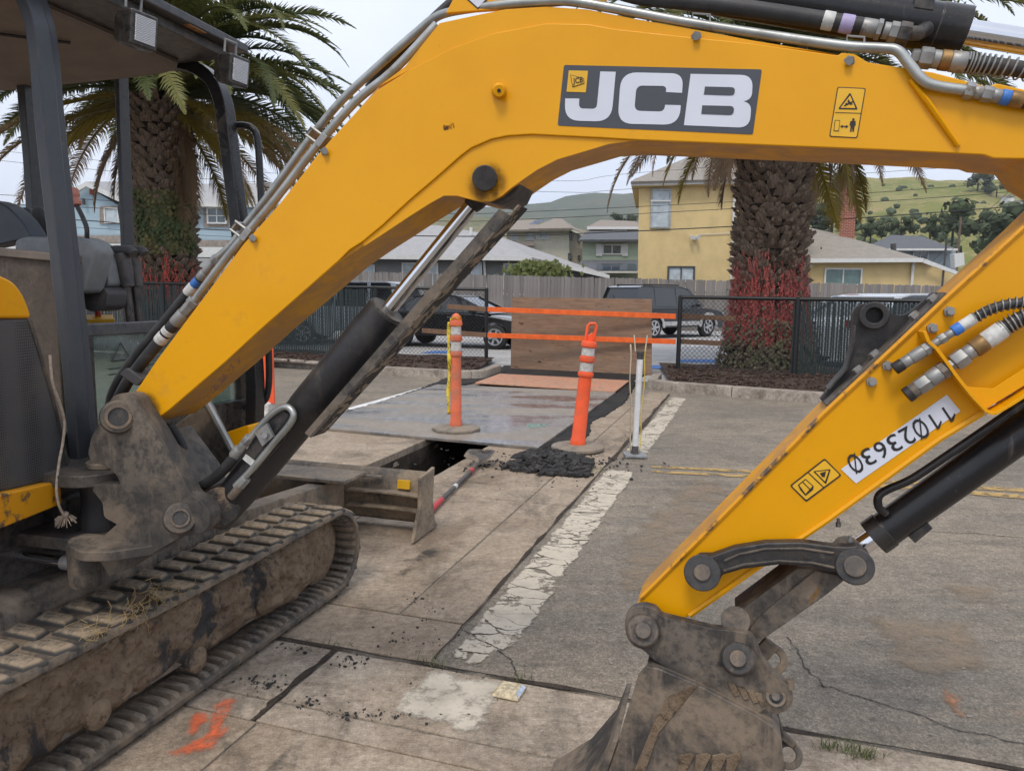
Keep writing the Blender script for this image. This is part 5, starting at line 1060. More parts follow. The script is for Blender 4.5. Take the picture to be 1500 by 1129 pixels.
# plywood
a, b = G(748, 540), G(955, 550); c, d = hit(955, 438, b + V((0, .25, 0)), V((0, 1, .02))), hit(750, 435, a + V((0, .25, 0)), V((0, 1, .02)))
n = V((0, .018, 0)); MB().prism([a, b, c, d], n).build('plywood_sheet', M_ply, bevel=.002, label='weathered brown plywood sheet standing behind the orange rails', cat='plywood sheet')
# orange rails across the opening and their raw ends behind the fences
def rail(px0, px1, Y0, Y1, mat, label, w=.09, th=.035):
    a, b = at(*px0, Y0), at(*px1, Y1); d = (b - a).normalized(); up = Z3 - d * d.z; f = V((0, 1, 0))
    MB().prism([a - up * w / 2, b - up * w / 2, b + up * w / 2, a + up * w / 2], f * th).build('barrier_rail', mat, bevel=.003, label=label, cat='wooden rail', group='rails across the opening in the fence')
PL, PR_ = V((-.54, 15.0, 0)), V((3.03, 13.3, 0))
rail((714, 453), (990, 463.5), 14.0, 13.1, M_orail, 'upper orange painted rail across the plywood sheet'); rail((714, 491), (990, 500.5), 14.0, 13.1, M_orail, 'lower orange painted rail across the plywood sheet')
rail((655, 449), (712, 453), 14.45, 14.0, M_rail, 'upper raw brown board behind the black chain link left of the plywood'); rail((618, 484), (712, 491), 14.5, 14.0, M_rail, 'lower raw brown board behind the black chain link left of the plywood')
rail((996, 463), (1078, 467), 13.6, 13.4, M_rail, 'upper raw brown board between black fence post and red draped palm'); rail((996, 500), (1056, 503), 13.6, 13.4, M_rail, 'lower raw brown board between black fence post and red draped palm')
# delineators
M_del = simple('orange_plastic', (.66, .135, .055), .6, 0, .15, 8, dirt=(.36, .17, .11), dirt_amt=.55, dscale=6); M_delb = simple('bright_orange_plastic', (.82, .10, .025), .5, 0, .1, 8, dirt=(.45, .14, .08), dirt_amt=.3, dscale=7)
M_ref = simple('reflective_band', (.52, .5, .47), .4, .1, .2, 30); M_base = simple('rubber_base', (.21, .18, .145), .9, 0, .3, 12, .2, dirt=(.25, .2, .15), dirt_amt=.5)
M_tape = simple('yellow_tape', (.75, .55, .03), .5, 0, .25, 20)
def delineator(c, tilt, Hh, r, mat, label, sides, base_r, grip):
    root = thing('delineator', c, label, 'delineator', 'orange delineator posts by the trench')
    up = V((sin(tilt), 0, cos(tilt))); P = lambda t: V((0, 0, .03)) + up * t
    mb = MB()
    z = [0, .02, .06, .07, Hh * .62, Hh * .625, Hh * .64, Hh * .655, Hh * .66, Hh * .75, Hh * .755, Hh * .775, Hh * .795, Hh * .80, Hh * .88, Hh * .885, Hh * .91, Hh * .93, Hh * .935]
    rr = [1.12, 1.12, 1.1, 1.0, .93, 1.1, 1.14, 1.1, .92, .92, 1.1, 1.14, 1.1, .9, .9, 1.12, 1.14, 1.0, .6]
    def rings(zs, rs, n=26): return [[P(zz) + V((cos(tilt), 0, -sin(tilt))) * r * q * cos(2 * pi * i / n) + V((0, 1, 0)) * r * q * sin(2 * pi * i / n) for i in range(n)] for zz, q in zip(zs, rs)]
    body = MB().loft(rings(z, rr)).build('tube', mat, root, local=True, smooth=50)
    for z0, z1 in ((.668, .745), (.806, .875)): MB().loft(rings((Hh * z0, Hh * z1), (.945, .925))).build('reflective_band', M_ref, root, local=True)
    X = V((cos(tilt), 0, -sin(tilt)))
    if grip:
        g = [P(Hh * .93) - X * r * .55, P(Hh * 1.06) - X * r * .45, P(Hh * 1.085) - X * r * .2, P(Hh * 1.09) + X * r * .5, P(Hh * 1.07) + X * r * .75, P(Hh * .95) + X * r * .6]
        MB().tube(g, .014, 8).build('handle', mat, root, local=True); mb = MB(); mb.prism([P(Hh * .92) - X * r * .7, P(Hh * .92) + X * r * .75, P(Hh * .995) + X * r * .7, P(Hh * 1.01) + X * r * .3, P(Hh * .985) - X * r * .2, P(Hh * .985) - X * r * .62], V((0, .03, 0))); mb.build('handle_web', mat, root, local=True, bevel=.006)
    mb = MB(); mb.lathe((0, 0, -.0), (0, 0, .045), [(0, base_r), (.55, base_r), (.75, base_r * .94), (1, base_r * .4)], sides); mb.build('base', M_base, root, local=True, smooth=30, bevel=.004)
    return root, P
c1 = G(668, 634); c1.z = .032
r, P = delineator(c1, 0, 1.17, .057, M_del, 'faded orange delineator post on the road plate with yellow caution tape tied on top', 8, .25, False)
mb = MB()
for k in range(5):
    a = random.uniform(0, 6.3); pts = [P(1.06) + V((cos(a + j * .9) * .055, sin(a + j * .9) * .055, random.uniform(-.03, .07))) for j in range(6)]; mb.tube(spline(pts, 3), .007, 4, flat=.3)
tp = mb.build('tape', M_tape, None); tp.location = c1; tag(tp, 'yellow caution tape knotted at the top of the faded orange post and hanging down', 'tape')
MB().ball(P(1.10), .05, 2, (1, 1, 1.2)).build('top_cap', M_del, r, local=True)
mb = MB(); pr = None; L_, R_ = [], []
for i in range(40):
    z = 1.1 - i * .024; x = -.066 - .006 * sin(i * .25) - .0002 * i; wv = .016 + .004 * sin(i * .5); y = -.02 + .01 * sin(i * .33); L_.append(mb.b.verts.new((x - wv, y, z))); R_.append(mb.b.verts.new((x + wv, y + .01 * sin(i * .7), z)))
for i in range(39): mb._f([L_[i], R_[i], R_[i + 1], L_[i + 1]])
t = NT('caution_tape'); z_ = t.sep()[2]; ws = t.n('ShaderNodeMath', operation='FRACT'); t.l(t.math('MULTIPLY', z_, 5.5), ws.inputs[0]); txt = t.math('MULTIPLY', t.ramp(t.noise(60, 2, .5), .5, .56), t.math('MULTIPLY', t.math('GREATER_THAN', ws.outputs[0], .35), 1)); t.done(t.mix(t.math('MULTIPLY', txt, .6), (.74, .57, .05), (.05, .04, .02)), .5)
o = mb.build('tape_tail', t.m, tp, local=True, smooth=80); sol = o.modifiers.new('s', 'SOLIDIFY'); sol.thickness = .0008
c2 = G(846, 659); c2.z = .012
delineator(c2, radians(5.2), 1.03, .064, M_delb, 'bright orange delineator post leaning right beside the asphalt rubble', 16, .245, True)
c3 = G(392, 612); 
od = thing('panel_delineator', V((c3.x, c3.y, 0)), 'tall orange traffic panel on white foot half hidden behind the cab handrail', 'traffic panel')
pl3 = MB(); pl3.prism([V((-.085, 0, .16)), V((.085, 0, .16)), V((.085, 0, 1.1)), V((-.085, 0, 1.1))], (0, .03, 0)); pl3.build('panel', M_delb, od, local=True, bevel=.01); MB().box((-.08, .0, .09), (.26, .2, .18)).build('foot', simple('white_foot', (.6, .58, .54), .7, 0, .3, 20), od, local=True, bevel=.02); MB().box((-.13, -.06, .02), (.22, .14, .04)).build('green_tray', simple('green_tray', (.02, .17, .07), .6), od, local=True, bevel=.005)
# silver folding bollard with tapes
c4 = G(930, 668); bo4 = thing('bollard', V((c4.x, c4.y, 0)), 'silver metal post with hanging tapes bolted beside the white line', 'bollard')
M_silver = simple('satin_aluminium', (.72, .73, .74), .4, .2, .1, 20)
MB().lathe((0, 0, .08), (.02, 0, .86), [(0, .027), (1, .027)], 24).build('post', M_silver, bo4, local=True); MB().lathe((.02, 0, .86), (.022, 0, .93), [(0, .029), (.6, .029), (.65, .033), (1, .033)], 20).build('cap', M_plast, bo4, local=True, bevel=.002)
MB().box((0, 0, .05), (.055, .06, .09)).build('hinge', M_plast, bo4, local=True, bevel=.006); MB().box((0, 0, .012), (.19, .17, .022)).build('foot_plate', simple('galvanised_foot', (.3, .31, .32), .6, .5, .3, 30, .2), bo4, local=True, bevel=.003)
for sx, m_, sw in ((-1, simple('pale_strap', (.5, .42, .3), .7), .006), (1, M_tape, .009)):
    L_, R_ = [], []; mb = MB()
    for i in range(16):
        z = .03 + i * .064; x = (.032 + .006 * sin(i * .8) + .0022 * i) * sx; L_.append(mb.b.verts.new((x, -.012, z))); R_.append(mb.b.verts.new((x + sw * sx, .012, z)))
    for i in range(15): mb._f([L_[i], R_[i], R_[i + 1], L_[i + 1]])
    o = mb.build('strap', m_, bo4, local=True, smooth=80); s_ = o.modifiers.new('s', 'SOLIDIFY'); s_.thickness = .003
for sx in (-1, 1): MB().box((.02 + .05 * sx, 0, 1.0), (.008, .02, .14), Matrix.Rotation(.1 * sx, 3, 'Y')).build('strap_clip', simple('cream_plastic', (.6, .53, .38), .6), bo4, local=True, bevel=.002)
# shovel on the slab
a, b = G(628, 750, .03), G(712, 668, .03); d = (b - a).normalized(); 
sh = thing('shovel', V((a.x, a.y, 0)), 'round point shovel with black shaft and red grips lying beside the trench', 'shovel')
M_red = simple('red_grip', (.42, .045, .05), .55, 0, .15)
MB().cyl(a, a + d * .30, .02, .019).build('grip', M_red, sh); sf = MB().cyl(a + d * .30, a + d * 1.1, .0165).build('shaft', M_plast, sh); MB().cyl(a + d * 1.1, a + d * 1.18, .02, .02).build('collar', M_red, sh)
MB().cyl(a + d * .62, a + d * .68, .0172).build('shaft_label', M_lab, sh); MB().tube([a + d * 1.18, a + d * 1.28 + Z3 * .01, a + d * 1.38 + Z3 * .03], [.017, .02, .024], 10).build('socket', M_muddy, sh)
mb = MB(); nn = V((-d.y, d.x, 0)); nu, nv = 10, 8; g = {}
for i in range(nu + 1):
    for j in range(nv + 1):
        u, v_ = i / nu, j / nv * 2 - 1; wd = .115 * (1 if u < .55 else cos((u - .55) / .45 * pi / 2 * .96)); g[i, j] = mb.b.verts.new(a + d * (1.36 + .28 * u) + nn * v_ * wd + Z3 * (.03 + .035 * v_ * v_ + .02 * sin(u * 3)))
for i in range(nu):
    for j in range(nv): mb._f([g[i, j], g[i + 1, j], g[i + 1, j + 1], g[i, j + 1]])
o = mb.build('blade', M_muddy, sh, smooth=60); o.modifiers.new('s', 'SOLIDIFY').thickness = .004
# raised reflective lane marker
p = G(746, 1014); rm = thing('lane_marker', V((p.x, p.y, .002)), 'small chipped yellow and white reflective lane marker stuck to the gutter', 'lane marker', None, -.35)
M_mk = simple('chipped_marker', (.5, .42, .28), .6, 0, .4, 60, .3); MB().loft([[V((x * k, y * k, z)) for x, y in ((-.05, -.05), (.05, -.05), (.05, .05), (-.05, .05))] for k, z in ((1, 0), (.98, .006), (.68, .02))]).build('shell', M_mk, rm, local=True, smooth=20, bevel=.002)
MB().prism([V((.0362, -.03, .0192)), V((.0362, .03, .0192)), V((.0485, .04, .0075)), V((.0485, -.04, .0075))], (.0012, 0, .0012)).build('reflector', simple('marker_reflector', (.45, .5, .58), .2, .3, .2, 80), rm, local=True)
# ------------------------------------------------------------------ fences
M_fblk = simple('black_vinyl', (.012, .013, .014), .5, 0, .2); M_slat = simple('green_black_slat', (.014, .026, .026), .5, 0, .3, 5)
def chain_fence(a, b, H0, H1, slat_from, slat_to, label, posts, base=.1, slats=True):
    a, b = V(a), V(b); L_ = (b - a).length; d = (b - a).normalized(); nrm = V((-d.y, d.x, 0)); Ht = lambda s: H0 + (H1 - H0) * s / L_
    root = thing('chain_link_fence', a, label, 'fence', 'black chain link fences along the kerb')
    for s in posts: MB().lathe(a + d * s + Z3 * -.1, a + d * s + Z3 * (Ht(s) + .04), [(0, .04), (.985, .04), (1, .02)], 14).build('post', M_fblk, root)
    mb = MB()
    for sgn in (1, -1):
        s = -2.0
        while s < L_ + 2.0:
            p0, p1 = (s, base), (s + sgn * 1.6, base + 1.6); q = []
            t0, t1 = 0.0, 1.0
            def clip(t0, t1):
                N = 24; pts = []
                for k in range(N + 1):
                    t_ = k / N; x = p0[0] + (p1[0] - p0[0]) * t_; z = p0[1] + (p1[1] - p0[1]) * t_
                    if 0 <= x <= L_ and z <= Ht(min(max(x, 0), L_)): pts.append((x, z))
                return pts
            pts = clip(0, 1)
            if len(pts) > 1:
                A, Bq = pts[0], pts[-1]; mb.tube([a + d * A[0] + Z3 * A[1] + nrm * .003 * sgn, a + d * Bq[0] + Z3 * Bq[1] + nrm * .003 * sgn], .0034, 4, cap=False)
            s += .0849
    mb.build('wire_mesh', M_fblk, root, smooth=60, kind='stuff')
    MB().tube([a + Z3 * Ht(0), b + Z3 * Ht(L_)], .032, 8).build('top_rail', M_fblk, root)
    MB().tube([a + Z3 * (base + .03), b + Z3 * (base + .03)], .004, 5).build('tension_wire', M_fblk, root)
    mb = MB()
    for k in range(int(L_ / .09)):
        s = k * .09; mb.box(a + d * s + Z3 * (Ht(s) + .01), (.012, .012, .05), Matrix.Rotation(random.uniform(-.5, .5), 3, 'Y'))
    mb.build('knuckles', M_fblk, root, smooth=0, kind='stuff')
    s = slat_from; o0 = None; k = 0
    while s < slat_to and k < 300:
        h = Ht(s) - base - random.choice((.02, .03, .05)); p = a + d * s + Z3 * base
        if o0 is None: o0 = MB().box((0, 0, .5), (.03, .006, 1)).build('slat', M_slat, root, local=True); o = o0
        else: o = inst(o0, root)
        o.matrix_local = Matrix.Translation(p - a) @ Matrix.Rotation(atan2(d.y, d.x) + random.uniform(-.25, .25), 4, 'Z') @ Matrix.Rotation(random.uniform(-.01, .01), 4, 'Y') @ Matrix.Diagonal((1, 1, h, 1)); s += .0424; k += 1
    return root
chain_fence((-.54, 15.32, 0), (-13, 17.6, 0), 1.52, 1.66, 2.45, 12.6, 'black chain link fence with dark slats left of the plywood', (0, 2.4, 4.9, 7.4, 9.9, 12.4))
chain_fence((3.03, 13.46, 0), (11.5, 9.2, 0), 1.40, 1.33, 1.95, 9.4, 'black chain link fence with dark slats right of the plywood', (0, 2.0, 4.4, 6.8, 9.2))
# weathered board fence
M_board = m_wood('weathered_board', (.175, .155, .145), (.275, .255, .24)); wfz = lambda x: 2.34 - .0154 * (x + 7.1)
wf = thing('board_fence', (0, 31, 0), 'long weathered grey board fence behind the parked cars', 'fence'); o0 = None
for k in range(222):
    x = -13.2 + k * .14; h = wfz(x) + random.uniform(-.02, .02)
    if o0 is None: o0 = MB().prism([V((-.067, 0, 0)), V((.067, 0, 0)), V((.067, 0, .985)), (V((.047, 0, 1))), V((-.047, 0, 1)), V((-.067, 0, .985))], (0, .02, 0)).build('board', M_board, wf, local=True, smooth=0); o = o0
    else: o = inst(o0, wf)
    o.matrix_local = Matrix.Translation((x, random.uniform(-.006, .006), 0)) @ Matrix.Rotation(random.uniform(-.012, .012), 4, 'Y') @ Matrix.Diagonal((1, 1, h, 1))
for z in (.5, 1.6): MB().box((3, .05, z), (31, .04, .09)).build('fence_rail', M_board, wf, local=True)
mb = MB(); mb.box((-32, .0, 1.1), (39, .03, 2.3)); mb.build('far_panel', M_board, wf, local=True)
# ------------------------------------------------------------------ cars
M_glass = simple('car_glass', (.02, .024, .028), .05, 0, .1, spec=.8); M_tyre2 = simple('tyre', (.02, .02, .02), .85); M_rim = simple('alloy_rim', (.55, .55, .56), .28, .8)
M_chr = simple('car_chrome', (.6, .6, .62), .2, .9); M_lampw = simple('headlamp', (.5, .52, .55), .12, .3); M_lampr = simple('tail_lamp', (.35, .02, .02), .25)
def car(label, cat, loc, rz, col, kind, lower=None):
    suv = kind == 'suv'
    L_, Wd, Hh, wb, wr = (4.75, 1.85, 1.78, 2.85, .37) if suv else (4.55, 1.78, 1.42, 2.72, .325)
    root = thing('parked_car', loc, label, cat, 'cars in the parking lot', rz)
    paint = simple('car_paint_' + cat.split()[0] + str(len(bpy.data.materials)), col, .22, .1, .03, coat=.8)
    if suv: side = [(-2.3, .42), (-2.36, .6), (-2.34, .95), (-2.28, 1.08), (.85, 1.08), (1.6, 1.03), (2.2, .93), (2.34, .78), (2.36, .5), (2.25, .38)]
    else: side = [(-2.2, .38), (-2.26, .55), (-2.24, .8), (-2.1, .93), (-1.6, .98), (.75, .94), (1.5, .85), (2.1, .72), (2.25, .58), (2.26, .4), (2.15, .27)]
    xs = (-wb / 2 - .02, wb / 2 - .02)
    bot = []; y0 = side[-1][1] * .75
    def archpts(x): return [(x + (wr + .05) * cos(a), wr + (wr + .05) * sin(a)) for a in [pi * (i / 10) for i in range(11)]]
    low = [(side[-1][0], y0)] + [(x, max(z, y0)) for x, z in archpts(xs[1])] + [(x, max(z, y0)) for x, z in archpts(xs[0])] + [(side[0][0], y0)]
    ol = side + low
    n = 6; rings = []
    for w_, sc_ in ((-Wd / 2, .985), (-Wd / 2 + .10, 1.0), (0, 1.012), (Wd / 2 - .10, 1.0), (Wd / 2, .985)):
        rings.append([V((x * sc_, w_, z if abs(w_) < Wd / 2 else z - .03 * (z > .8))) for x, z in ol])
    b = MB().loft(rings).build('body', paint, root, local=True, smooth=38, bevel=.025)
    gh = [(-2.2, 1.06), (-2.02, 1.70), (-1.8, 1.75), (.1, 1.75), (.45, 1.66), (1.12, 1.06)] if suv else [(-1.75, .95), (-1.05, 1.34), (-.7, 1.40), (.0, 1.41), (.3, 1.36), (1.2, .92)]
    t0 = gh[0][1]; mb = MB(); rings = []
    for sgn in (-1, 1): rings.append([V((x * (1 if z < t0 + .1 else .985), sgn * (Wd / 2 - .05 - (z - t0) * .26), z)) for x, z in gh])
    MB().loft(rings).build('cabin_glass', M_glass, root, local=True, smooth=30, bevel=.02)
    rf_ = [p for p in gh if p[1] > t0 + .3]
    MB().loft([[V((x, sgn * (Wd / 2 - .03 - (z - t0) * .26), z + .012)) for x, z in rf_] + [V((x, sgn * (Wd / 2 - .03 - (z - t0) * .26), z - .03)) for x, z in rf_[::-1]] for sgn in (-1, 1)]).build('roof', paint, root, local=True, smooth=40, bevel=.012)
    pil = ([(-2.2, -2.0, .07), (-1.3, -1.25, .05), (-.2, -.17, .05), (1.12, .42, .05)] if suv else [(-1.75, -1.0, .1), (-.25, -.25, .04), (1.2, .28, .05)])
    zt = gh[2][1] - .03
    for xb, xt, w_ in pil:
        for s in (-1, 1):
            A, Bq = V((xb, s * (Wd / 2 - .045), t0)), V((xt, s * (Wd / 2 - .035 - (zt - t0) * .26), zt)); mb = MB(); mb.prism([A + V((-w_, 0, 0)), A + V((w_, 0, 0)), Bq + V((w_, 0, 0)), Bq + V((-w_, 0, 0))], (0, -.02 * s, 0)); mb.build('pillar', paint, root, local=True)
    for x in xs:
        for s in (-1, 1):
            wh = MB().lathe((x, s * (Wd / 2 - .21), wr), (x, s * (Wd / 2 + .005), wr), [(0, wr * .9), (.1, wr), (.88, wr), (1, wr * .88)], 28).build('wheel', M_tyre2, root, local=True)
            mb = MB(); yo = s * (Wd / 2 + .008)
            mb.ring((x, yo - s * .03, wr), (x, yo, wr), wr * .68, wr * .58, 24); mb.cyl((x, yo - s * .02, wr), (x, yo + s * .004, wr), wr * .2, n=12)
            for k in range(6):
                a = k * pi / 3 + .2; mb.box((x + cos(a) * wr * .4, yo - s * .008, wr + sin(a) * wr * .4), (wr * .46, .02, wr * .17), Matrix.Rotation(-a, 3, 'Y'))
            mb.build('rim', M_rim, wh, local=True)
    for s in (-1, 1):
        MB().box((side[5][0] + .52 if not suv else 2.28, s * (Wd / 2 - .22), .66 if not suv else .8), (.14, .34, .13)).build('headlight', M_lampw, root, local=True, bevel=.03)
        MB().box((-2.25 if not suv else -2.33, s * (Wd / 2 - .14), .85 if not suv else .98), (.1, .24, .14 if not suv else .3)).build('tail_light', M_lampr, root, local=True, bevel=.02)
        MB().box((.72, s * (Wd / 2 + .08), t0 + .06), (.1, .2, .12)).build('mirror', paint, root, local=True, bevel=.03)
        MB().box((.1, s * (Wd / 2 - .0), t0 - .13), (.18, .03, .03)).build('door_handle', M_chr if not suv else paint, root, local=True)
    if lower:
        lm = simple('lower_trim', lower, .5)
        for s in (-1, 1):
            MB().box((0, s * (Wd / 2 - .0), .5), (wb - .75, .05, .14)).build('lower_trim', lm, root, local=True, bevel=.01)
            for x in xs: MB().prism([V((x + (wr + .04) * cos(a), s * (Wd / 2 - .0), wr + (wr + .04) * sin(a))) for a in [pi * i / 12 for i in range(13)]] + [V((x + (wr + .13) * cos(a), s * (Wd / 2 - .0), wr + (wr + .13) * sin(a))) for a in [pi * (12 - i) / 12 for i in range(13)]], (0, .035 * s, 0)).build('arch_trim', lm, root, local=True)
        for y in (-.6, .6): MB().box((-.8, y, 1.80), (1.8, .04, .05)).build('roof_rail', M_ink, root, local=True, bevel=.01)
        MB().tube([V((-2.34, .15, 1.12)), V((-2.15, .5, 1.5))], .014, 6).build('rear_wiper', M_ink, root, local=True)
    return root
p = V((5.3, 26.3, 0)); car('black sport utility car with silver wheel arches parked behind the plywood', 'black SUV', (p.x, p.y, 0), radians(38), (.012, .013, .016), 'suv', (.42, .42, .41))
p = G(680, 508); car('black sedan with bright alloy wheels behind the left chain link', 'black sedan', (p.x - .15, p.y + .3, 0), radians(-18), (.010, .010, .011), 'sedan')
p = at(535, 432, 22); car('silver SUV roof showing over the slatted fence left of the boom cylinder', 'silver car', (p.x - .6, 22, 0), radians(160), (.46, .49, .52), 'suv')  # SUV body, tall enough for its roof to clear the fence
p = at(1290, 450, 16.5); car('white car behind the slatted fence right of the palm', 'white car', (p.x + .3, 16.2, 0), radians(25), (.75, .78, .8), 'sedan').scale = (1.06, 1.06, 1.07)
p = at(450, 450, 21); car('pale blue grey car behind the slatted fence beneath the boom', 'pale car', (p.x - 1.5, 20.6, 0), radians(20), (.42, .45, .47), 'sedan')
# ------------------------------------------------------------------ houses
def m_stucco(name, col): 
    t = NT(name); k = t.mix(t.ramp(t.noise(1.2, 7, .65), .35, .7), col, tuple(x * .85 for x in lin(col)[:3])); t.bump(t.noise(40, 4), .15, .02); return t.done(k, .9)
def m_siding(name, col, pitch=.2):
    t = NT(name); z = t.sep()[2]; fr = t.n('ShaderNodeMath', operation='FRACT'); t.l(t.math('DIVIDE', z, pitch), fr.inputs[0]); k = t.mix(t.ramp(t.noise(1.5, 5), .35, .7), col, tuple(x * .9 for x in lin(col)[:3])); t.bump(fr.outputs[0], .6, .03); return t.done(k, .8)
def m_roof(name, c1, c2):
    t = NT(name); b = t.n('ShaderNodeTexBrick'); t.l(t.vec((1, 1, 1), (0, 0, 0)), b.inputs[0]); b.offset = .5
    t.set(b.inputs['Color1'], lin(c1)); t.set(b.inputs['Color2'], lin(c2)); t.set(b.inputs['Mortar'], tuple(x * .6 for x in lin(c1)[:3]) + (1,)); b.inputs['Scale'].default_value = 3; b.inputs['Mortar Size'].default_value = .03
    k = t.mix(.6, b.outputs['Color'], t.mix(t.ramp(t.noise(3, 8, .75), .3, .7), c1, c2)); t.bump(t.noise(12, 5), .4, .03); return t.done(k, .9)
M_trim = simple('white_trim', (.62, .62, .6), .6, 0, .06); M_wg = simple('window_glass', (.10, .13, .14), .08, 0, .2, 2, spec=.8); M_wgl = simple('curtained_glass', (.42, .47, .50), .15, 0, .18, 3); M_dkt = simple('dark_frame', (.06, .06, .06), .5)
M_rg = m_roof('grey_shingle', (.30, .295, .30), (.40, .395, .40)); M_rd = m_roof('dark_shingle', (.085, .09, .10), (.13, .135, .145)); M_rb = m_roof('brown_shingle', (.24, .215, .185), (.33, .30, .265)); M_rt = m_roof('taupe_shingle', (.22, .18, .15), (.3, .26, .22))
def house(name, label, Y, depth, parts, skew=0):
    """parts: ('wall', px outline, mat, dy, th) | ('win', x0,y0,x1,y1, glass, frame, dy, mullions) | ('roof', [3D px,py,Y ...], mat)"""
    c = at(parts[0][1][0][0], 433, Y); root = thing(name, V((c.x, Y, 0)), label, 'house')
    for p in parts:
        if p[0] == 'wall':
            _, px, mat, dy, th = p; MB().prism([at(x, y, Y + dy) for x, y in px], (th * skew, th, 0)).build('wall', mat, root, smooth=0)
        elif p[0] == 'trim':
            _, px, mat, dy, th = p; MB().prism([at(x, y, Y + dy) for x, y in px], (0, th, 0)).build('trim', mat, root, smooth=0)
        elif p[0] == 'roof':
            _, pts, mat = p; P = [at(x, y, yy) for x, y, yy in pts]; nr = (P[1] - P[0]).cross(P[2] - P[0]).normalized(); nr = nr if nr.z > 0 else -nr
            MB().prism(P, -nr * .12).build('roof', mat, root, smooth=0)
        elif p[0] == 'win':
            _, x0, y0, x1, y1, gl, fm, dy, mull = p
            a, b = at(x0, y1, Y + dy), at(x1, y0, Y + dy); w_, h_ = b.x - a.x, b.z - a.z; f = .08 if w_ > .8 else .05; cx, cz = (a.x + b.x) / 2, (a.z + b.z) / 2; yy = Y + dy
            mb = MB()
            for bx in (((cx, yy - .03, b.z - f / 2), (w_, .1, f)), ((cx, yy - .03, a.z + f / 2), (w_, .1, f)), ((a.x + f / 2, yy - .03, cz), (f, .1, h_ - 2 * f)), ((b.x - f / 2, yy - .03, cz), (f, .1, h_ - 2 * f))): mb.box(*bx)
            win = mb.build('window', fm, root, smooth=0); nx, nz2 = mull
            for i in range(1, nx): MB().box((a.x + w_ * i / nx, yy - .028, cz), (f * .7, .08, h_ - 2 * f)).build('mullion', fm, win, smooth=0)
            for i in range(1, nz2): MB().box((cx, yy - .028, a.z + h_ * i / nz2), (w_ - 2 * f, .07, f * .6)).build('mullion', fm, win, smooth=0)
            MB().box((cx, yy - .012, cz), (w_ - f, .02, h_ - f)).build('pane', gl, win, smooth=0)
        elif p[0] == 'pipe':
            _, pts, r, mat, dy, nm = p; MB().tube([at(x, y, Y + dy) for x, y in pts], r, 8).build(nm, mat, root)
    return root
M_ystuc = m_stucco('yellow_stucco', (.66, .50, .245)); M_gstuc = m_stucco('grey_stucco', (.20, .195, .19)); M_blu = m_siding('light_blue_siding', (.36, .47, .54)); M_cream = m_siding('cream_siding', (.62, .58, .47)); M_green = m_siding('pale_green_siding', (.40, .47, .36)); M_bgs = m_siding('blue_grey_siding', (.33, .38, .42)); M_tan = simple('tan_band', (.26, .22, .19), .8)
house('yellow_house', 'large yellow stucco house with tall window rising behind the board fence', 36, 8, [
    ('wall', [(934, 440), (936, 272), (1182, 268), (1182, 440)], M_ystuc, 0, 8), ('trim', [(925, 272), (1200, 265), (1200, 259), (925, 266)], M_trim, -.5, .12),
    ('wall', [(925, 273), (1200, 267), (1200, 265), (925, 271)], M_ystuc, -.45, 8.6), ('roof', [(924, 266, 35.4), (1200, 259, 35.4), (1160, 212, 40), (1048, 214, 40)], M_rb), ('roof', [(924, 266, 35.4), (1048, 214, 40), (930, 262, 45)], M_rb),
    ('win', 952, 277, 983.5, 334, M_wgl, simple('grey_frame', (.35, .37, .38), .5), -.02, (1, 1)), ('trim', [(953, 293), (983, 293), (983, 295.5), (953, 295.5)], M_trim, -.12, .05),
    ('win', 977, 390, 1018, 416, M_wgl, M_dkt, -.02, (2, 1)), ('pipe', [(1076.5, 266), (1071, 420)], .07, M_trim, -.1, 'downpipe'),
    ('pipe', [(1022, 344), (1072, 342)], .015, M_trim, -.04, 'conduit')], .19)
fl = thing('flood_light', at(1018, 347, 35.8), 'white twin flood light on the yellow house wall under the wires', 'flood light')
for dx in (-5, 4): a = at(1018 + dx, 347, 35.75); MB().lathe(a + V((0, -.15, -.04)), a + V((0, .12, .03)), [(0, .1), (.7, .08), (1, .05)], 14).build('lamp_head', M_trim, fl)
MB().box(at(1018, 349, 35.9), (.16, .16, .16)).build('bracket', M_trim, fl)
house('yellow_bungalow', 'low yellow house with brown shingle roof right of the draped palm', 37, 8, [
    ('wall', [(1165, 440), (1165, 382), (1353, 381), (1400, 398), (1400, 440)], M_ystuc, 0, 7), ('trim', [(1160, 385), (1353, 384), (1353, 378), (1160, 379)], M_trim, -.5, .1), ('trim', [(1352, 378), (1404, 398), (1400, 402), (1350, 384)], M_trim, -.45, .1),
    ('roof', [(1160, 379, 36.5), (1353, 379, 36.5), (1215, 340, 42), (1150, 326, 42)], M_rb), ('roof', [(1353, 379, 36.5), (1404, 398, 38), (1290, 362, 45), (1215, 340, 42)], M_rb),
    ('win', 1206, 393, 1263, 418, simple('green_blind_glass', (.13, .2, .19), .15, 0, .2, 2), M_trim, -.02, (2, 1)), ('pipe', [(1338, 384), (1335, 420)], .07, M_trim, -.12, 'downpipe'), ('pipe', [(1387, 349), (1380, 420)], .05, M_dkt, -.3, 'conduit_mast'), ('pipe', [(1309, 372), (1308.5, 357)], .14, M_dkt, 1.6, 'flue'), ('pipe', [(1203, 375), (1203, 362)], .04, M_dkt, 1.2, 'vent'), ('pipe', [(1186, 389), (1190, 389)], .06, M_trim, -.1, 'lamp')])
t = NT('red_brick'); b = t.n('ShaderNodeTexBrick'); t.l(t.vec((1, 1, 1), (radians(90), 0, 0)), b.inputs[0]); b.inputs['Scale'].default_value = 1; b.inputs['Brick Width'].default_value = .24; b.inputs['Row Height'].default_value = .085; b.inputs['Mortar Size'].default_value = .009
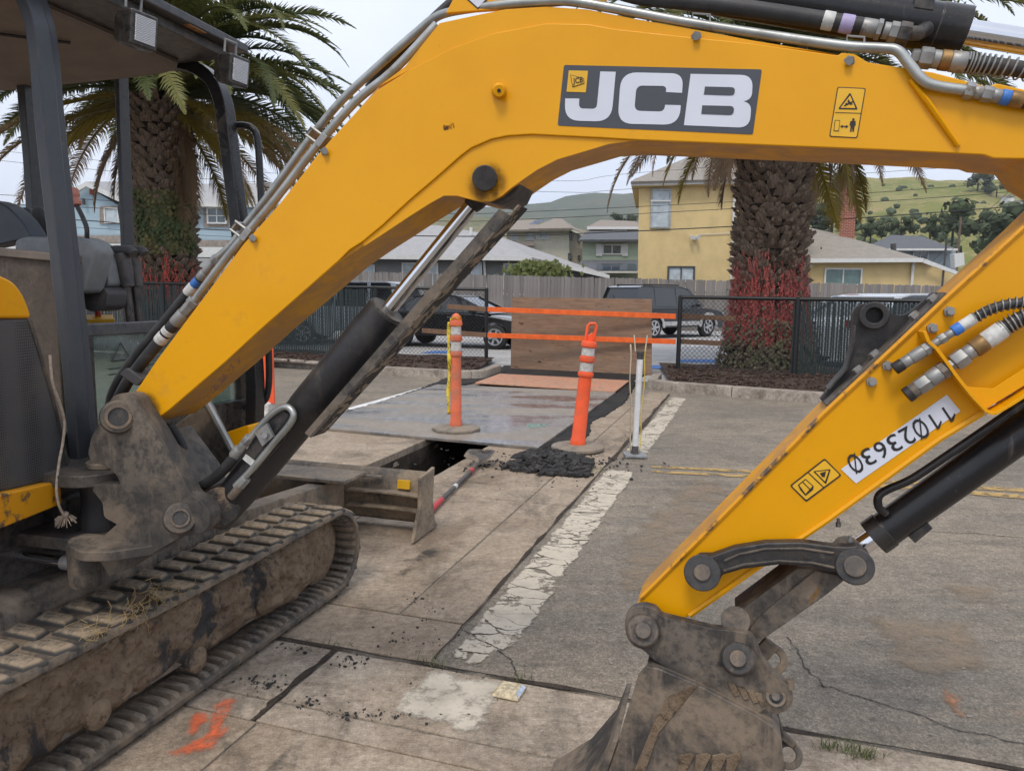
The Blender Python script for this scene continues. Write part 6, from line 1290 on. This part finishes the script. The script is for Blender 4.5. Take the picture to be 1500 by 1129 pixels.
t.set(b.inputs['Color1'], lin((.30, .075, .042))); t.set(b.inputs['Color2'], lin((.22, .055, .033))); t.set(b.inputs['Mortar'], lin((.42, .34, .3))); M_brick = t.done(b.outputs['Color'], .9)
a = at(1229, 352, 41); b_ = at(1256, 268, 41); chn = thing('chimney', V((a.x, 41, 0)), 'tall red brick chimney standing behind the yellow bungalow roof', 'chimney')
chn.rotation_euler.z = -atan2((a.x + b_.x) / 2, 41); wc = (b_.x - a.x) * .93; MB().box((wc / 2, .4, b_.z / 2), (wc, .8, b_.z)).build('brick_stack', M_brick, chn, local=True, bevel=.01); MB().box((wc / 2, .4, b_.z + .06), (wc + .1, .9, .12)).build('chimney_crown', M_brick, chn, local=True)
house('grey_house', 'low dark grey house with pale shingle roof left of the yellow house', 37, 8, [
    ('wall', [(430, 440), (430, 376), (780, 378), (780, 440)], M_gstuc, 0, 8), ('wall', [(778, 440), (778, 385), (800, 388), (892, 404), (892, 440)], M_gstuc, .6, 7), ('trim', [(420, 378), (779, 382), (779, 376), (420, 372)], M_trim, -.6, .1), ('trim', [(778, 376), (893, 403), (893, 408), (778, 382)], M_trim, -.5, .1),
    ('roof', [(420, 372, 36.4), (779, 377, 36.4), (728, 345, 43), (640, 330, 43), (420, 326, 43)], M_rg), ('roof', [(779, 377, 36.4), (893, 403, 37), (800, 371, 46), (728, 345, 43)], M_rg),
    ('win', 531, 388, 549, 440, M_wgl, M_trim, -.02, (1, 1)), ('win', 589, 385, 642, 432, M_wgl, M_trim, -.02, (2, 1)), ('win', 690, 384, 706, 432, M_wgl, M_trim, -.02, (1, 1)), ('win', 737, 386, 772, 432, M_wg, M_trim, -.02, (2, 1)), ('pipe', [(709, 380), (712, 430)], .06, M_trim, -.1, 'downpipe'), ('pipe', [(690, 345), (690, 333)], .08, M_trim, 4, 'vent')])
house('cream_house', 'cream two storey house with brown roof between grey roof and green house', 55, 9, [
    ('wall', [(742, 430), (742, 336), (834, 334), (834, 430)], M_cream, 0, 8), ('wall', [(834, 430), (834, 334), (856, 342), (856, 430)], m_siding('taupe_siding', (.33, .28, .22)), .1, 8), ('trim', [(736, 338), (836, 335), (858, 344), (858, 347), (836, 338), (736, 341)], M_cream, -.8, .15),
    ('roof', [(775, 335, 54), (837, 334, 54), (822, 320, 60), (812, 320, 60)], M_rt), ('roof', [(837, 334, 54), (859, 344, 56), (822, 320, 60)], M_rt), ('roof', [(725, 337, 54), (790, 336, 54), (785, 322, 62), (745, 322, 62)], M_rt), ('trim', [(770, 331), (782, 331), (800, 322), (786, 322)], simple('solar_panel', (.2, .23, .3), .15, .3), 3, .1),
    ('win', 785, 335, 804, 351, M_wgl, M_trim, -.02, (2, 1)), ('win', 770, 337, 782, 352, M_wgl, M_trim, -.02, (1, 1)), ('win', 748, 337, 758, 352, M_wgl, M_trim, -.02, (1, 1)), ('win', 834, 336, 838, 352, M_wg, M_dkt, .05, (1, 1)), ('win', 846, 341, 850, 355, M_wg, M_dkt, .05, (1, 1)), ('win', 832, 371, 837, 380, M_wg, M_dkt, -.05, (1, 1)), ('win', 846, 374, 850, 380, M_wg, M_dkt, .05, (1, 1)), ('trim', [(762, 355), (783, 355), (783, 360), (762, 360)], M_tan, -.6, .5)])
house('green_house', 'pale green house with white shutters and solar panels beside the yellow house', 50, 9, [
    ('wall', [(853, 430), (853, 350), (940, 350), (940, 430)], M_green, 0, 8), ('trim', [(848, 354), (940, 354), (940, 351), (848, 351)], M_trim, -.6, .1), ('roof', [(848, 351, 49.3), (940, 351, 49.3), (940, 338, 54), (858, 339, 54)], M_rd), ('roof', [(845, 397, 46), (940, 397, 46), (940, 381, 49.9), (851, 381, 49.9)], M_rd), ('trim', [(845, 400), (940, 400), (940, 397), (845, 397)], M_trim, -4.1, .1),
    ('win', 882, 358, 911, 373, M_wg, M_trim, -.02, (2, 1)), ('trim', [(873, 357), (882, 357), (882, 375), (873, 375)], M_trim, -.1, .08), ('trim', [(911, 357), (920, 357), (920, 375), (911, 375)], M_trim, -.1, .08), ('roof', [(872, 396, 45.9), (932, 396, 45.9), (932, 386, 48.5), (875, 386, 48.5)], simple('solar_glass', (.07, .09, .13), .12, .4))], .1)
house('brown_roof_house', 'small brown roofed house peeping over the green house', 72, 9, [('wall', [(863, 430), (863, 336), (940, 336), (940, 430)], m_siding('brown_siding', (.26, .19, .16)), 0, 8), ('roof', [(860, 332, 71), (945, 332, 71), (930, 324, 78), (880, 322, 78)], M_rt), ('win', 897, 334, 918, 342, M_wgl, M_trim, -.05, (2, 1)), ('trim', [(860, 336), (945, 336), (945, 332), (860, 332)], M_trim, -1, .1)])
house('blue_grey_house', 'blue grey house with dark roof beyond the yellow bungalow', 60, 9, [('wall', [(1290, 430), (1290, 364), (1400, 364), (1400, 430)], M_bgs, 0, 8), ('roof', [(1262, 365, 59), (1403, 365, 59), (1350, 346, 65), (1305, 344, 65)], M_rd), ('trim', [(1262, 367), (1403, 367), (1403, 364), (1262, 364)], M_trim, -1.1, .1), ('win', 1336, 368, 1360, 385, M_wg, M_trim, -.05, (2, 1)), ('wall', [(1399, 392), (1398, 372), (1412, 370), (1413, 388)], M_trim, -3, .6)])
house('light_blue_house', 'light blue house with tan trim behind the left palm trunk', 38, 9, [
    ('wall', [(-60, 440), (-60, 300), (100, 300), (100, 287), (125, 272), (172, 300), (212, 306), (212, 440)], M_blu, 0, 8), ('trim', [(98, 282), (126, 266), (126, 273), (98, 289)], M_trim, -.4, .2), ('trim', [(126, 266), (205, 302), (205, 310), (126, 273)], M_trim, -.4, .2), ('roof', [(126, 266, 37.6), (205, 302, 37.6), (240, 290, 46), (170, 266, 46)], M_rg),
    ('trim', [(-60, 356), (208, 356), (208, 345), (-60, 345)], M_tan, -.15, .1), ('trim', [(146, 302), (176, 302), (176, 328), (146, 328)], M_tan, -.06, .05), ('win', 154, 305, 174, 327, M_wgl, M_trim, -.1, (1, 1)), ('wall', [(210, 440), (210, 302), (400, 302), (400, 440)], M_blu, 1, 7), ('roof', [(205, 301, 38.5), (400, 300, 38.5), (400, 268, 44), (230, 270, 44)], M_rg), ('trim', [(210, 304), (400, 303), (400, 297), (210, 298)], M_trim, .4, .12),
    ('trim', [(298, 304), (340, 304), (340, 333), (298, 333)], M_tan, .94, .05), ('win', 304, 304, 332, 328, M_wg, M_trim, .9, (2, 2)), ('trim', [(210, 362), (400, 362), (400, 352), (210, 352)], M_tan, .85, .1), ('trim', [(-60, 364), (215, 366), (215, 357), (-60, 356)], M_trim, -2, 1.5), ('trim', [(215, 376), (400, 378), (400, 362), (215, 362)], M_trim, -1, 1.5), ('wall', [(-60, 440), (-60, 372), (400, 380), (400, 440)], m_stucco('pale_stucco', (.42, .42, .42)), -2.5, 1),
    ('trim', [(131, 277), (138, 277), (138, 285), (131, 285)], simple('red_gable_vent', (.3, .07, .05), .8), -.1, .08), ('pipe', [(122, 291), (123, 300)], .08, M_dkt, -.2, 'wall_lantern')])
# ------------------------------------------------------------------ overhead wires and far pole
M_wire = simple('wire', (.02, .02, .022), .7)
def wire(px, Y, r, label):
    pts = spline([at(x, y, Y + (x - 750) * 0.0) for x, y in px], 8); MB().tube(pts, r, 5).build('power_line', M_wire, label=label, cat='wire', group='overhead wires')
wire([(-300, 305), (106, 322), (210, 331), (400, 340), (640, 346), (800, 344), (1090, 331), (1193, 324), (1500, 301), (1900, 262)], 27, .019, 'thickest black cable, lowest of the wires over the roofs')
wire([(-300, 285), (106, 303), (300, 314), (640, 324), (800, 320), (1090, 305), (1193, 301), (1481, 281), (1900, 240)], 27, .011, 'second lowest black wire crossing the yellow house')
wire([(-300, 270), (106, 291), (300, 303), (640, 313), (800, 309), (1090, 295), (1196, 288), (1452, 269), (1900, 228)], 27, .010, 'third lowest black wire crossing the upper window')
wire([(-300, 205), (300, 262), (800, 281), (936, 276), (1500, 238)], 30, .008, 'thin wire against the sky under the boom arch'); wire([(-300, 190), (300, 248), (800, 265), (938, 253), (1500, 210)], 30, .007, 'thinnest topmost wire against the sky under the boom arch')
wire([(-300, 318), (106, 333), (210, 340), (300, 345), (460, 352)], 27, .008, 'thin wire before the light blue house wall')
for i, (a, b) in enumerate((((1487, 278), (1375, 385)), ((1480, 279), (1362, 386)))): wire([a, b], 45, .012, 'slanting service wire on the right above the dark tree' if i == 0 else 'slanting service wire just left of its twin at right')
a, b = at(1404, 362, 90), at(1404, 318, 90); up_ = thing('utility_pole', V((a.x, 90, 0)), 'distant thin brown utility pole on the hillside at right', 'utility pole'); MB().cyl((a.x, 90, 0), (a.x, 90, b.z), .16, .12, 8).build('pole', m_wood('pole_wood', (.16, .11, .08), (.22, .16, .12)), up_); MB().box((a.x, 90, b.z - .8), (1.6, .12, .14)).build('crossarm', M_dkt, up_)
# ------------------------------------------------------------------ palms
def m_leaf(name, a, b, tip=None):
    t = NT(name); r = t.rnd(); k = t.mix(r, a, b)
    if tip:
        x = t.sep()[0]; k = t.mix(t.ramp(t.math('ADD', x, t.math('MULTIPLY', t.noise(3, 3), 1.5)), 2.2, 3.6), k, tip)
    t.done(k, .55, spec=.35)
    tl = t.n('ShaderNodeBsdfTranslucent'); t.set(tl.inputs[0], k); mx = t.n('ShaderNodeMixShader'); mx.inputs[0].default_value = .34; t.l(t.p.outputs[0], mx.inputs[1]); t.l(tl.outputs[0], mx.inputs[2]); t.l(mx.outputs[0], t.out.inputs[0]); return t.m
M_fr = m_leaf('palm_green', (.055, .08, .02), (.18, .175, .05)); M_fry = m_leaf('palm_yellowing', (.19, .145, .025), (.34, .25, .04), (.30, .2, .12)); M_frd = m_leaf('palm_dry', (.22, .14, .075), (.36, .26, .17))
t = NT('palm_boot'); fb = t.noise(9, 8, .75, t.vec((7, 3, 1)), .5); bl = t.noise(14, 5, .7); k = t.mix(t.ramp(fb, .32, .68), (.075, .053, .038), (.34, .25, .18)); k = t.mix(t.math('MULTIPLY', t.rnd(), .4), k, (.13, .09, .065)); k = t.mix(t.ramp(bl, .58, .7), k, (.04, .028, .02)); t.bump(t.math('ADD', fb, bl), .9, .02); M_boot = t.done(k, .9); M_trunk = simple('palm_trunk', (.035, .024, .018), .95, 0, .4, 6, .5)
def frond_mesh(L_, e0, bend, seed, mat, dense=100, wmax=.46, droop=0.0):
    rs = random.Random(seed); mb = MB(); N = 30; p = V((0, 0, 0)); pts, dirs = [p], []
    for i in range(N):
        t_ = (i + .5) / N; e = e0 - bend * t_ ** 1.5; d = V((cos(e), 0, sin(e))); dirs.append(d); p = p + d * (L_ / N); pts.append(p)
    dirs.append(dirs[-1]); mb.tube(pts, [.045 * (1 - .93 * i / N) + .003 for i in range(N + 1)], 5)
    for k in range(dense):
        t_ = .10 + .9 * k / (dense - 1); f_ = t_ * N; i = min(int(f_), N - 1); P = pts[i].lerp(pts[i + 1], f_ - i); d = dirs[i]; up = V((-d.z, 0, d.x)); ln = wmax * (sin(pi * min(1, t_ * .93 + .07) ** .8) ** .6) * rs.uniform(.8, 1.12) * (1 if t_ < .93 else .7)
        for s in (-1, 1):
            v_ = (d * rs.uniform(.55, .85) + V((0, s, 0)) * rs.uniform(.7, .95) + up * rs.uniform(.1, .45)).normalized(); tipv = P + v_ * ln + V((0, 0, -1)) * ln * (droop + rs.uniform(.02, .2)); mid = P + v_ * ln * .5
            wd = d * (.019 if droop < .2 else .015); q = [mb.b.verts.new(x) for x in (P - wd, mid - wd * 1.1, tipv, mid + wd * 1.1, P + wd)]; mb._f(q)
    return mb
FR = {}
def frond(kind, var, parent):
    key = (kind, var)
    if key not in FR:
        L_, e0, bend, mat, dr = {'up': (4.3, 1.15, 1.1, M_fr, 0), 'arch': (4.6, .75, 1.5, M_fr, .05), 'out': (4.4, .25, 1.25, M_fr, .1), 'low': (4.0, -.2, 1.0, M_fry, .25), 'hang': (3.3, -.75, .75, M_fry, .5), 'dead': (2.5, -1.0, .5, M_frd, .6)}[kind]
        rs = random.Random(var * 7 + len(kind)); o = frond_mesh(L_ * rs.uniform(.85, 1.1), e0 + rs.uniform(-.15, .15), bend * rs.uniform(.8, 1.25), var, mat, droop=dr).build('frond', mat, parent, local=True, smooth=0, norm=False); FR[key] = o; return o
    return inst(FR[key], parent)
def palm(name, label, base, H, r0, r1, plan_, seed, fs=1.0):
    rs = random.Random(seed); root = thing(name, base, label, 'palm tree', 'date palms behind the kerb')
    R = lambda z: r0 + (r1 - r0) * min(1, z / H) ** .7 + .17 * max(0, 1 - z / 1.3) ** 1.5
    mb = MB(); mb.lathe((0, 0, -.2), (0, 0, H + .3), [(i / 14, R(H * i / 14) * (1 if i < 14 else .5) - .05) for i in range(15)], 22); mb.build('trunk', M_trunk, root, local=True)
    protos = []
    for v_ in range(6):
        bm = MB(); w_, h_ = rs.uniform(.22, .30), rs.uniform(.16, .23); xs_ = [-.5 + i / 7 for i in range(8)]
        top = [(.55 + .45 * sin(pi * (x + .5)) ** .6) * rs.uniform(.72, 1.12) for x in xs_]
        rows = []
        for k, (zz, yy) in enumerate(((0, -.02), (.5, -.085), (1, -.115))): rows.append([bm.b.verts.new((x * w_ * (1 - .12 * k) + rs.uniform(-.01, .01), yy * rs.uniform(.75, 1.25) - .035 * (1 - (2 * x) ** 2), zz * h_ * (tp if k == 2 else 1) - .03 * (1 - k / 2))) for x, tp in zip(xs_, top)])
        rows.append([bm.b.verts.new((v.co.x, v.co.y + rs.uniform(.035, .06), v.co.z - .015)) for v in rows[2]]); rows.append([bm.b.verts.new((v.co.x, .03, v.co.z * .4)) for v in rows[2]])
        for r_, q_ in zip(rows, rows[1:]):
            for i in range(7): bm._f([r_[i], r_[i + 1], q_[i + 1], q_[i]])
        protos.append(bm.build('leaf_base', M_boot, root, local=True, smooth=20))
    used = set(); rest = bmesh.new(); n = 18; row = 0; z = .2; nobj = 0
    while z < H + .1:
        for k in range(n):
            a = 2 * pi * (k + .5 * (row % 2)) / n + rs.uniform(-.08, .08); rr = R(z) - .06; pv_ = rs.randrange(6)
            M = Matrix.Translation((cos(a) * rr, sin(a) * rr, z + rs.uniform(-.035, .035))) @ Matrix.Rotation(a + pi / 2, 4, 'Z') @ Matrix.Rotation(rs.uniform(-.05, .35), 4, 'X') @ Matrix.Rotation(rs.uniform(-.22, .22), 4, 'Y') @ Matrix.Diagonal((rs.uniform(.8, 1.25), rs.uniform(.6, 1.5), rs.uniform(.75, 1.25), 1))
            if sin(a) < -.25 and nobj < 286:
                nobj += 1
                if pv_ not in used: protos[pv_].matrix_local = M; used.add(pv_)
                else: inst(protos[pv_], root, M)
            else:
                n0 = len(rest.verts); rest.from_mesh(protos[pv_].data); rest.verts.ensure_lookup_table(); bmesh.ops.transform(rest, matrix=M, verts=rest.verts[n0:])
        z += .135; row += 1
    me = bpy.data.meshes.new('far_leaf_bases'); rest.to_mesh(me); rest.free(); me.materials.append(M_boot); o = link(bpy.data.objects.new('leaf_bases', me), root); o['kind'] = 'stuff'
    for kind, cnt, zoff in plan_:
        for k in range(cnt):
            a = 2 * pi * (k + rs.uniform(-.35, .35)) / cnt + seed
            if kind == 'dead': a = (-2.62, -.5, -2.85, -.3, 2.6, .4, 1.5)[k % 7] + rs.uniform(-.1, .1)
            elif kind in ('hang', 'low') and sin(a) < -.62: continue
            f = frond(kind, rs.randrange(4), root); zz = H + zoff + rs.uniform(-.15, .15); rr = r1 * .45
            f.matrix_local = Matrix.Translation((cos(a) * rr, sin(a) * rr, zz)) @ Matrix.Rotation(a, 4, 'Z') @ Matrix.Rotation(rs.uniform(-.14, .14), 4, 'Y') @ Matrix.Rotation(rs.uniform(-.35, .35), 4, 'X') @ Matrix.Scale(rs.uniform(.86, 1.08) * fs, 4)
    return root
PB1 = at(247, 500, 18.2); PB1.z = .1
pa1 = palm('palm_tree', 'large palm with ivy clad trunk and yellowing fronds seen through the cab', PB1, 5.75, .66, .68, (('up', 30, .6), ('arch', 56, .5), ('out', 60, .35), ('low', 28, .1), ('hang', 7, 0), ('dead', 7, 0)), 3, 1.16)
PB2 = at(1122, 500, 14.3); PB2.z = .1
pa2 = palm('palm_tree', 'thick palm trunk with red draping rising under the boom arch', PB2, 5.5, .58, .62, (('up', 16, .55), ('arch', 26, .4), ('out', 34, .2), ('low', 26, 0), ('hang', 12, -.1), ('dead', 5, -.1)), 11)
def leafcloud(name, n, fn, mat, size, seed, **k):
    rs = random.Random(seed); mb = MB()
    for _ in range(n):
        p, nr = fn(rs); x = V((rs.gauss(0, 1), rs.gauss(0, 1), rs.gauss(0, 1))).cross(nr).normalized(); y = (nr.cross(x) + nr * rs.uniform(-.6, .6)).normalized(); s = size * rs.uniform(.5, 1.3)
        mb._f([mb.b.verts.new(q) for q in (p - x * s * .5, p + y * s * .45, p + x * s * .6, p - y * s * .45)])
    return mb.build(name, mat, None, smooth=0, norm=False, **k)
M_ivy = m_leaf('ivy_leaf', (.03, .06, .012), (.09, .12, .03)); M_ivy.name = 'ivy'
t = NT('mixed_creeper'); n1 = t.noise(3, 4); n2 = t.noise(40, 2); k = t.mix(t.ramp(n1, .4, .6), (.045, .075, .018), (.13, .12, .035)); k = t.mix(t.ramp(n2, .5, .7), k, (.07, .05, .03)); M_creep = t.done(k, .7)
def on_trunk(base, R, z0, z1, a0, a1, bulge=.12):
    def fn(rs):
        z = rs.uniform(z0, z1); a = rs.uniform(a0, a1); nr = V((cos(a), sin(a), 0)); c = noise.noise(V((a * 3, z * 2.5, base.x)))
        r = R + bulge * (.6 + c) + rs.gauss(0, .05); return base + nr * r + Z3 * z, nr
    return fn
leafcloud('ivy', 5200, on_trunk(PB1, .66, 2.2, 3.65, -2.0, -.1), M_creep, .085, 5, label='green ivy clinging to the trunk of the left palm', cat='ivy')
def base_fn(rs):
    a = rs.uniform(-pi, .2); z = abs(rs.gauss(0, .42)); r = .74 + rs.gauss(0, .1) + .12 * (1 - z); nr = V((cos(a), sin(a), .3)); return PB2 + V((cos(a) * r, sin(a) * r, z)), nr
leafcloud('dry_vines', 4200, base_fn, (lambda t: (t.done(t.mix(t.ramp(t.noise(4, 5), .4, .62), (.13, .095, .07), (.12, .12, .055)), .8)))(NT('dry_vine_leaf')), .07, 6, label='dry brown and green vines heaped round the foot of the right palm', cat='vines')
M_net = simple('red_netting', (.42, .085, .07), .6, 0, .35, 9); M_net2 = simple('orange_red_netting', (.55, .075, .045), .6, 0, .3, 9)
def netting(base, R0, ztop, zbot, flare, n, mat, label, seed, a0=-pi, a1=0):
    rs = random.Random(seed); mb = MB()
    for k in range(n):
        a = rs.uniform(a0, a1); zt = ztop * rs.uniform(.72, 1.02) if rs.random() < .6 else (ztop - .45) * rs.uniform(.7, 1); da = rs.uniform(-.1, .1); z = zt; i = 0
        while z > zbot * rs.uniform(.6, 1.2):
            f_ = (ztop - z) / (ztop - zbot); r = R0 + .10 + flare * max(0, f_) ** 1.6 + .03 * sin(i * .7 + k); aa = a + da * f_ + .02 * sin(i * .5 + k); p = base + V((cos(aa) * r, sin(aa) * r, z)); s = rs.uniform(.006, .017)
            x = V((-sin(aa), cos(aa), 0)) * s * rs.uniform(.5, 1.4) + Z3 * rs.uniform(-.4, .4) * s; y = Z3 * s * 1.2 + V((cos(aa), sin(aa), 0)) * rs.uniform(-.5, .5) * s
            mb._f([mb.b.verts.new(q) for q in (p - x, p - y, p + x, p + y)])
            if rs.random() < .12 * f_ + .02:
                dd = rs.uniform(-.12, .12); mb.tube([p, base + V((cos(aa + dd) * r, sin(aa + dd) * r, z - .1))], .004, 3, cap=False)
            z -= .03; i += 1
    return mb.build('red_netting', mat, None, smooth=0, norm=False, label=label, cat='netting', group='red netting on the palm trunks')
netting(PB2, .58, 2.15, .45, .18, 210, M_net, 'tattered red netting draped round the right palm trunk', 8); netting(PB1, .68, 2.25, 1.0, .12, 110, M_net2, 'orange red netting draped round the left palm trunk', 9)
# shrub over the board fence by the grey house
sb = at(786, 412, 32.5); 
def sh_fn(rs): p = sb + V((rs.gauss(0, .55), rs.gauss(0, .3), .9 * rs.random() * (1 - .3 * abs(rs.gauss(0, .5))))); return p, V((rs.gauss(0, 1), -1, .2))
leafcloud('shrub', 1100, sh_fn, m_leaf('shrub_leaf', (.10, .13, .03), (.24, .26, .10)), .2, 12, label='pale green leafy shrub poking above the board fence', cat='shrub')
# ------------------------------------------------------------------ hills
def m_hill(name, a, b, c, s, dark):
    t = NT(name); n1 = t.noise(s, 8, .65, dist=.5); n2 = t.noise(s * 6, 7, .7); n3 = t.noise(s * 22, 5, .75)
    k = t.mix(t.ramp(n1, .38, .62), a, b); k = t.mix(t.ramp(n2, .52, .68), k, c); k = t.mix(t.math('MULTIPLY', t.ramp(n3, .56, .64), .85), k, dark); return t.done(k, .95, spec=.1)
M_grass = m_hill('grass_hill', (.15, .17, .045), (.27, .235, .10), (.33, .25, .14), .02, (.07, .09, .035)); M_scrub = m_hill('scrub_hill', (.045, .065, .03), (.075, .085, .04), (.13, .10, .06), .004, (.025, .04, .02)); M_mid = m_hill('mid_hill', (.13, .13, .05), (.2, .165, .085), (.06, .08, .03), .006, (.04, .055, .025))
def hill(name, ridge, Y0, Y1, mat, amp, nx=150, ny=40, back=1.35):
    mb = MB(); g = {}; x0, x1 = ridge[0][0], ridge[-1][0]
    def ry(px):
        for (a, ya), (b, yb) in zip(ridge, ridge[1:]):
            if px <= b: f_ = (px - a) / (b - a); f_ = f_ * f_ * (3 - 2 * f_); return ya + (yb - ya) * f_
        return ridge[-1][1]
    for i in range(nx + 1):
        px = x0 + (x1 - x0) * i / nx; top = at(px, ry(px), Y1)
        for j in range(ny + 1):
            t_ = j / ny * back; Y = Y0 + (Y1 - Y0) * t_; x = top.x * (Y / Y1) if t_ <= 1 else top.x
            s = min(t_, 1); h = (top.z + 8) * (s ** 1.15) - 8 if t_ <= 1 else top.z * (1 - (t_ - 1) / (back - 1) * .5)
            n_ = noise.fractal(V((x, Y, 0)) / (amp * 6), 1, 2, 5) * amp * min(1, s * 3) * (.25 if abs(t_ - 1) < .02 else 1 - .6 * s); g[i, j] = mb.b.verts.new((x, Y, max(h + n_, -8)))
    for i in range(nx):
        for j in range(ny): mb._f([g[i, j], g[i + 1, j], g[i + 1, j + 1], g[i, j + 1]])
    return mb.build(name, mat, smooth=180, kind='structure')
hill('far_hills', [(-900, 335), (-300, 325), (100, 318), (400, 312), (664, 303), (735, 300), (770, 298), (805, 293), (830, 287), (878, 281), (905, 284), (940, 280), (1020, 276), (1150, 285), (1300, 300), (2300, 310)], 1000, 2600, M_scrub, 44)
hill('hills', [(-300, 420), (300, 390), (520, 345), (640, 318), (700, 312), (770, 320), (840, 334), (960, 352), (1100, 400), (1200, 420)], 500, 1300, M_mid, 18)
hill('grass_hill', [(1000, 425), (1080, 360), (1140, 300), (1185, 268), (1215, 257), (1262, 261), (1300, 262), (1345, 259), (1400, 259), (1440, 258), (1520, 262), (1800, 250), (2400, 260)], 120, 620, M_grass, 9)
M_bush = simple('hill_bush', (.055, .075, .035), .9, 0, .4, .5); 
def hpt(px, py, Y): return at(px, py, Y)
def tree_mesh(seed, n=620):
    rs = random.Random(seed); mb = MB(); cl = [(V((rs.gauss(0, .42), rs.gauss(0, .4), .55 + rs.gauss(0, .22))), rs.uniform(.22, .38)) for _ in range(9)]
    for _ in range(n):
        c, r = rs.choice(cl); d = V((rs.gauss(0, 1), rs.gauss(0, 1), rs.gauss(0, 1))).normalized(); p = c + d * r * rs.uniform(.7, 1.05); s = rs.uniform(.03, .085); x = d.orthogonal().normalized() * s; y = d.cross(x); mb._f([mb.b.verts.new(q) for q in (p - x, p - y * .8, p + x, p + y * .8)])
    for c, r in cl: mb.ball(c, r * .66, 1)
    return mb
crowns = []
def hill_tree(px, py, hpx, Y, label, name='hillside_tree', wide=1.3):
    b = at(px, py, Y); t_ = at(px, py - hpx, Y); h = t_.z - b.z; root = thing(name, b, label, 'tree', 'dark trees on the hillside')
    if len(crowns) < 4: o = tree_mesh(20 + len(crowns)).build('crown', M_bush, root, local=True, smooth=0, norm=False); crowns.append(o)
    else: o = inst(random.choice(crowns), root)
    o.matrix_local = Matrix.Rotation(random.uniform(0, 6), 4, 'Z') @ Matrix.Diagonal((h * wide, h * wide, h, 1)); MB().cyl((0, 0, -h * .3), (0, 0, h * .4), h * .05, n=6).build('trunk', M_trunk, root, local=True)
ht = [(1475, 372, 66, 130, 'huge dark tree on the hillside beside the boom dipper gap at right'), (1440, 352, 38, 160, 'dark tree left of the huge one on the hillside'), (1432, 278, 24, 480, 'round dark tree on the hill crest under the boom'), (1460, 284, 18, 470, 'low dark tree right of the crest tree'), (1320, 344, 26, 180, 'dark bush between chimney and vent mast'), (1362, 348, 30, 175, 'dark tall bush on the hillside left of the pole'), (1395, 350, 34, 170, 'dark cypress like tree beside the far pole'), (1218, 340, 44, 190, 'dark tree just left of the brick chimney'), (1210, 296, 40, 420, 'hazy tree on the hill left of the chimney top'), (1275, 352, 22, 160, 'dark bush right of the chimney base'), (1378, 330, 16, 260, 'small bush on the middle of the hillside'), (915, 329, 18, 330, 'rounded dark tree between the green house roof and yellow wall')]
for px, py, hp, Y, lb in ht: hill_tree(px, py, hp, Y, lb, wide=.8 if 'tall' in lb or 'cypress' in lb else 1.3)
rs = random.Random(44); mb = MB()
for _ in range(150):
    px = rs.uniform(1180, 1600); f_ = rs.random(); ytop = 262; Y = 620 - 430 * f_ ** .8; py = ytop + 8 + (360 - ytop) * f_; p = at(px, py, Y * .93); h = rs.uniform(.7, 2.4); mb.ball(p, h, 1, (1.3, 1.3, .9))
for v in mb.b.verts: v.co += V((rs.uniform(-.4, .4), rs.uniform(-.4, .4), rs.uniform(-.4, .4)))
mb.build('hill_scrub', M_bush, smooth=0, kind='stuff')
M_farh = simple('far_house', (.6, .6, .6), .8, 0, .15, .2)
for i, (px, py, wpx) in enumerate(((1476, 292, 9), (1490, 300, 12), (1450, 310, 8), (1488, 308, 9))):
    c = at(px, py, 420); s = wpx * 420 / F; r = thing('far_house', (c.x, 420, c.z - 3), ('white house high on the hill edge at right', 'largest white house on the hill at right', 'white house lowest on the hill above the dark tree', 'white house just under the largest one on the hill')[i], 'house'); MB().box((0, 0, 2.4), (s, 6, 3.2)).build('wall', M_farh, r, local=True); MB().prism([V((-s * .55, -3.4, 4)), V((s * .55, -3.4, 4)), V((s * .4, -3.4, 5.2)), V((-s * .4, -3.4, 5.2))], (0, 6.8, 0)).build('roof', M_rt, r, local=True)
# ------------------------------------------------------------------ the air
HAZE = .00016
mb = MB(); mb.box((0, 1500, 150), (5200, 4200, 480)); hz_ = mb.build('haze', None, smooth=0, kind='stuff') if False else None
mb = MB(); mb.box((0, 1450, 220), (7000, 4300, 462)); t = bpy.data.materials.new('haze'); t.use_nodes = True; nt = t.node_tree; nt.nodes.clear(); o_ = nt.nodes.new('ShaderNodeOutputMaterial'); pv = nt.nodes.new('ShaderNodeVolumePrincipled'); pv.inputs['Color'].default_value = (.86, .91, 1, 1); pv.inputs['Density'].default_value = HAZE; nt.links.new(pv.outputs[0], o_.inputs['Volume'])
if HAZE: mb.build('haze', t, smooth=0, kind='stuff')
